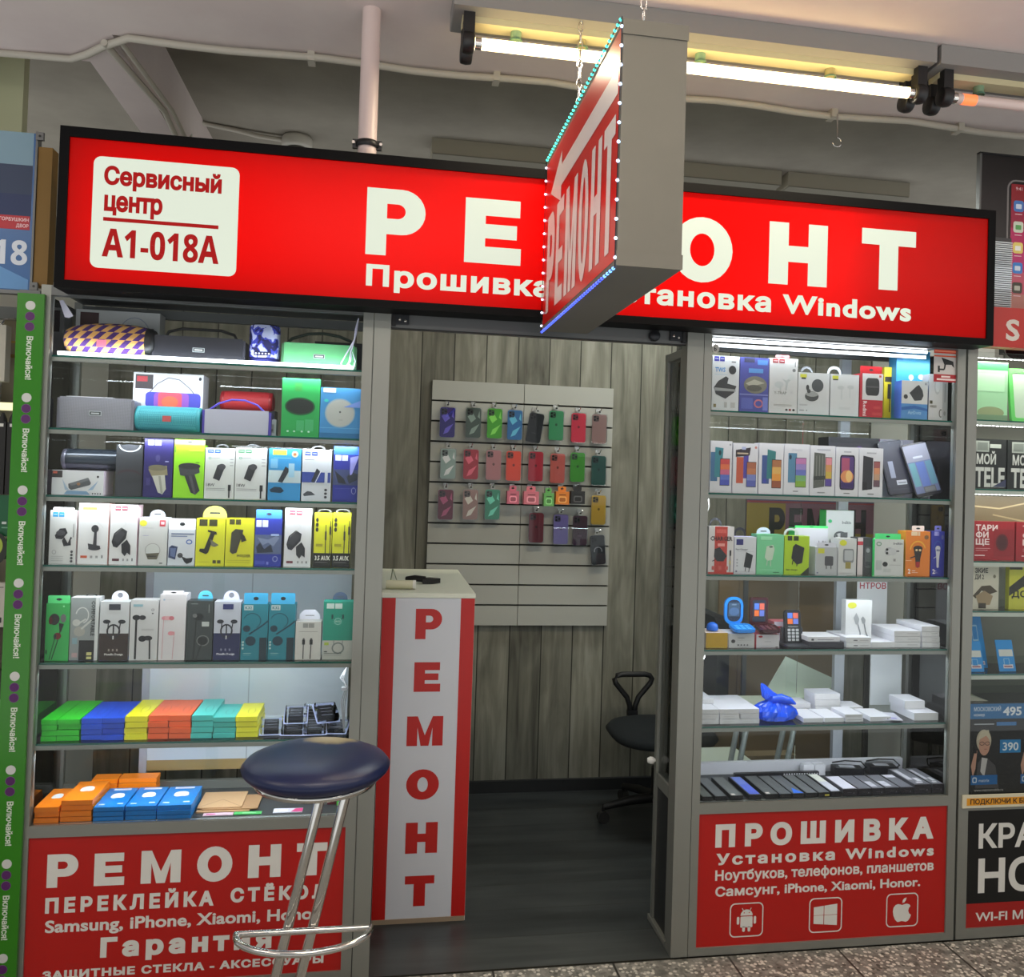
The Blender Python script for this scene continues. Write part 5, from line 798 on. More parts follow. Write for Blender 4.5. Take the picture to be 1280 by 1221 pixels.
('phone_box', 'white phone carton picturing a grey ribbed phone back and a yellow and pink phone', 'phone boxes in the right case', 1.4808, 1.5755, .05, .095, 1.564, 1.7408, (212, 210, 214), (220, 218, 228), [('p', ((.14, .14), (.58, .18), (.6, .84), (.16, .86)), (92, 94, 88)), ('r', .24, .3, .27, .8, (130, 132, 124)), ('r', .36, .3, .39, .8, (130, 132, 124)), ('r', .48, .3, .51, .8, (130, 132, 124)), ('p', ((.14, .3), (.6, .32), (.6, .4), (.14, .38)), (60, 62, 58)), ('r', .605, .188, .875, .772, (40, 36, 44)), ('r', .62, .2, .86, .34, (90, 70, 150)), ('r', .62, .34, .86, .48, (200, 170, 70)), ('r', .62, .48, .86, .62, (210, 150, 90)), ('r', .62, .62, .86, .76, (220, 140, 150)), ('r', .3, .05, .6, .07, (150, 150, 150)), ('r', .26, .9, .8, .93, (176, 176, 184))], None),
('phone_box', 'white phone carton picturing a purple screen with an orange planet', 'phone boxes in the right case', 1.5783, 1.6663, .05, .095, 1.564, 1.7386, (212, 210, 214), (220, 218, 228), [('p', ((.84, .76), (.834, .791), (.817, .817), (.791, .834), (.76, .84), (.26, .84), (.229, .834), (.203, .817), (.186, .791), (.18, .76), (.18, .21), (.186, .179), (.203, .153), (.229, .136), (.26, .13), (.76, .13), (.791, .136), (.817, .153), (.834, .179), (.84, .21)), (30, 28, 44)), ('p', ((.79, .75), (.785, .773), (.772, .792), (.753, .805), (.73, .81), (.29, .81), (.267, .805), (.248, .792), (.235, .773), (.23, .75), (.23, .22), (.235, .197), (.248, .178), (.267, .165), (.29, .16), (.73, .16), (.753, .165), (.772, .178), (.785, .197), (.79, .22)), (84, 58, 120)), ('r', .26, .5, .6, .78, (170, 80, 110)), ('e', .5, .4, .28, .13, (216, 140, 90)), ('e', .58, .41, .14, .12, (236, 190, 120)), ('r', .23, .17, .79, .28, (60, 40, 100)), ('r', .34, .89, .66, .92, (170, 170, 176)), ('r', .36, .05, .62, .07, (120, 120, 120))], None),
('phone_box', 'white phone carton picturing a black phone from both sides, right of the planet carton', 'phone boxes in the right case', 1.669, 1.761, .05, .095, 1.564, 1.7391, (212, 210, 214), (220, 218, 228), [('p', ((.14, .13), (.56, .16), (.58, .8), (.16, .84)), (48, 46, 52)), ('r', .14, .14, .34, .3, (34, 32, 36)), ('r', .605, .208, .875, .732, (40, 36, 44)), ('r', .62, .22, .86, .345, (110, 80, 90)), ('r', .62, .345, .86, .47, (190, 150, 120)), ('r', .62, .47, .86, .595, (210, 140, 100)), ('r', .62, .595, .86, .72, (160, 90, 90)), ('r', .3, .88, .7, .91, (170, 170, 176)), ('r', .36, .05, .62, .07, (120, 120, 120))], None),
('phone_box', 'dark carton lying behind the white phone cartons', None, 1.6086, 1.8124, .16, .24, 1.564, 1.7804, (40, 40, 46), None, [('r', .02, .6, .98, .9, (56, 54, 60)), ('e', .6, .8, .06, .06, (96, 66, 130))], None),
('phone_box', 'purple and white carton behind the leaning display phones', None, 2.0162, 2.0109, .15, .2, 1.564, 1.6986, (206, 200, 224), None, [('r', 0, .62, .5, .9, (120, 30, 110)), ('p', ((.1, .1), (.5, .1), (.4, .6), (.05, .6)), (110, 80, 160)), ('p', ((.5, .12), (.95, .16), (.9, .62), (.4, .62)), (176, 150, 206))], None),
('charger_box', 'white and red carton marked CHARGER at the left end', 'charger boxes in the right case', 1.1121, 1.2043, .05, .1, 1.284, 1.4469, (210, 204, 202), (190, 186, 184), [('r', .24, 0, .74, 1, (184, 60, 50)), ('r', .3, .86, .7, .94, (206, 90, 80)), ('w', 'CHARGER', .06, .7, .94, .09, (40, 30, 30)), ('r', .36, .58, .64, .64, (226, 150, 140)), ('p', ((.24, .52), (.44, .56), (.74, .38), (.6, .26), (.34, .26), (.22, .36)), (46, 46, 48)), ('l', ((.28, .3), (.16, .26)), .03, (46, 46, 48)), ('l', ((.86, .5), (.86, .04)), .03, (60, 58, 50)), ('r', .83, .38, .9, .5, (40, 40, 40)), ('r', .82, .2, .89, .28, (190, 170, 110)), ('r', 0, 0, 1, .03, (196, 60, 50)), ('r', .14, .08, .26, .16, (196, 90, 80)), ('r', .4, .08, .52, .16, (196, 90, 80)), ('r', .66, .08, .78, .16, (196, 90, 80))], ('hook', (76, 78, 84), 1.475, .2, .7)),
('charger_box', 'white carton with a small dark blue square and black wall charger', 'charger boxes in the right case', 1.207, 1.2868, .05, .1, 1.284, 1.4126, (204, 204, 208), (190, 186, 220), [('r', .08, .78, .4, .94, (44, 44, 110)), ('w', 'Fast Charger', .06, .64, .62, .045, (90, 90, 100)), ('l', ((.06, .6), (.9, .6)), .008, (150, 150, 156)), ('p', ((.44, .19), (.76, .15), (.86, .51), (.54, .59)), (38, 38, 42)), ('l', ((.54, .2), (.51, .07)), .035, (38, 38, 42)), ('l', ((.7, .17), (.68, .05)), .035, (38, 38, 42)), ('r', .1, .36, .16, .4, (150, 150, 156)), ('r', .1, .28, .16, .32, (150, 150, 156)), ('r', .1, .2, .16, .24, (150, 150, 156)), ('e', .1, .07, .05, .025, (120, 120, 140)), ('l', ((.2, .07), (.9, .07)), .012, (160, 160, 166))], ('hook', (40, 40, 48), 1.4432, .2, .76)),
('charger_box', 'pale green carton picturing a white wall charger', 'charger boxes in the right case', 1.2895, 1.3895, .05, .1, 1.284, 1.4228, (116, 196, 144), (100, 176, 130), [('r', .14, .86, .56, .95, (150, 214, 170)), ('p', ((.3, .42), (.36, .7), (.6, .74), (.66, .64), (.58, .36), (.4, .34)), (190, 206, 186)), ('l', ((.4, .36), (.38, .22)), .03, (180, 196, 176)), ('l', ((.52, .36), (.52, .2)), .03, (180, 196, 176)), ('e', .52, .69, .07, .025, (100, 120, 104)), ('r', .62, .04, .84, .06, (60, 120, 80)), ('l', ((.1, .12), (.7, .12)), .012, (150, 210, 170)), ('l', ((.1, .09), (.7, .09)), .012, (150, 210, 170))], ('round', (206, 212, 232), 1.4451, .18, .7)),
('charger_box', 'lime carton with black logo squares and a black wall charger', 'charger boxes in the right case', 1.3922, 1.4857, .05, .1, 1.284, 1.4191, (166, 196, 30), (150, 180, 30), [('p', ((.66, 0), (1, .2), (1, 0)), (40, 44, 34)), ('r', .12, .88, .3, 1, (50, 56, 30)), ('r', .36, .88, .56, 1, (50, 56, 30)), ('p', ((.28, .42), (.34, .72), (.44, .8), (.8, .7), (.72, .3), (.5, .26)), (36, 36, 38)), ('l', ((.36, .4), (.32, .26)), .035, (36, 36, 38)), ('l', ((.52, .28), (.5, .22)), .035, (36, 36, 38)), ('w', 'fast charge', .08, .11, .54, .04, (70, 80, 30))], ('hook', (190, 196, 200), 1.4444, .2, .8)),
('charger_box', 'white carton with a bright green top behind the lime carton', 'charger boxes in the right case', 1.4693, 1.5988, .13, .18, 1.284, 1.4441, (206, 206, 214), (60, 210, 100), [('w', 'belkin', .72, .62, .98, .1, (110, 110, 116))], ('flat', (80, 226, 120), 1.4527, 0, 1)),
('charger_box', 'white carton with green edge and dark plug print, resting on the carton behind', 'charger boxes in the right case', 1.6228, 1.734, .19, .24, 1.284, 1.5088, (212, 212, 212), (60, 190, 90), [('w', 'belkin', .58, .78, .9, .05, (120, 120, 124)), ('e', .14, .82, .07, .03, (60, 190, 120)), ('r', .52, .42, .78, .64, (96, 96, 100)), ('r', .36, .46, .42, .52, (90, 90, 90)), ('r', .36, .56, .42, .6, (90, 90, 90)), ('p', ((.1, .46), (.2, .46), (.15, .54)), (120, 120, 124))], None),
('charger_box', 'small grey carton with yellow patch and a dark grey wall charger', 'charger boxes in the right case', 1.5085, 1.5894, .045, .095, 1.284, 1.3821, (176, 178, 180), (190, 192, 204), [('r', .1, .78, .4, .96, (196, 196, 60)), ('p', ((.82, .63), (.816, .649), (.805, .665), (.789, .676), (.77, .68), (.47, .68), (.451, .676), (.435, .665), (.424, .649), (.42, .63), (.42, .39), (.424, .371), (.435, .355), (.451, .344), (.47, .34), (.77, .34), (.789, .344), (.805, .355), (.816, .371), (.82, .39)), (78, 78, 82)), ('l', ((.5, .34), (.5, .22)), .04, (60, 60, 62)), ('l', ((.72, .34), (.72, .22)), .04, (60, 60, 62)), ('r', .05, .06, .12, .1, (80, 80, 120))], ('flat', (206, 206, 216), 1.3989, .05, .95)),
('charger_box', 'white carton with round yellow patch and a grey and gold charger', 'charger boxes in the right case', 1.5965, 1.6659, .05, .1, 1.284, 1.4143, (196, 196, 194), (196, 196, 194), [('e', .26, .88, .2, .08, (206, 206, 50)), ('p', ((.86, .64), (.854, .671), (.837, .697), (.811, .714), (.78, .72), (.34, .72), (.309, .714), (.283, .697), (.266, .671), (.26, .64), (.26, .42), (.266, .389), (.283, .363), (.309, .346), (.34, .34), (.78, .34), (.811, .346), (.837, .363), (.854, .389), (.86, .42)), (130, 132, 134)), ('p', ((.8, .63), (.796, .649), (.785, .665), (.769, .676), (.75, .68), (.39, .68), (.371, .676), (.355, .665), (.344, .649), (.34, .63), (.34, .45), (.344, .431), (.355, .415), (.371, .404), (.39, .4), (.75, .4), (.769, .404), (.785, .415), (.796, .431), (.8, .45)), (176, 178, 180)), ('r', .4, .18, .7, .36, (150, 136, 70)), ('l', ((.1, .06), (.8, .06)), .02, (170, 170, 170))], ('hook', (90, 92, 96), 1.4369, .1, .8)),
('charger_box', 'narrow dark carton with a red and white edge, between two white cartons', 'charger boxes in the right case', 1.676, 1.737, .06, .11, 1.284, 1.4179, (56, 56, 60), (60, 60, 64), [('r', 0, 0, .34, 1, (206, 196, 196)), ('r', 0, .8, .34, .9, (190, 60, 70)), ('p', ((.9, .66), (.892, .698), (.871, .731), (.838, .752), (.8, .76), (.56, .76), (.522, .752), (.489, .731), (.468, .698), (.46, .66), (.46, .3), (.468, .262), (.489, .229), (.522, .208), (.56, .2), (.8, .2), (.838, .208), (.871, .229), (.892, .262), (.9, .3)), (84, 86, 90)), ('e', .66, .66, .12, .06, (150, 152, 156)), ('r', .5, .24, .86, .36, (60, 62, 66))], None),
('charger_box', 'white carton with bright green top and side, plug with two ports print', 'charger boxes in the right case', 1.7338, 1.8465, .045, .105, 1.284, 1.4149, (200, 202, 200), (70, 206, 110), [('w', 'belkin', .64, .86, .96, .06, (120, 120, 124)), ('o', .14, .87, .09, .06, .03, (110, 150, 120)), ('e', .5, .67, .16, .11, (170, 172, 176)), ('e', .6, .66, .16, .1, (190, 192, 194)), ('e', .42, .72, .045, .035, (50, 50, 50)), ('e', .42, .62, .045, .035, (50, 50, 50)), ('r', .74, .66, .84, .7, (110, 110, 114)), ('e', .36, .32, .09, .065, (46, 46, 46)), ('r', .04, .16, .24, .42, (180, 186, 184)), ('r', .3, .1, .56, .2, (186, 190, 188)), ('r', .64, .4, .72, .47, (150, 150, 150)), ('l', ((.5, .3), (.9, .3)), .01, (150, 150, 150))], ('flat', (80, 226, 130), 1.4348, .0, .9)),
('charger_box', 'orange carton with black car charger and the number 2', 'charger boxes in the right case', 1.8572, 1.9541, .05, .1, 1.284, 1.4455, (216, 122, 36), (226, 140, 40), [('r', .22, .9, .48, .99, (222, 196, 160)), ('r', .5, .9, .58, .99, (222, 196, 160)), ('o', .5, .55, .34, .24, .05, (232, 170, 50), 20, 170), ('e', .84, .87, .09, .05, (130, 90, 50)), ('e', .5, .62, .19, .06, (40, 36, 34)), ('p', ((.32, .62), (.68, .62), (.6, .38), (.58, .22), (.5, .18), (.42, .22), (.4, .38)), (40, 36, 34)), ('e', .44, .58, .05, .025, (220, 200, 150)), ('e', .58, .58, .05, .025, (220, 200, 150)), ('r', .42, .2, .58, .32, (170, 40, 40)), ('l', ((.18, .4), (.38, .44)), .04, (40, 36, 34)), ('t', '2', .1, .06, .1, (240, 236, 230)), ('l', ((.26, .12), (.4, .12)), .02, (236, 226, 216)), ('l', ((.26, .08), (.5, .08)), .012, (236, 226, 216)), ('r', .0, .34, .24, .35, (240, 200, 160))], ('flat', (236, 214, 206), 1.4656, .25, .75)),
('charger_box', 'royal blue carton with white car charger and the number 2', 'charger boxes in the right case', 1.9585, 2.0109, .05, .1, 1.284, 1.4471, (46, 50, 150), (40, 44, 130), [('r', .22, .9, .48, .99, (150, 150, 210)), ('r', .5, .9, .58, .99, (120, 120, 200)), ('o', .5, .55, .34, .24, .05, (50, 90, 170), 20, 170), ('e', .84, .87, .09, .05, (90, 96, 150)), ('e', .5, .62, .19, .06, (200, 200, 206)), ('p', ((.32, .62), (.68, .62), (.6, .38), (.58, .22), (.5, .18), (.42, .22), (.4, .38)), (200, 200, 206)), ('e', .44, .58, .05, .025, (60, 70, 120)), ('e', .58, .58, .05, .025, (60, 70, 120)), ('r', .42, .2, .58, .32, (200, 200, 206)), ('l', ((.18, .4), (.38, .44)), .04, (200, 200, 206)), ('t', '2', .1, .06, .1, (240, 236, 230)), ('l', ((.26, .12), (.4, .12)), .02, (236, 226, 216)), ('l', ((.26, .08), (.5, .08)), .012, (236, 226, 216)), ('r', .0, .34, .24, .35, (80, 90, 190))], ('flat', (110, 110, 190), 1.4673, .25, .75)),
('phone_box', 'mustard yellow carton at the left end of the fourth right shelf', None, 1.1123, 1.1911, .05, .14, 1.028, 1.0794, (190, 150, 30), (226, 206, 190), [('r', .02, .02, .98, .06, (206, 180, 60)), ('o', .55, .55, .1, .16, .02, (160, 130, 30))], None),
('phone_box', 'white carton under the blue flip phone', None, 1.1967, 1.2896, .05, .14, 1.028, 1.0767, (196, 196, 196), (226, 226, 230), [('e', .16, .46, .08, .13, (60, 56, 58)), ('l', ((.34, .7), (.6, .7)), .02, (120, 120, 120)), ('l', ((.34, .54), (.9, .54)), .012, (170, 170, 170)), ('e', .36, .2, .035, .05, (70, 70, 74)), ('e', .48, .2, .035, .05, (70, 70, 74)), ('e', .6, .2, .035, .05, (70, 70, 74)), ('e', .72, .2, .035, .05, (70, 70, 74))], None),
('phone_box', 'white carton with red edges under the dark red flip phone', None, 1.2967, 1.3816, .05, .14, 1.028, 1.0739, (204, 202, 206), (216, 90, 100), [('e', .18, .84, .09, .08, (170, 40, 50)), ('r', .36, .44, .64, .48, (160, 160, 166)), ('r', .84, .02, .96, .08, (40, 40, 44))], None),
('phone_box', 'taller white carton standing behind the candybar phone', None, 1.4089, 1.4726, .15, .21, 1.028, 1.1019, (216, 208, 222), (226, 120, 130), [('r', .2, .7, .5, .78, (180, 50, 60)), ('l', ((.2, .4), (.7, .4)), .03, (170, 170, 176))], None),
('phone_box', 'white carton lying on the black carton, right of the candybar phone', None, 1.4903, 1.6107, .05, .15, 1.0495, 1.0655, (206, 206, 210), (226, 226, 230), [('r', .1, .2, .18, .6, (60, 60, 66)), ('l', ((.3, .4), (.8, .4)), .015, (120, 120, 130))], None),
('phone_box', 'black carton under a white carton, right of the candybar phone', None, 1.4943, 1.6238, .045, .145, 1.028, 1.0483, (48, 46, 56), (90, 90, 96), [('l', ((.1, .5), (.8, .5)), .012, (80, 80, 90))], None),
('cable_box', 'white standing carton with round yellow patch and grey charging cable print', 'small phone boxes on the fourth shelf of the right case', 1.659, 1.7614, .1, .13, 1.028, 1.1892, (212, 214, 216), None, [('e', .24, .88, .17, .07, (206, 206, 70)), ('l', ((.42, .56), (.56, .28), (.6, .06)), .05, (130, 134, 138)), ('l', ((.68, .56), (.78, .28), (.94, .06)), .05, (120, 124, 128)), ('p', ((.3, .6), (.4, .72), (.52, .58), (.48, .44), (.38, .46)), (160, 164, 168)), ('p', ((.58, .58), (.66, .64), (.76, .56), (.74, .46), (.64, .48)), (150, 154, 158))], None)]: product(*row)

# ================================================================ small cartons in stacks
ORD = ['bottom', 'second from the bottom', 'third from the bottom', 'top']
def stack(kind, x0, x1, y0, y1, z0, h, n, col, label, grp, jit=.002, top=None):
    for k in range(n):
        d = random.uniform(-jit, jit); q = random.uniform(-jit, jit) + (.003 if (k + int(x0 * 100)) % 3 == 0 else 0)
        b = MB(); a, c = x0 + .001 + d * .5, x1 - .001 + d * .5; z = z0 + k * h
        b.box(a, c, y0 + q, y1 + q, z, z + h - .0022, M(col, .35)); b.box(a + .002, c - .002, y0 + q + .003, y1 + q - .002, z + h - .0022, z + h - .0005, M([int(v * .8) for v in col], .4)) if k < n - 1 else None
        if top and k == n - 1: b.art(Frame((a, y0 + q, z + h - .0022), (1, 0, 0), (0, 1, 0)), c - a, y1 - y0, top)
        pos = 'top' if k == n - 1 else ('bottom' if k == 0 else ('middle' if n == 3 else ORD[k]))
        tag(b.build(kind, loc=((x0 + x1) / 2, (y0 + y1) / 2, z)), label % pos, 'box', grp)
ZL6 = .75; XS = [-1.0165, -.9545, -.8886, -.8268, -.7622, -.6948, -.6338, -.5676, -.5021, -.4336, -.3658]
GL6 = 'small coloured cartons on the sixth shelf of the left case'
crease = [('o', .6, .42, .2, .2, .02, (30, 110, 30), -60, 120)]
for i, (col, h, dep, lab) in enumerate((((40, 196, 36), .0166, .225, '%s carton of the first bright green stack'), ((40, 196, 36), .0166, .225, '%s carton of the second bright green stack, beside the blue one'), ((24, 80, 214), .0172, .2, '%s carton of the blue stack beside the green cartons'), ((24, 74, 204), .0172, .2, '%s carton of the blue stack beside the yellow one'), ((226, 220, 30), .0182, .2, '%s carton of the yellow stack between blue and orange'), ((232, 96, 44), .0182, .19, '%s carton of the orange stack beside the yellow one'), ((232, 96, 44), .0182, .19, '%s carton of the orange stack beside the teal one'), ((70, 190, 182), .0182, .2, '%s carton of the taller teal stack'), ((66, 182, 174), .0164, .16, '%s carton of the shorter teal stack'), ((226, 222, 36), .0168, .165, '%s carton of the yellow stack beside the black plug packs'))):
    stack('small_carton', max(XS[i], -1.0), XS[i + 1], .05, .05 + dep, ZL6, h, 4, col, lab, GL6, .004, [('o', .6, .42, .18, .2, .02, [int(v * .6) for v in col])])
ZD = .513; GD = 'orange and blue cartons on the deck of the left case'
cloud = [('e', .5, .6, .22, .13, (236, 240, 246)), ('e', .42, .54, .14, .09, (236, 240, 246)), ('e', .62, .54, .12, .08, (236, 240, 246)), ('r', .2, .86, .8, .95, (220, 228, 240)), ('r', .1, .1, .3, .16, (200, 220, 240)), ('r', .7, .12, .9, .18, (200, 220, 240))]
OR = (246, 134, 24); BU = (16, 124, 204)
stack('small_carton', -1.0, -.9295, .022, .18, ZD, .0165, 3, OR, '%s orange carton of the front stack at the left end of the deck', GD, .003, cloud[:3])
stack('small_carton', -.9285, -.8384, .024, .19, ZD, .0165, 4, OR, '%s orange carton of the taller front stack, beside the blue cartons', GD, .003, cloud[:3])
stack('small_carton', -.9, -.82, .212, .266, ZD, .0157, 4, OR, '%s orange carton of the rear stack behind the tall orange stack', GD, .002)
stack('small_carton', -.818, -.70, .215, .266, ZD, .0157, 4, OR, '%s orange carton of the rear stack behind the blue cartons', GD, .002)
for x0, x1, w in ((-.837, -.7463, 'left'), (-.7453, -.6531, 'middle'), (-.6521, -.5494, 'right')):
    stack('small_carton', x0 + .001, x1 - .001, .022, .185, ZD, .0145, 3, BU, '%s blue carton of the ' + {'left': 'blue stack beside the orange cartons', 'middle': 'middle one of the three blue stacks', 'right': 'blue stack beside the brown envelopes'}[w], GD, .002, cloud)
# black plugs in clear blister packs
for i, (x, y, z, rx, rz, lab) in enumerate(((-.325, .06, ZL6, 14, 6, 'clear pack of black plugs next to the yellow stack'), (-.262, .05, ZL6, 10, -4, 'clear pack of black plugs, second from the yellow stack'), (-.19, .05, ZL6, 12, 5, 'clear pack of black plugs in the middle of the heap'), (-.13, .06, ZL6, 10, -6, 'clear pack of black plugs nearest the case post'), (-.255, .09, ZL6 + .026, 16, 3, 'clear pack of black plugs raised on the others, facing out'), (-.15, .10, ZL6 + .024, 22, 16, 'clear pack of black plugs raised on the others, tilted near the post'), (-.205, .16, ZL6 + .008, 20, 0, 'clear pack of black plugs at the back of the heap'))):
    e = empty('plug_pack', (x, y, z + .0165), lab, 'blister pack', 'black plug packs on the sixth shelf'); 
    b = MB(); fr = Frame((0, 0, 0), (1, 0, 0), (0, math.cos(math.radians(rx)), math.sin(math.radians(rx))))
    b.T = Matrix.Translation((0, 0, 0))
    def wp(mb, o_): return mb.build(o_)
    b.rrect(fr, -.035, 0, .035, .085, .008, CLEAR, .004, .016); o = b.build('clear_shell', None); o.parent = e
    b = MB()
    for q in range(4):
        b.rrect(fr, -.024, .012 + q * .017, .022, .024 + q * .017, .004, M((30, 32, 40), .25), 0, .01)
        b.rect(fr, -.02, .0205 + q * .017, .016, .0225 + q * .017, M((150, 154, 170), .2), .0008)
    o = b.build('plug', None); o.parent = e
    b = MB(); b.rrect(fr, -.038, -.004, .038, .1, .004, M((176, 186, 226), .3), -.0125, .001); o = b.build('backing_card', None); o.parent = e
    e.rotation_euler.z = math.radians(rz)
# papers and cards on the left deck
KR = M((190, 150, 110), .7)
for i, (x0, x1, y0, y1, dz, c, lab) in enumerate(((-.545, -.385, .06, .2, 0, (186, 146, 106), 'lowest of the brown kraft envelopes beside the blue cartons'), (-.53, -.36, .07, .19, .004, (176, 138, 100), 'middle one of the brown kraft envelopes'), (-.545, -.41, .075, .21, .008, (204, 166, 124), 'top brown kraft envelope beside the blue cartons'))):
    b = MB(); b.box(x0, x1, y0, y1, ZD + dz, ZD + dz + .0036, M(c, .7)); b.line(Frame((x0, y0, ZD + dz + .0036), (1, 0, 0), (0, 1, 0)), [(0, 0), ((x1 - x0) / 2, (y1 - y0) * .5), (x1 - x0, 0)], .002, M((150, 112, 76)), .0003); tag(b.build('kraft_envelope', loc=(x0, y0, ZD + dz)), lab, 'envelope', 'kraft envelopes on the left deck')
def card(x0, x1, y0, y1, z, c, art, lab, kind='leaflet', cat='leaflet'):
    b = MB(); b.box(x0, x1, y0, y1, z, z + .002, M(c, .35)); b.art(Frame((x0, y0, z + .002), (1, 0, 0), (0, 1, 0)), x1 - x0, y1 - y0, art); tag(b.build(kind, loc=(x0, y0, z)), lab, cat)
card(-.52, -.43, .034, .056, ZD, (222, 190, 206), [('r', .1, .3, .4, .7, (210, 90, 150))], 'pink and white leaflet in front of the kraft envelopes')
card(-.428, -.345, .036, .058, ZD, (80, 190, 100), [('r', .3, .3, .8, .6, (160, 226, 170))], 'green leaflet in front of the kraft envelopes')
card(-.31, -.22, .04, .075, ZD, (216, 214, 226), [('p', [(.6, .1), (1, .1), (1, .9), (.75, .9)], (206, 60, 120)), ('r', .2, .2, .5, .7, (236, 236, 240))], 'white and pink card lying alone on the deck')
product('accessory_box', 'small grey carton at the right end of the deck, behind the stool leg', None, -.182, -.148, .10, .14, ZD, ZD + .036, (126, 124, 122), None, [('r', .3, .8, .9, .95, (60, 120, 110))], None)
product('accessory_box', 'small purple carton at the right end of the deck', None, -.146, -.118, .10, .14, ZD, ZD + .037, (56, 34, 80), None, [('r', 0, 0, 1, .45, (96, 40, 50)), ('r', 0, .45, 1, .5, (190, 190, 200))], None)
product('accessory_box', 'light green carton at the right end of the deck', None, -.116, -.09, .09, .14, ZD, ZD + .04, (110, 214, 90), None, [('e', .4, .5, .12, .08, (220, 240, 220))], None)
product('accessory_box', 'white carton standing on the small cartons at the end of the deck', None, -.16, -.095, .105, .14, ZD + .0402, ZD + .066, (216, 218, 214), None, [('r', .2, .3, .5, .36, (150, 160, 150)), ('r', .2, .5, .8, .56, (170, 176, 170))], None)

# ================================================================ loudspeakers in the left case
ZA, ZB, ZC = 1.923, 1.703, 1.499
def weave():
    mt, nt, bs = nodemat('striped_cloth'); c = coords(nt)
    s = nt.nodes.new('ShaderNodeSeparateXYZ'); link(nt, c, 0, s, 0)
    row = nt.nodes.new('ShaderNodeMath'); row.operation = 'MULTIPLY'; row.inputs[1].default_value = 42; link(nt, s, 'Z', row, 0)
    fl = nt.nodes.new('ShaderNodeMath'); fl.operation = 'FLOOR'; link(nt, row, 0, fl, 0)
    md = nt.nodes.new('ShaderNodeMath'); md.operation = 'MULTIPLY'; md.inputs[1].default_value = .5; link(nt, fl, 0, md, 0)
    a = nt.nodes.new('ShaderNodeMath'); a.operation = 'MULTIPLY_ADD'; a.inputs[1].default_value = 26; link(nt, s, 'X', a, 0); link(nt, md, 0, a, 2)
    d = nt.nodes.new('ShaderNodeMath'); d.operation = 'MULTIPLY_ADD'; d.inputs[1].default_value = -24; link(nt, s, 'Z', d, 0); link(nt, a, 0, d, 2)
    f = nt.nodes.new('ShaderNodeMath'); f.operation = 'FRACT'; link(nt, d, 0, f, 0)
    g = nt.nodes.new('ShaderNodeMath'); g.operation = 'GREATER_THAN'; g.inputs[1].default_value = .5; link(nt, f, 0, g, 0)
    mx = nt.nodes.new('ShaderNodeMix'); mx.data_type = 'RGBA'; mx.inputs[6].default_value = [lin(v) for v in (70, 40, 110)] + [1]; mx.inputs[7].default_value = [lin(v) for v in (214, 164, 96)] + [1]
    nt.links.new(g.outputs[0], mx.inputs[0]); nt.links.new(mx.outputs[2], bs.inputs['Base Color']); bs.inputs['Roughness'].default_value = .9
    return mt
def camo():
    mt, nt, bs = nodemat('camouflage'); c = coords(nt); n = noise(nt, c, 30, 2, .5, .8); r = ramp(nt, [(.41, (28, 28, 84)), (.42, (56, 64, 180)), (.49, (56, 64, 180)), (.50, (186, 192, 232))]); link(nt, n, 'Fac', r, 'Fac'); nt.links.new(r.outputs[0], bs.inputs['Base Color']); bs.inputs['Roughness'].default_value = .7
    return mt
def mesh_cloth(name, a, b_, sc):
    mt, nt, bs = nodemat(name); c = coords(nt); ch = nt.nodes.new('ShaderNodeTexChecker'); ch.inputs['Scale'].default_value = sc
    mp = nt.nodes.new('ShaderNodeMapping'); mp.inputs['Rotation'].default_value = (0, math.radians(45), 0); link(nt, c, 0, mp, 0); link(nt, mp, 0, ch, 0)
    ch.inputs['Color1'].default_value = [lin(v) for v in a] + [1]; ch.inputs['Color2'].default_value = [lin(v) for v in b_] + [1]; nt.links.new(ch.outputs[0], bs.inputs['Base Color']); bs.inputs['Roughness'].default_value = .8
    return mt
def barrel(name, lab, x0, x1, y, z, r, m, capm, badge=None, flare=1.0, ring=True):
    """lying round loudspeaker between x0 and x1, resting at height z"""
    c = (x0, y, z + r); L_ = x1 - x0; e = empty(name, ((x0 + x1) / 2, y, z), lab, 'loudspeaker')
    b = MB(); b.lathe([(r * .96, .012), (r, .02), (r * flare, L_ / 2), (r, L_ - .02), (r * .96, L_ - .012)], c, m, 40, 'x'); b.build('body', e, loc=((x0 + x1) / 2, y, z + r))
    for s in (0, 1):
        b = MB(); q = [(0, .004), (r * .7, .003), (r * .78, 0), (r * .97, .003), (r * .985, .013), (r * .94, .016)]; b.lathe(q if s == 0 else [(a, L_ - h) for a, h in q], c, capm, 32, 'x'); b.build('end_cap', e)
    if badge:
        b = MB(); b.rect(Frame(((x0 + x1) / 2, y - r * flare - .0012, z + r)), -.013, -.009, .013, .009, M(badge), 0); b.build('badge', e)
    return e
def slab_speaker(name, lab, x0, x1, y0, y1, z0, z1, m, capm, rad, badge=True):
    e = empty(name, ((x0 + x1) / 2, (y0 + y1) / 2, z0), lab, 'loudspeaker'); b = MB(); W = x1 - x0
    b.box(x0 + .008, x1 - .008, y0, y1, z0 + .002, z1, m); b.build('body', e, rad, 4)
    for a in (x0, x1 - .012): b2 = MB(); b2.box(a, a + .012, y0 + .004, y1 - .004, z0, z1 - .004, capm); b2.build('end_cap', e, min(rad, .005), 3)
    if badge:
        f = Frame(((x0 + x1) / 2, y0 - .0008, (z0 + z1) / 2)); b = MB(); b.rect(f, -.018, -.007, .018, .007, M((190, 196, 200), .3, .5)); b.rect(f, -.016, -.005, .016, .005, M((60, 66, 66)), .0004); b.rect(f, -.012, -.002, .012, .002, M((200, 204, 206)), .0008); b.build('badge', e)
    return e
def strap(e, pts, w, m, name='handle'):
    b = MB(); b.tube(pts, w, m, 8); b.build(name, e)
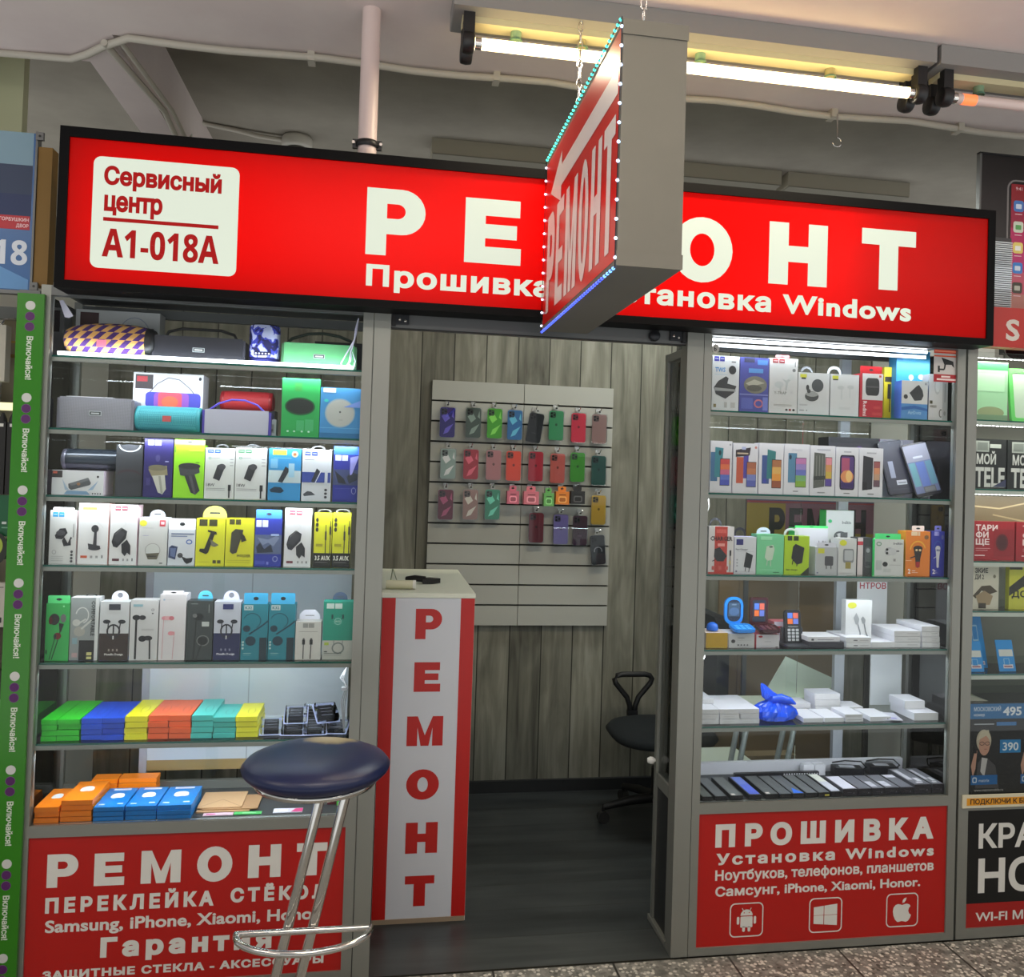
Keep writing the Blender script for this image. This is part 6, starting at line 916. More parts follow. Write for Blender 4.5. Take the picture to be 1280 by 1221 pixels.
# first shelf
e = empty('striped_speaker', (-.885, .13, ZA), 'rounded speaker in orange and purple striped cloth, on the top shelf', 'loudspeaker')
W_ = weave(); x0, x1, r = -.999, -.722, .057
b = MB(); n = 20; b.lathe([(r * max(.02, math.sin(math.acos(max(-1, min(1, -1 + 1.62 * i / n)))) ** .62), (x1 - x0) * .9 * i / n) for i in range(n + 1)], (x0, .095, ZA + r), W_, 44, 'x'); b.build('cloth_body', e, loc=(-.86, .095, ZA + r))
b = MB(); b.lathe([(r * .86, (x1 - x0) * .895), (r * .84, (x1 - x0) * .93), (r * .72, (x1 - x0) * .985), (r * .5, x1 - x0), (0, x1 - x0)], (x0, .095, ZA + r), BLACK, 36, 'x'); b.build('end_cap', e)
b = MB(); b.rect(Frame((-.87, .0365, ZA + .044)), -.014, -.011, .014, .011, M((230, 130, 160))); b.build('badge', e)
e = slab_speaker('boombox_speaker', 'wide black speaker with a carry handle, between the striped and the camouflage speakers', -.73, -.45, .06, .15, ZA, ZA + .083, M((26, 26, 34), .5), M((50, 50, 58), .4), .012)
strap(e, [(-.70, .1, ZA + .08), (-.69, .1, ZA + .1), (-.65, .1, ZA + .112), (-.53, .1, ZA + .112), (-.49, .1, ZA + .1), (-.48, .1, ZA + .08)], .0045, BLACK)
e = empty('camouflage_speaker', (-.395, .1, ZA), 'upright round speaker in blue and white camouflage cloth', 'loudspeaker')
b = MB(); b.lathe([(.046, .028), (.048, .034), (.048, .128), (.045, .134)], (-.395, .1, ZA), camo(), 40); b.build('cloth_body', e, loc=(-.395, .1, ZA + .08))
b = MB(); b.lathe([(.0, .134), (.042, .137), (.046, .134), (.045, .13)], (-.395, .1, ZA), BLACK, 36); b.build('top_cap', e)
b = MB(); b.lathe([(0, 0), (.036, 0), (.046, .012), (.0475, .028), (.04, .028)], (-.395, .1, ZA), M((44, 46, 110), .4), 36); b.build('base', e)
b = MB(); f = Frame((-.395, .0515, ZA + .04)); b.rect(f, -.026, -.006, .026, .006, M((30, 30, 70)))
for k in range(5): b.ell(f, -.02 + .01 * k, 0, .003, .003, M((210, 214, 240)), .0006, 8)
b.build('button_row', e)
e = slab_speaker('green_speaker', 'muted green speaker with a dark carry strap, at the right end of the top shelf', -.338, -.102, .06, .14, ZA, ZA + .082, M((92, 168, 112), .6), M((60, 110, 74), .5), .016)
strap(e, [(-.335, .1, ZA + .075), (-.31, .1, ZA + .10), (-.26, .1, ZA + .118), (-.21, .1, ZA + .122), (-.16, .1, ZA + .115), (-.115, .1, ZA + .098), (-.104, .1, ZA + .07), (-.104, .1, ZA + .03)], .005, M((28, 44, 34), .6), 'strap')
# second shelf
e = slab_speaker('grey_speaker', 'wide silver grey speaker at the left end of the second shelf', -.998, -.775, .06, .15, ZB, ZB + .098, mesh_cloth('grey_mesh', (150, 150, 158), (126, 126, 134), 420), M((130, 130, 140), .4), .008)
card(-.975, -.84, .07, .15, ZB + .0985, (206, 208, 212), [('l', [(.1, .3), (.9, .3)], .02, (150, 150, 156))], 'white papers lying on top of the silver grey speaker', 'paper_sheet', 'paper')
barrel('teal_speaker', 'teal cylinder speaker in patterned cloth, in front of the white speaker carton', -.775, -.578, .10, ZB, .041, mesh_cloth('teal_mesh', (84, 176, 186), (58, 148, 160), 260), M((60, 160, 170), .4), (200, 90, 90))
barrel('red_speaker', 'red cylinder speaker lying high behind the purple trimmed speaker', -.545, -.375, .25 - .03, ZB + .079, .036, M((196, 52, 56), .6), M((170, 40, 46), .4), None)
e = slab_speaker('purple_speaker', 'white speaker with purple ends and a thin purple strap, on the second shelf', -.572, -.362, .06, .13, ZB, ZB + .078, M((176, 176, 190), .35), M((76, 62, 160), .4), .014, False)
strap(e, [(-.56, .095, ZB + .075), (-.53, .095, ZB + .098), (-.49, .095, ZB + .112), (-.45, .095, ZB + .112), (-.41, .095, ZB + .098), (-.385, .095, ZB + .075)], .003, M((90, 74, 190), .4), 'strap')
# third shelf
barrel('dark_speaker', 'dark glossy cylinder speaker lying on a white carton', -.985, -.805, .10, 1.5742, .034, M((44, 50, 58), .2, .3), M((96, 96, 108), .3, .4))
# white cable hanging at the right end
b = MB(); b.tube([(-.10, .05, ZA + .17), (-.108, .045, ZA + .13), (-.11, .045, ZA + .10), (-.13, .045, ZA + .06), (-.15, .045, ZA + .02), (-.14, .045, ZA + .006), (-.12, .045, ZA + .03), (-.115, .045, ZA + .06), (-.105, .045, ZA + .03), (-.11, .045, ZA + .008), (-.125, .045, ZA + .02), (-.12, .045, ZA + .06), (-.105, .05, ZA + .12), (-.1, .05, ZA + .17)], .0022, M((206, 200, 226), .4), 6); tag(b.build('white_cable'), 'loop of thin white cable hanging beside the green speaker', 'cable')
b = MB(); b.poly(Frame((-1.0, .05, 0)), [(0, ZA + .17), (.012, ZA + .172), (.042, ZA + .125), (.03, ZA + .118), (.018, ZA + .12)], M((214, 210, 228), .5), 0, .001); tag(b.build('price_tag'), 'white paper tag hanging in the top corner above the striped speaker', 'tag')
b = MB()
for k in range(3): b.tube([(-.098 + .002 * k, .06, .993 - .02), (-.106 - .006 * k, .06, .993 - .06), (-.1 + .004 * k, .06, .993 - .09), (-.112 + .006 * k, .06, .993 - .14), (-.1, .06, .75 + .01)], .002, M((150, 150, 152)), 6)
b.box(-.112, -.096, .05, .068, .993 - .1, .993 - .09, M((150, 150, 152))); tag(b.build('white_cable'), 'bundle of white cables with a tie, hanging above the black plug packs', 'cable')
# white board behind the lower left shelves, wooden edge below it
e = empty('back_board', (-.43, .32, .54), 'white board behind the lower shelves of the left case', 'board')
b = MB(); b.box(-.76, -.1, .315, .325, .60, 1.24, M((206, 210, 218), .4)); b.box(-.437, -.433, .3145, .316, .60, 1.24, M((170, 174, 182))); b.build('panel', e)
bx('edge_stile', -.782, -.758, .312, .328, .55, 1.26, M((176, 172, 180), .4), e); bx('wooden_edge', -.76, -.1, .315, .325, .565, .60, M((170, 140, 90), .6), e)

# ================================================================ right case: phones on show
ZR2, ZR4, ZR5, ZR6 = 1.564, 1.028, .766, .515
def leaning(x, w, h, lab, body, art, tilt=-16, lean=14):
    e = empty('display_phone', (x, .09 if x < 1.9 else .07, ZR2 + .0125), lab, 'phone', 'display phones leaning on the second right shelf'); fr = Frame((0, 0, 0))
    b = MB(); b.rrect(fr, -w / 2, 0, w / 2, h, .012, M(body, .25), 0, .008); o = b.build('body'); o.parent = e
    b = MB(); b.art(Frame((-w / 2 + .004, -.0004, .004)), w - .008, h - .008, art); o = b.build('screen'); o.parent = e
    b = MB(); b.poly(Frame((w * .1, .03, 0)), [(-.02, 0), (.02, 0), (.012, h * .5), (-.012, h * .5)], M((190, 194, 196), .3), 0, .002); o = b.build('stand'); o.parent = e
    e.rotation_euler = (math.radians(-lean), math.radians(tilt), 0)
leaning(1.808 + .055, .098, .205, 'dark grey display phone with a white label, leaning beside the white phone cartons', (44, 46, 60), [('r', 0, 0, 1, 1, (58, 60, 76)), ('e', .45, .97, .025, .012, (110, 112, 130)), ('p', [(.2, .3), (.42, .3), (.42, .62), (.2, .62)], (150, 156, 180)), ('r', .4, .16, .85, .25, (196, 200, 214)), ('l', [(.1, .08), (.9, .08)], .012, (90, 92, 110)), ('r', .46, .19, .8, .21, (120, 124, 140))], -7)
leaning(1.962, .104, .2, 'leaning display phone with three blue phones on its pale screen', (40, 40, 50), [('r', 0, .04, 1, .99, (150, 152, 172)), ('r', 0, .04, 1, .66, (110, 120, 160)), ('r', .04, .18, .3, .64, (106, 160, 176)), ('r', .34, .14, .68, .64, (96, 120, 190)), ('r', .72, .18, .98, .64, (100, 146, 170)), ('r', .3, .72, .7, .76, (206, 210, 226)), ('r', .34, .04, .84, .16, (96, 98, 106)), ('r', .38, .06, .8, .14, (120, 122, 128))], -12)
b = MB(); b.box(1.80, 2.0, .235, .24, ZR2, ZR2 + .22, M((208, 206, 226), .4)); b.rect(Frame((0, .2345, ZR2)), 1.80, .2, 1.86, .22, M((130, 40, 120))); b.poly(Frame((0, .2345, ZR2)), [(1.96, .06), (2.0, .16), (2.0, .02)], M((150, 90, 160))); tag(b.build('poster_card', loc=(1.9, .237, ZR2)), 'pale lilac card standing behind the leaning display phones', 'card')
def flip(x0, x1, zb, lab, col, screen, low, y=.075, h=.098):
    w = x1 - x0; e = empty('flip_phone', ((x0 + x1) / 2, y, zb), lab, 'phone'); CM = M(col, .25)
    fr = Frame((x0, y + .045, zb + .012)); b = MB(); b.T = Matrix.Translation((0, 0, 0)); b.rrect(fr, 0, 0, w, h, w * (.42 if low == 0 else .12), CM, 0, .009); b.build('lid', e)
    b = MB(); b.rrect(fr, w * .14, h * .12, w * .86, h * .9, w * (.3 if low == 0 else .06), M((40, 50, 70), .2), .0006)
    b.art(Frame(fr.p(w * .2, h * .3), (1, 0, 0), (0, 0, 1)), w * .6, h * .5, screen, .001); b.build('screen', e)
    b = MB(); fr2 = Frame((x0, y - .05, zb + .004), (1, 0, 0), (.12, .96, .08)); b.rrect(fr2, 0, 0, w * 1.15, .095, w * .3, CM, .006, .010)
    for i in range(4):
        for j in range(3): b.rrect(fr2, w * (.2 + .27 * j), .014 + .014 * i, w * (.4 + .27 * j), .022 + .014 * i, .002, M([min(255, v + 50) for v in col], .3), .0066)
    b.build('keypad', e)
flip(1.206, 1.276, ZR4 + .056, 'bright blue flip phone standing open on a white carton', (34, 140, 236), [('r', 0, 0, 1, 1, (60, 84, 110)), ('e', .5, .35, .45, .3, (80, 110, 150)), ('r', .3, .8, .7, .9, (120, 140, 160))], 0)
tiles = [('r', .0, 0, 1, 1, (30, 24, 34)), ('r', .04, .52, .48, .98, (90, 130, 226)), ('r', .52, .52, .96, .98, (226, 110, 90)), ('r', .04, .04, .48, .48, (240, 120, 60)), ('r', .52, .04, .96, .48, (110, 130, 220))]
flip(1.302, 1.37, ZR4 + .055, 'black and red flip phone standing open with four coloured tiles on its screen', (64, 22, 30), tiles, 1)
e = empty('key_phone', (1.458, .10, ZR4), 'upright black key phone with big white keys and four coloured tiles on a dark stand', 'phone'); z = ZR4 + .006
fr = Frame((1.428, .098, z), (1, 0, 0), (0, .12, .99)); b = MB(); b.rrect(fr, 0, 0, .062, .118, .014, M((42, 44, 48), .35), .0, .012); b.build('body', e)
b = MB(); b.art(Frame(fr.p(.009, .066, .0004), (1, 0, 0), (0, .12, .99)), .044, .042, tiles, .0004); b.text(fr, 'NOKIA', .02, .111, .004, WHITE, d=.0006) if False else None; b.build('screen', e)
b = MB()
for i in range(4):
    for j in range(3): b.rrect(fr, .010 + .0155 * j, .008 + .0115 * i, .0215 + .0155 * j, .0165 + .0115 * i, .002, M((190, 194, 196), .3), .0008)
b.rect(fr, .012, .056, .05, .061, M((120, 124, 126)), .0008); b.build('keys', e)
b = MB(); b.box(1.415, 1.51, .05, .16, ZR4, ZR4 + .006, M((70, 72, 78), .3)); b.box(1.42, 1.5, .113, .125, ZR4 + .006, ZR4 + .06, M((70, 72, 78), .3)); b.build('stand', e)
b = MB(); b.lathe([(0, 0), (.022, 0), (.024, .006), (.02, .02), (.008, .027), (0, .028)], (1.15, .09, ZR4 + .0545), M((30, 110, 226), .25), 24, 'z', .85); tag(b.build('blue_phone', loc=(1.15, .09, ZR4 + .0545)), 'rounded bright blue closed phone lying on the mustard yellow carton', 'phone')
WB = (206, 206, 208); GR4 = 'white accessory cartons on the fourth shelf of the right case'; lr = [('r', .3, .3, .46, .5, (90, 90, 96)), ('l', [(.55, .4), (.9, .4)], .02, (150, 150, 156))]
def wstack(x0, x1, y0, y1, z, h, n, lab, grp, art=(), kind='accessory_box'):
    for k in range(n):
        d = random.uniform(-.0022, .0022); pos = 'only' if n == 1 else 'top' if k == n - 1 else 'bottom' if k == 0 else ('middle' if n == 3 else ORD[k])
        product(kind, (lab % pos) if '%' in lab else lab, grp, x0 + d, x1 + d, y0, y1, z + k * h, z + (k + 1) * h - .0012, WB, (232, 232, 240), list(art), None)
wstack(1.6364, 1.732, .05, .19, ZR4, .0185, 2, '%s white carton in front of the standing cable carton', GR4, lr)
wstack(1.5, 1.6, .13, .2, ZR4, .02, 1, 'flat white carton behind the black carton on the fourth right shelf', GR4)
wstack(1.7351, 1.8215, .05, .2, ZR4, .0205, 1, 'single white carton between two white stacks on the fourth right shelf', GR4)
wstack(1.8224, 1.9255, .05, .2, ZR4, .02, 3, '%s white carton of the lower of the two stacks at the right end', GR4, [('l', [(.5, .5), (.9, .5)], .012, (130, 130, 136)), ('l', [(.05, .5), (.3, .5)], .008, (170, 170, 174))])
wstack(1.93, 2.0, .05, .21, ZR4, .0192, 4, '%s white carton of the tallest stack at the right end', GR4, [('l', [(.55, .7), (.9, .7)], .014, (120, 120, 126)), ('l', [(.55, .35), (.8, .35)], .014, (150, 150, 150))])
# fifth shelf: white cartons and the blue bag
G5 = 'white cartons on the fifth shelf of the right case'; a5 = [('l', [(.2, .5), (.7, .5)], .006, (150, 146, 130)), ('l', [(.1, .25), (.5, .25)], .006, (170, 168, 150))]
for j, (x0, x1, w) in enumerate(((1.105, 1.168, 'left'), (1.169, 1.243, 'middle'), (1.244, 1.316, 'right'))):
    wstack(x0, x1, .05, .24, ZR5, .0172, 3, {'left': '%s white carton of the stack by the left post, under one more carton', 'middle': '%s white carton of the middle stack left of the blue bag', 'right': '%s white carton of the stack touching the blue bag'}[w], G5, a5)
wstack(1.106, 1.176, .12, .24, ZR5 + .0518, .017, 1, 'white carton lying on top of the stack by the left post', G5)
wstack(1.482, 1.556, .05, .17, ZR5, .016, 1, 'flat white carton just right of the blue bag', G5); wstack(1.559, 1.632, .05, .17, ZR5, .016, 1, 'second flat white carton from the blue bag', G5)
wstack(1.50, 1.575, .178, .262, ZR5, .017, 2, '%s white carton of the low pair behind the flat cartons', G5); wstack(1.59, 1.69, .178, .262, ZR5, .0225, 3, '%s white carton of the tall rear stack in the middle of the shelf', G5)
wstack(1.64, 1.708, .05, .15, ZR5, .0135, 2, '%s white carton of the small front pair in the middle of the shelf', G5, [('l', [(.1, .5), (.9, .5)], .02, (110, 106, 104))])
wstack(1.735, 1.815, .05, .16, ZR5, .017, 1, 'white carton with a dark dot, right of the small front pair', G5, [('e', .85, .5, .03, .15, (60, 60, 64))])
wstack(1.70, 1.78, .178, .262, ZR5, .018, 1, 'white carton at the back, behind the one with the dark dot', G5)
wstack(1.905, 2.0, .05, .2, ZR5, .0275, 1, 'larger white carton at the right end of the fifth shelf', G5); wstack(1.9, 1.98, .1, .2, ZR5 + .0278, .03, 1, 'white carton on top of the larger one at the right end', G5)
for q, (x, y, r) in enumerate(((1.82, .11, 8), (1.83, .09, -14))): 
    b = MB(); b.box(-.035, .035, -.05, .05, 0, .003, M((206, 206, 220), .3)); b.rect(Frame((-.03, -.04, .0031), (1, 0, 0), (0, 1, 0)), 0, 0, .05, .02, M((150, 146, 200))); o = b.build('paper_pack'); o.location = (x, y, ZR5 + .004 * q); o.rotation_euler.z = math.radians(r); tag(o, ('lower' if q == 0 else 'upper') + ' thin white packet between the dotted carton and the right end', 'packet', 'thin packets on the fifth shelf')
def bag():
    cx, cy, n, k = 1.39, .10, 40, 15; BL = M((14, 84, 240), .18, coat=.4); pts = []
    prof = [(.055, 0), (.073, .006), (.079, .02), (.074, .036), (.058, .05), (.036, .06), (.02, .066), (.017, .072), (.026, .08), (.022, .09), (.014, .10), (.008, .112), (.002, .118)]
    for i, (r, h) in enumerate(prof):
        for j in range(n):
            a = 2 * math.pi * j / n; q = 1 + (.10 * math.sin(3 * a + i * .9) + .08 * math.sin(7 * a - i * 1.4) + random.uniform(-.11, .11)) * min(1, i * .5)
            pts.append((cx - (.0 if i < 7 else .008 * (i - 6)) + r * q * math.cos(a), cy + r * .72 * q * math.sin(a), ZR5 + h * (1 + .09 * math.sin(4 * a + i) * (i > 0))))
    b = MB(); b.add(pts, [(i * n + j, i * n + (j + 1) % n, (i + 1) * n + (j + 1) % n, (i + 1) * n + j) for i in range(len(prof) - 1) for j in range(n)], BL, False)
    b.tube([(cx - .02, cy, ZR5 + .07), (cx + .02, cy - .02, ZR5 + .078), (cx + .05, cy - .025, ZR5 + .07), (cx + .07, cy - .03, ZR5 + .06)], [.012, .016, .013, .003], BL, 10)
    tag(b.build('plastic_bag', loc=(cx, cy, ZR5)), 'small knotted shiny blue plastic bag among the white cartons', 'bag')
bag()
# deck: dark battery packs in a row, tops lightened to mimic LED reflections
G6 = 'dark battery packs on the deck of the right case'
names = ['first dark battery pack, against the left post', 'second dark battery pack from the left post', 'third dark battery pack from the left post', 'dark battery pack with a violet blue label', 'dark ribbed battery pack right of the violet blue one', 'grey battery pack, second after the violet blue one', 'dark battery pack with a small blue corner', 'dark grey battery pack, second before the pale topped one', 'dark battery pack with a yellow sticker, just before the pale topped one', 'battery pack with a long pale top, in the middle of the deck']
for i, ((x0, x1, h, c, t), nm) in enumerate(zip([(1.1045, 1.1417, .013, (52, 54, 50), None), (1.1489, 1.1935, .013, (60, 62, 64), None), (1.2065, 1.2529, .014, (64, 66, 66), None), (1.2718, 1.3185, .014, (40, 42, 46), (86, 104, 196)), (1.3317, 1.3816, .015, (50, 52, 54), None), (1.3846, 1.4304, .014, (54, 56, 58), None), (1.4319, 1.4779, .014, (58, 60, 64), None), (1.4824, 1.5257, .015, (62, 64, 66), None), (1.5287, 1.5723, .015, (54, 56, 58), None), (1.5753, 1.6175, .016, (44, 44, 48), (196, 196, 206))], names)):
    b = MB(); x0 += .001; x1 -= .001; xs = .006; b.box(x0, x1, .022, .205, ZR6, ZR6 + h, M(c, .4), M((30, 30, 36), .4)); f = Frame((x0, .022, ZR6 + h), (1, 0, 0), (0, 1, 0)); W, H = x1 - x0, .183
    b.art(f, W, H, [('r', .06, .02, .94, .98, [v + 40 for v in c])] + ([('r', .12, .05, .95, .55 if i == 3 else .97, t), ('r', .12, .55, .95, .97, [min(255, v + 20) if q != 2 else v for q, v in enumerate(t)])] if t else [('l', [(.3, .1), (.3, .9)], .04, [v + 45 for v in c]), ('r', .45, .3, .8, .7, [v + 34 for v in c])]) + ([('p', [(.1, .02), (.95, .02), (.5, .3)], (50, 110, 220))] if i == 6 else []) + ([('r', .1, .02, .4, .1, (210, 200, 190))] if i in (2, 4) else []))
    if i == 8: b.rect(Frame((x0, .0215, ZR6)), W * .55, .003, W * .95, .009, M((220, 210, 90)))
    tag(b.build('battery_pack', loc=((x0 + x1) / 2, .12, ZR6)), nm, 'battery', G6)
b = MB(); b.box(1.30, 1.63, .21, .225, ZR6, ZR6 + .022, M((34, 34, 38), .4)); 
for k in range(14): b.rect(Frame((1.49, .2095, ZR6)), .01 * k, .012, .01 * k + .005, .018, M((200, 200, 206)))
tag(b.build('connector_strip', loc=(1.46, .217, ZR6)), 'long black battery pack lying across behind the others', 'battery', G6)
names = ['small white topped battery pack beside the pale long one', 'dark battery pack, second in the right group', 'grey battery pack with a white label, third in the right group', 'wide grey battery pack with a white label, fourth in the right group', 'dark battery pack with a white strip at the back', 'thick grey hard drive like pack with labels near the right end', 'thick grey pack with labels at the right end of the deck']
for i, ((x0, x1), nm) in enumerate(zip([(1.6206, 1.6767), (1.6798, 1.7317), (1.7332, 1.7809), (1.7839, 1.8396), (1.8427, 1.8924), (1.8955, 1.9612), (1.9644, 2.0179)], names)):
    x1 = min(x1, 2.0115)
    h = .024 if i < 5 else .032; d = .155 if i < 5 else .19; b = MB(); x0 += .001; x1 -= .001; b.box(x0, x1, .022, d, ZR6, ZR6 + h, M((78, 78, 84), .4), M((38, 36, 46), .4)); f = Frame((x0, .022, ZR6 + h), (1, 0, 0), (0, 1, 0)); W, H = x1 - x0, d - .022
    b.art(f, W, H, [('r', .04, .03, .96, .97, (108, 108, 116))] + ([('r', .06, .05, .95, .95, (206, 204, 216))] if i == 0 else [('r', .1, .12, .6, .5, (190, 188, 198)), ('l', [(.2, .3), (.5, .3)], .03, (90, 90, 96))] if i in (2, 3) else [('r', .1, .75, .9, .95, (210, 208, 220))] if i == 4 else [('r', .1, .3, .4, .9, (200, 198, 208)), ('r', .5, .2, .8, .4, (210, 208, 214)), ('r', .3, .1, .7, .16, (220, 216, 220))] if i > 4 else [])); b.art(Frame((x0, .022, ZR6)), W, h, [('l', [(.3, .5), (.6, .5)], .02, (100, 98, 110)), ('r', .7, .3, .8, .5, (90, 90, 100))])  # top colour lightened here too, for the LED reflections
    tag(b.build('battery_pack', loc=((x0 + x1) / 2, .1, ZR6)), nm, 'battery', G6)
for x, y, lab in ((1.645, .235, 'white boxy power adapter left of the black adapters, at the back of the deck'), (1.60, .235, 'second white boxy power adapter at the back of the deck')):
    b = MB(); b.box(x - .02, x + .022, y - .003, y + .03, ZR6 + .0, ZR6 + .04, M((212, 212, 218), .4)); tag(b.build('power_adapter', bevel=.005, loc=(x, y, ZR6)), lab, 'adapter')
for x0, x1, y0, y1, z0, rz, lab in ((1.70, 1.80, .185, .26, .0, -12, 'black laptop charger brick with a white label, at the back of the right deck'), (1.84, 1.95, .2, .262, .0, -8, 'black laptop charger brick nearest the right end of the deck')):
    e = empty('charger_brick', ((x0 + x1) / 2, (y0 + y1) / 2, ZR6), lab, 'adapter'); b = MB(); b.box(-.055, .055, -.026, .026, 0, .034, M((34, 34, 38), .4)); b.art(Frame((-.05, -.022, .0342), (1, 0, 0), (0, 1, 0)), .1, .044, [('r', .2, .2, .75, .8, (170, 170, 176)), ('l', [(.25, .5), (.7, .5)], .02, (70, 70, 76))]); o = b.build('brick', None, .004); o.parent = e; o.location = (0, 0, 0)
    b = MB(); b.tube([(.05, 0, .02), (.075, .01, .03), (.06, .03, .045), (.0, .03, .046), (-.05, .02, .04)], .003, BLACK, 6); o = b.build('lead'); o.parent = e; o.location = (0, 0, 0); e.rotation_euler.z = math.radians(rz)
# stickers on the right case glass
b = MB(); f = Frame((1.926, .0118, 1.984)); b.art(f, .098, .126, [('r', 0, .0, 1, 1, (206, 200, 196)), ('r', 0, .82, 1, 1, (226, 70, 40)), ('r', 0, .72, 1, .76, (226, 90, 50)), ('r', .04, .86, .96, .9, (250, 150, 120)), ('p', [(.3, .7), (.78, .6), (.82, .42), (.7, .5), (.42, .5)], (30, 30, 32)), ('l', [(.46, .52), (.42, .36), (.2, .36)], .06, (30, 30, 32)), ('r', .16, .28, .24, .46, (30, 30, 32)), ('r', .56, .44, .72, .5, (206, 200, 196)), ('r', 0, 0, 1, .22, (170, 30, 40)), ('r', .3, .13, .66, .18, (240, 220, 216)), ('r', .12, .05, .9, .1, (240, 220, 216))]); tag(b.build('warning_sticker', loc=(1.97, .0118, 1.984)), 'white and red sticker with a black security camera on the right case glass', 'sticker')
b = MB(); f = Frame((1.104, .0118, 2.057)); b.ell(f, 0, 0, .013, .016, M((190, 188, 180))); b.text(f, 'b', -.006, -.008, .014, M((50, 50, 60)), d=.0004, bold=.03); tag(b.build('round_sticker', loc=(1.104, .0118, 2.057)), 'small round white sticker with a letter, top left on the right case', 'sticker')
b = MB(); b.tube([(1.105, .045, ZR2 - .02), (1.108, .045, ZR2 - .05), (1.1, .045, ZR2 - .075)], .002, WHITE, 6); b.tube([(1.104, .045, ZR5 + .25), (1.108, .045, ZR5 + .235), (1.096, .045, ZR5 + .21)], .002, WHITE, 6); tag(b.build('white_cable'), 'short pieces of white cable at the left post inside the right case', 'cable')

# behind the right case
b = MB(); b.box(1.735, 1.775, .305, .325, .0, 2.1, M((176, 178, 186), .4, .3)); struct(b.build('trim_1'))
e = empty('advert_banner', (1.75, 1.0, 1.3), 'yellow, pink and blue banner with large dark Cyrillic letters behind the right case', 'banner')
b = MB(); b.box(1.66, 2.3, .995, 1.0, 1.28, 1.60, M((120, 84, 100), .5)); f = Frame((1.66, .9945, 1.28)); b.art(f, .64, .32, [('r', 0, 0, .3, .72, (140, 124, 50)), ('r', 0, .76, 1, 1, (60, 66, 120)), ('r', .3, 0, 1, .3, (140, 126, 50)), ('l', [(0, .74), (1, .74)], .01, (150, 60, 70))]); f2 = Frame((1.66, .9935, 1.28))
for ch, a, c in (('Р', .11, .19), ('Е', .21, .28), ('М', .30, .39), ('О', .41, .50), ('Н', .52, .6)): b.block(f2, ch, a, .06, c, .21, M((36, 34, 34)), 0, .3, .2)
b.build('print', e); 
b = MB(); b.box(1.66, 2.3, .985, 1.01, 1.6, 1.61, ALUD); b.box(1.66, 1.68, .998, 1.012, 0, 1.6, ALUD); b.box(2.28, 2.3, .998, 1.012, 0, 1.6, ALUD); b.build('banner_stand', e)
e = empty('cardboard_sheet', (1.95, 1.2, .004), 'tall brown cardboard sheet standing behind the right case', 'cardboard')
b = MB(); b.box(1.62, 2.24, 1.2, 1.215, .004, 1.16, M((128, 110, 84), .8)); b.box(1.72, 1.722, 1.198, 1.2, .004, 1.16, M((90, 78, 60), .8)); b.build('sheet', e); b = MB(); b.box(1.75, 2.0, 1.12, 1.199, .004, .30, M((150, 132, 104), .8)); b.build('flap', e)
e = empty('notice_sheet', (1.87, .3, 1.13), 'pale sheet with red Cyrillic letters behind the white cable carton', 'notice')
b = MB(); b.box(1.80, 1.925, .268, .27, 1.035, 1.262, M((200, 200, 200), .5)); f = Frame((1.805, .2675, 1.18)); b.text(f, 'НТРОВ', .005, .03, .022, M((160, 50, 60)), x1=.115, bold=.02); b.build('sheet', e)
b = MB(); b.box(1.86, 1.99, .262, .265, ZR5 + .0005, ZR5 + .24, M((208, 212, 214), .35)); b.ell(Frame((1.86, .2615, ZR5)), .03, .232, .012, .009, M((226, 214, 60))); b.ell(Frame((1.86, .2615, ZR5)), .1, .232, .012, .009, M((226, 220, 110))); tag(b.build('white_sheet', loc=(1.92, .264, ZR5)), 'white wrinkled sheet with two yellow dots, standing at the back of the fifth right shelf', 'sheet')
b = MB(); fr = Frame((1.47, .42, .77)); b.poly(fr, [(.035, -.017), (.03, 0), (.12, .15), (.33, .06), (.30, -.017)], M((196, 206, 186), .5), 0, .004); o = b.build('tilted_sheet', loc=(1.6, .42, .72)); tag(o, 'pale greenish sheet leaning behind the right case, above the blue bag', 'sheet')
b = MB(); b.box(1.2, 1.7, .36, .48, .738, .752, M((206, 212, 196), .5)); e = empty('folding_table', (1.45, .5, .004), 'small pale table with slanted grey legs behind the right case', 'table'); b.build('table_top', e)
for x0, x1 in ((1.44, 1.31), (1.64, 1.5)):
    for y in (.4, .58):
        b = MB(); b.tube([(x0, y - .1 * (y > .5), .738), (x1, y - .1 * (y > .5), .016)], .011, M((176, 182, 180), .35, .4), 10); b.build('leg', e)
b = MB(); b.box(1.215, 1.5, .52, .70, .004, .47, M((206, 214, 198), .5)); b.box(1.21, 1.505, .515, .705, .452, .478, M((212, 220, 204), .5)); tag(b.build('pale_carton', loc=(1.35, .61, .004)), 'big pale carton standing low behind the right case, under the folding table', 'box')

# ================================================================ neighbour on the left
e = empty('green_banner', (-1.056, -.008, 0), 'tall narrow green panel with white and purple dots, left of the shop front', 'banner')
def greenmat():
    mt, nt, bs = nodemat('green_film'); bs.inputs['Base Color'].default_value = [lin(v) for v in (44, 122, 14)] + [1]; bs.inputs['Roughness'].default_value = .22; return mt
b = MB(); b.box(-1.093, -1.0185, -.014, -.002, .0, 2.098, greenmat()); f = Frame((0, -.0145, 0)); PU = M((78, 18, 92)); WD = M((196, 198, 196))
for k in range(8):
    z = 2.062 - .2752 * k
    b.ell(f, -1.056, z, .0137, .0137, WD, 0, 24)
    for q in (.0325, .0635): b.ell(f, -1.056, z - q, .0137, .0137, M((120, 100, 124)), 0, 24); b.ell(f, -1.056, z - q, .0127, .0127, PU, .0003, 24)
    b.text(f, 'Включайся!', -1.062, z - .092, .0165, M((206, 216, 200)), d=.0003, bold=.03, rot=-90) if z > .15 else None
b.build('film', e)
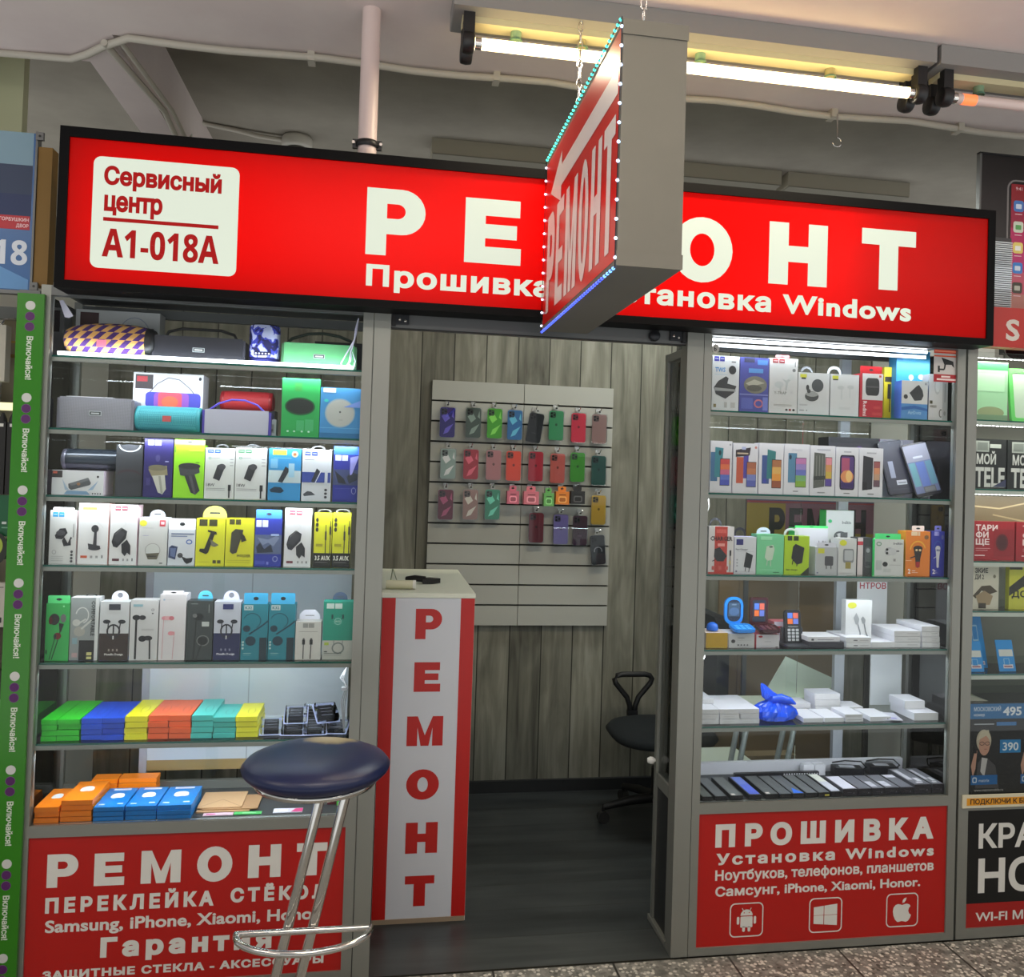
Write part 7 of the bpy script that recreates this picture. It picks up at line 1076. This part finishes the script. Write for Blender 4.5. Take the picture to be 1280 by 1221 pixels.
bx('backing_post', -1.093, -1.036, .0, .04, 0, 2.11, ALUD, e)
e = empty('number_sign', (-1.13, .06, 2.11), 'blue sign with a white 18 and a small red label', 'sign')
b = MB(); b.box(-1.42, -1.083, .05, .07, 2.116, 2.60, M((40, 92, 150), .25)); f = Frame((0, .05, 0)); b.rect(f, -1.42, 2.5, -1.09, 2.6, M((120, 150, 166)), .0003); b.rect(f, -1.42, 2.41, -1.09, 2.5, M((40, 56, 84)), .0003); b.rect(f, -1.42, 2.33, -1.09, 2.41, M((24, 44, 86)), .0003); b.poly(f, [(-1.42, 2.14), (-1.2, 2.2), (-1.09, 2.15), (-1.09, 2.12), (-1.42, 2.12)], M((90, 140, 190)), .0003)
b.rect(f, -1.185, 2.302, -1.092, 2.344, M((176, 40, 52)), .0006); b.text(f, 'ГОРБУШКИН', -1.178, 2.327, .010, M((230, 200, 204)), x1=-1.095, d=.001, bold=.02); b.text(f, 'ДВОР', -1.13, 2.309, .010, M((230, 200, 204)), x1=-1.095, d=.001, bold=.02); b.text(f, '\U0001d7ed\U0001d7f4', -1.19, 2.195, .07, M((206, 214, 224)), x1=-1.095, d=.001, bold=.01); b.build('printed_face', e)
b = MB(); b.box(-1.083, -1.077, .045, .075, 2.11, 2.605, ALUD); b.box(-1.42, -1.077, .045, .075, 2.105, 2.116, ALUD)
for z in (2.13, 2.59): b.box(-1.082, -1.06, .04, .05, z - .012, z + .012, ALUD); b.ell(Frame((0, .0395, 0)), -1.07, z, .004, .004, BLACK, 0, 8)
b.build('frame', e)
struct(bx('column_wood', -1.076, -1.036, .05, .1, 2.135, 2.56, M((124, 92, 34), .6)))
struct(bx('wall_neighbour_left', -2.4, -1.12, .42, .44, 0, 2.1, M((168, 160, 138), .7)))
struct(bx('wall_upper_left', -3.2, -1.46, .9, .95, 2.6, 3.34, M((182, 184, 150), .7))); b = MB(); b.box(-1.62, -1.6, .86, .9, 2.6, 3.34, M((190, 192, 170), .6)); struct(b.build('trim_2'))
b = MB(); b.box(-1.5, -1.16, .30, .33, 2.065, 2.105, M((120, 122, 116), .5)); b.box(-1.5, -1.14, .29, .3, 1.985, 1.992, M((190, 160, 90), .5)); b.box(-1.5, -1.14, .40, .42, 1.95, 1.96, M((150, 120, 70), .6)); tag(b.build('wall_rail'), 'grey rail with brass strips at the top of the neighbouring stand on the left edge', 'rail')
b = MB(); b.box(-1.36, -1.205, .2, .24, 1.85, 2.03, M((186, 182, 168), .6)); b.tube([(-1.23, .22, 2.03), (-1.22, .22, 2.05), (-1.21, .26, 2.06), (-1.2, .31, 2.07)], .003, CHROME, 6); tag(b.build('hanging_pack'), 'pale flat carton hanging from the rail at the left edge', 'box')
b = MB(); b.box(-1.5, -1.13, .25, .42, 1.775, 1.785, M((190, 186, 150), .5)); b.box(-1.5, -1.13, .24, .25, 1.76, 1.785, M((226, 220, 170), .4, 0, 1.2)); tag(b.build('lit_ledge'), 'narrow lit ledge behind the green panel at the left edge', 'ledge')
for x, lab in ((-1.203, 'first long black pouch hanging at the left edge'), (-1.173, 'second long black pouch hanging beside the green panel')):
    e = empty('black_pouch', (x, .2, 1.5), lab, 'pouch', 'black pouches at the left edge'); b = MB(); b.box(x - .013, x + .013, .19, .21, 1.49, 1.72, M((24, 24, 24), .6)); b.lathe([(.013, 0), (.011, .012), (.004, .03)], (x, .2, 1.72), M((24, 24, 24), .6), 12); b.build('body', e)
    b = MB(); b.rect(Frame((x, .1895, 1.705)), -.006, 0, .006, .01, M((220, 220, 214))); b.build('tag', e)
b = MB(); b.box(-1.3, -1.163, .19, .21, 1.357, 1.488, M((14, 92, 54), .4)); b.art(Frame((-1.19, .19, 1.357)), .027, .13, [('r', .0, .3, .5, .36, (210, 220, 214)), ('r', 0, .2, .8, .23, (120, 170, 140))]); tag(b.build('green_pack'), 'dark green flat pack at the left edge, below the black pouches', 'pack')
b = MB(); b.ell(Frame((-1.2, .19, 1.32)), 0, 0, .034, .05, M((34, 40, 30)), .01, 28); b.ell(Frame((-1.2, .19, 1.32)), -.002, .008, .022, .03, M((170, 190, 70)), .011, 24); b.ell(Frame((-1.2, .19, 1.32)), -.004, .002, .012, .014, M((206, 206, 120)), .0115, 20); b.ell(Frame((-1.2, .19, 1.32)), -.004, .0, .008, .009, M((80, 60, 30)), .012, 16); b.box(-1.23, -1.172, .181, .2, 1.285, 1.35, M((30, 34, 28), .4)); tag(b.build('popsocket'), 'round dark badge with a green avocado picture at the left edge', 'badge')
b = MB(); b.box(-1.3, -1.168, .19, .21, 1.07, 1.21, M((196, 192, 180), .5)); b.art(Frame((-1.3, .19, 1.07)), .13, .14, [('r', .8, .1, .93, .22, (30, 30, 30)), ('l', [(.6, .9), (.95, .9)], .02, (90, 90, 80))]); tag(b.build('white_pack'), 'cream coloured flat pack at the left edge, beside the green panel', 'pack')
for i, (z, c) in enumerate(((.98, (70, 62, 50)), (.84, (46, 40, 36)), (.66, (60, 52, 44)), (.5, (52, 48, 44)))):
    b = MB(); b.box(-1.35, -1.12, .2, .24, z, z + .09, M(c, .7)); tag(b.build('dark_pack'), ['brown grey pack just under the cream pack at the left edge', 'dark brown pack, second under the cream pack', 'brown pack, third under the cream pack', 'grey brown pack, lowest beside the green panel'][i], 'pack', 'dark packs at the left edge')
struct(bx('wall_plinth_left', -2.4, -1.094, .1, .42, 0, .48, M((70, 66, 58), .7)))

# ================================================================ neighbour on the right
e = empty('display_case', (2.5, .15, 0), 'neighbouring glass display case with black and red panels, at the right edge of the picture', 'display case')
NX0, NX1 = 2.054, 2.95; n0 = 2.093
bx('post', NX0, n0, 0, .032, 0, 2.13, ALU, e, .002); bx('post', NX1 - .03, NX1, 0, .032, 0, 2.13, ALU, e, .002); bx('post', NX0 + .004, NX0 + .03, .32, .345, 0, 2.13, ALU, e, .002)
for z0, z1 in ((0, .04), (.457, .49)): bx('rail', n0, NX1 - .03, 0, .03, z0, z1, ALU, e, .002)
bx('deck', n0, NX1 - .03, .03, .33, .47, .49, M((70, 70, 70)), e); bx('front_glass', n0, NX1 - .03, .006, .009, .515, 2.1, GLASS, e); bx('inner_wall', NX0 + .03, NX1, .335, .345, .03, 2.13, M((120, 118, 108), .5), e)
b = MB(); b.box(n0, NX1 - .03, .006, .012, .124, .457, M((14, 15, 16), .3)); f = Frame((0, .006, 0)); b.text(f, 'КРА', 2.141, .322, .08, LETTER, x1=2.372, d=.0006, bold=.03); b.text(f, 'НО', 2.142, .165, .111, LETTER, x1=2.385, d=.0006, bold=.03); b.build('black_panel', e)
b = MB(); b.box(n0, NX1 - .03, .005, .012, .04, .124, M((160, 24, 20), .35)); f = Frame((0, .005, 0)); b.text(f, 'WI-FI М', 2.134, .062, .03, LETTER, x1=2.325, d=.0006, bold=.02); b.build('red_panel', e)
b = MB(); b.box(2.066, NX1, -.006, -.001, .468, .514, M((206, 200, 176), .5)); f = Frame((0, -.006, 0)); b.rect(f, 2.082, .477, NX1, .503, M((214, 148, 30)), .0003); b.text(f, 'ПОДКЛЮЧИ К БИЛ', 2.096, .482, .0165, M((50, 24, 16)), x1=2.345, d=.0006, bold=.03); b.build('price_strip', e)
NZ = (1.858, 1.607, 1.345, 1.165, .938, .82)
for z in NZ:
    b = MB(); b.box(n0, NX1 - .03, .024, .33, z - .0066, z - .0006, SHELF, GEDGE); s = b.build('shelf', e); bx('shelf_rail', n0, NX1 - .03, .019, .034, z - .02, z - .0062, M((190, 196, 186), .4, .3), s)
for x0, x1, z, lab in ((2.1, 2.8, 2.085, 'LED strip at the top of the neighbouring right case'), (2.1, 2.8, 1.838, 'LED strip under the top shelf of the neighbouring right case'), (2.1, 2.8, 1.587, 'LED strip under the second shelf of the neighbouring right case')):
    led(x0, x1, .037, z, lab, True); area('case_led', ((x0 + x1) / 2, .04, z - .006), x1 - x0, .012, 1.0, (1, 1, .86), (.35, 0, 0))
e = empty('red_fascia', (2.4, -.04, 2.11), 'dull red fascia with a white letter S, right of the main sign', 'sign'); b = MB(); b.box(2.078, 2.95, -.05, -.002, 2.112, 2.254, M((176, 42, 36), .4)); f = Frame((0, -.05, 0)); b.text(f, 'S', 2.163, 2.14, .072, M((206, 196, 186)), x1=2.218, d=.0006, bold=.03); b.build('panel', e)
e = empty('phone_poster', (2.4, .1, 2.26), 'black poster with a large phone picture above the neighbouring right case', 'poster')
b = MB(); b.box(2.16, 2.95, .1, .11, 2.255, 2.86, M((22, 20, 22), .3)); f = Frame((0, .1, 0)); b.rrect(f, 2.274, 2.1, 2.52, 2.774, .035, M((120, 116, 116), .3), .0003); b.rrect(f, 2.281, 2.1, 2.513, 2.768, .03, M((20, 18, 20), .2), .0006)
for k, c in enumerate(((190, 130, 120), (196, 90, 110), (190, 50, 110), (176, 30, 90), (150, 26, 60), (140, 30, 40))): b.rect(f, 2.291, 2.26 + .083 * k, 2.503, 2.26 + .083 * (k + 1), M(c, .25), .0009)
b.rect(f, 2.16, 2.5, 2.3, 2.508, M((170, 50, 44)), .0004); b.text(f, '9:41', 2.31, 2.735, .012, M((230, 200, 206)), d=.0012)
for z, c, c2 in ((2.675, (70, 120, 190), (210, 220, 236)), (2.596, (206, 212, 196), (90, 160, 90)), (2.517, (226, 206, 110), (236, 236, 232)), (2.441, (60, 130, 206), (216, 226, 240)), (2.366, (70, 66, 56), (190, 190, 176))):
    b.rrect(f, 2.302, z - .021, 2.344, z + .021, .009, M(c, .3), .0012); b.rrect(f, 2.311, z - .01, 2.335, z + .008, .003, M(c2, .3), .0015); b.rect(f, 2.308, z - .032, 2.338, z - .029, M((226, 190, 200)), .0012)
b.build('print', e); b = MB(); b.box(2.155, 2.162, .095, .115, 2.25, 2.865, ALUD); b.box(2.155, 2.95, .095, .115, 2.86, 2.866, BLACK); b.box(2.3, 2.33, .1, .16, 2.12, 2.26, BLACK); b.build('frame', e)
e = empty('ribbed_light', (2.2, .05, 2.28), 'ribbed glowing panel edge between the main sign and the phone poster', 'light'); b = MB()
for k in range(34): b.box(2.19, 2.27, .06, .065, 2.262 + .0078 * k, 2.262 + .0078 * k + .004, M((200, 206, 210), .3, 0, .25 if 10 < k < 22 else .05))
b.build('ribs', e); bx('backing', 2.19, 2.27, .066, .07, 2.255, 2.54, M((60, 60, 62)), e)
def stand_card(kind, lab, x0, x1, y, z0, z1, c, art, cat, d=.02):
    b = MB(); b.box(x0, x1, y, y + d, z0, z1, M(c, .35)); b.art(Frame((x0, y, z0)), x1 - x0, z1 - z0, art); return tag(b.build(kind, loc=((x0 + x1) / 2, y, z0)), lab, cat)
z = NZ[0]
stand_card('pale_green_pack', 'pale green translucent pack on the top shelf of the neighbouring case', 2.125, 2.262, .06, z, 2.075, (170, 220, 176), [('r', 0, .86, 1, .98, (60, 190, 90)), ('e', .5, .14, .4, .1, (150, 160, 120)), ('r', 0, 0, 1, .1, (120, 150, 120)), ('r', .05, .5, .9, .8, (190, 236, 196))], 'pack')
b = MB(); fr = Frame((2.29, .07, z), (1, 0, 0), (-.1, 0, 1)); o = rr_pts(0, 0, .12, .2, .012); q = rr_pts(.016, .016, .104, .184, .008)
for i in range(len(o)): b.poly(fr, [o[i], o[(i + 1) % len(o)], q[(i + 1) % len(o)], q[i]], M((110, 210, 110), .35), 0, .012)
b.rrect(fr, .016, .016, .104, .184, .008, M((196, 214, 196), .4), -.004, .003); tag(b.build('green_holder', loc=(2.35, .07, z)), 'bright green open frame leaning on the top shelf at the right edge', 'frame')
z = NZ[1]
for x0, x1, lab in ((2.12, 2.262, 'black pack with bold white Latin letters, second shelf of the neighbouring case'), (2.268, 2.41, 'second black pack with bold white letters, cut by the right edge')):
    e = stand_card('black_pack', lab, x0, x1, .06, z, 1.79, (30, 32, 32), [('r', .12, .74, .5, .96, (150, 156, 150)), ('r', .16, .77, .46, .93, (110, 116, 112)), ('r', .52, .82, .84, .9, (176, 182, 176)), ('w', 'МОЙ', .14, .5, .7, .19, (196, 198, 194)), ('w', 'TELE', .1, .05, .96, .38, (200, 202, 198)), ('p', [(.6, .04), (1, .2), (1, .04)], (60, 64, 96))], 'pack')
stand_card('white_box', 'small white carton behind the black packs', 2.13, 2.175, .15, z, 1.845, (210, 214, 206), [], 'box', .08)
z = NZ[2]
stand_card('kraft_pack', 'heap of brown paper packs behind the red pack', 2.14, 2.42, .15, z, 1.58, (120, 104, 80), [('l', [(0, .85), (.6, .8), (1, .9)], .02, (196, 176, 140)), ('l', [(.5, .7), (1, .6)], .02, (170, 150, 116)), ('r', 0, .3, 1, .36, (100, 86, 66))], 'pack', .1)
for x0, x1, lab in ((2.118, 2.303, 'red pack with white Cyrillic letters and a dark oval picture'), (2.31, 2.5, 'second red pack, cut by the right edge')):
    stand_card('red_pack', lab, x0, x1, .06, z, 1.488, (150, 24, 34), [('w', 'ТАРИ', .14, .76, .62, .14, (226, 206, 206)), ('w', 'ФИ', .14, .58, .42, .14, (226, 206, 206)), ('w', 'ЩЕ', .14, .4, .44, .14, (226, 206, 206)), ('r', .54, .1, .98, .8, (136, 20, 30)), ('e', .72, .46, .14, .22, (90, 24, 30)), ('e', .72, .46, .1, .17, (70, 26, 30)), ('l', [(.14, .3), (.46, .3)], .01, (210, 150, 150)), ('l', [(.14, .25), (.4, .25)], .01, (210, 150, 150)), ('l', [(.12, .12), (.34, .12)], .018, (230, 210, 210))], 'pack')
z = NZ[3]
stand_card('white_booklet', 'pale booklet with dark Cyrillic title and a face picture', 2.125, 2.242, .06, z, 1.328, (196, 192, 176), [('w', 'ЗКИЕ', .16, .82, .62, .1, (40, 38, 36)), ('w', 'ДИ 2', .16, .68, .48, .1, (40, 38, 36)), ('p', [(.1, .3), (.4, .52), (.7, .54), (.96, .4), (.7, .34), (.4, .42), (.2, .24)], (70, 60, 44)), ('p', [(.2, .3), (.5, .42), (.8, .3), (.7, .1), (.3, .1)], (150, 130, 100)), ('r', .3, .02, .56, .14, (60, 52, 40)), ('e', .84, .74, .05, .04, (110, 106, 90))], 'booklet')
stand_card('yellow_booklet', 'yellow booklet with black slanted Cyrillic letters at the right edge', 2.285, 2.42, .06, z, 1.328, (190, 190, 60), [('p', [(0, .5), (.5, .8), (1, .82), (1, .62), (.4, .5), (0, .3)], (44, 44, 36)), ('w', 'ДОСТ', .08, .28, .98, .14, (40, 40, 30)), ('w', 'Б', .5, .5, .8, .14, (190, 190, 90)), ('r', 0, .9, .4, 1, (50, 50, 40))], 'booklet')
stand_card('green_pack', 'narrow green pack between the pale and the yellow booklets', 2.25, 2.283, .12, z, 1.27, (50, 110, 44), [], 'pack')
z = NZ[4]
def hangcard(x, y, h, lean, lab):
    b = MB(); fr = Frame((x, y, z + .001), (1, 0, 0), (-.12, .1, 1)); b.rrect(fr, -.034, 0, .034, h, .003, M((30, 140, 214), .3), 0, .003); b.rect(fr, -.026, h * .48, .03, h * .7, M((206, 210, 206)), .0004) if lean else None; b.rrect(fr, -.012, h * (.5 if not lean else .2), .012, h * .8 if not lean else h * .42, .003, M((150, 196, 230)), .0008); b.rrect(fr, -.009, h * (.53 if not lean else .22), .009, h * .77 if not lean else h * .4, .002, M((30, 140, 214)), .0012); b.rect(fr, -.016, .012, .024, .026, M((226, 220, 226)), .0008); b.rect(fr, -.013, .016, .02, .021, M((150, 90, 110)), .0012)
    tag(b.build('blue_card', loc=(x, y, z)), lab, 'card', 'blue cards on the neighbouring case shelf')
hangcard(2.21, .11, .2, 0, 'tallest blue card, standing behind the other two'); hangcard(2.15, .05, .11, 1, 'small blue card beside the neighbouring case post'); hangcard(2.28, .05, .115, 1, 'small blue card with a white label at the right edge')
b = MB(); b.poly(Frame((2.12, .1, NZ[5])), [(0, 0), (.02, .03), (.1, .004), (.12, .0)], M((206, 206, 190)), 0, .1); tag(b.build('white_papers', loc=(2.16, .14, NZ[5])), 'curled white papers lying above the blue price band', 'paper')
e = empty('advert_poster', (2.3, .03, .49), 'dark advertising poster of a person in a grey jacket, in the neighbouring case', 'poster')
b = MB(); b.box(n0 + .004, NX1 - .04, .0145, .0165, .51, .835, M((28, 28, 30), .35)); f = Frame((0, .0145, 0)); b.rect(f, 2.098, .778, 2.9, .832, M((40, 110, 166)), .0003); b.text(f, 'МОСКОВСКИЙ', 2.118, .806, .014, M((200, 214, 226)), x1=2.226, d=.0006, bold=.02); b.text(f, 'номер', 2.118, .788, .010, M((200, 214, 226)), d=.0006, bold=.02); b.text(f, '495', 2.235, .79, .03, M((226, 232, 236)), x1=2.31, d=.0006, bold=.03); b.rect(f, 2.12, .757, 2.2, .761, M((170, 176, 180)), .0003); b.rect(f, 2.21, .753, 2.29, .766, M((60, 120, 180)), .0003)
for s in (0, .2):
    X = lambda a: 2.098 + a + s
    b.ell(f, X(.062), .70, .030, .04, M((186, 178, 158)), .0004); b.ell(f, X(.064), .683, .022, .036, M((196, 150, 128)), .0007); b.poly(f, [(X(.034), .70), (X(.05), .735), (X(.08), .738), (X(.09), .70), (X(.07), .718)], M((200, 192, 170)), .001)
    for q in (.054, .076): b.ring(f, X(q), .69, .010, .007, .0018, M((30, 28, 28)), .0012); 
    b.line(f, [(X(.064), .67), (X(.074), .67)], .002, M((150, 70, 70)), .0012)
    b.poly(f, [(X(.03), .53), (X(.04), .62), (X(.055), .64), (X(.08), .635), (X(.11), .61), (X(.125), .53)], M((76, 74, 76)), .0005); b.poly(f, [(X(.055), .64), (X(.078), .636), (X(.066), .57), (X(.05), .59)], M((196, 192, 190)), .0008); b.poly(f, [(X(.012), .61), (X(.028), .67), (X(.036), .665), (X(.03), .6), (X(.02), .57)], M((196, 150, 128)), .0009); b.rrect(f, X(.024), .655, X(.034), .69, .003, M((30, 30, 32)), .0012)
    b.rect(f, X(.012), .543, X(.118), .577, M((30, 104, 168)), .0015); b.rrect(f, X(.018), .55, X(.036), .57, .005, M((200, 214, 226)), .0018); b.rrect(f, X(.022), .554, X(.032), .566, .003, M((30, 104, 168)), .002); b.text(f, 'matrix', X(.044), .553, .011, M((214, 224, 232)), d=.0018)
b.rect(f, 2.225, .655, 2.309, .702, M((36, 128, 186)), .0004); b.text(f, '390', 2.236, .664, .028, M((226, 234, 238)), x1=2.30, d=.0008, bold=.02); b.text(f, 'www.matrixmobile.ru', 2.125, .519, .009, M((190, 188, 184)), d=.0004); b.build('print', e); bx('backing', n0 + .004, NX1 - .04, .0168, .0185, .492, .835, M((60, 60, 60)), e)
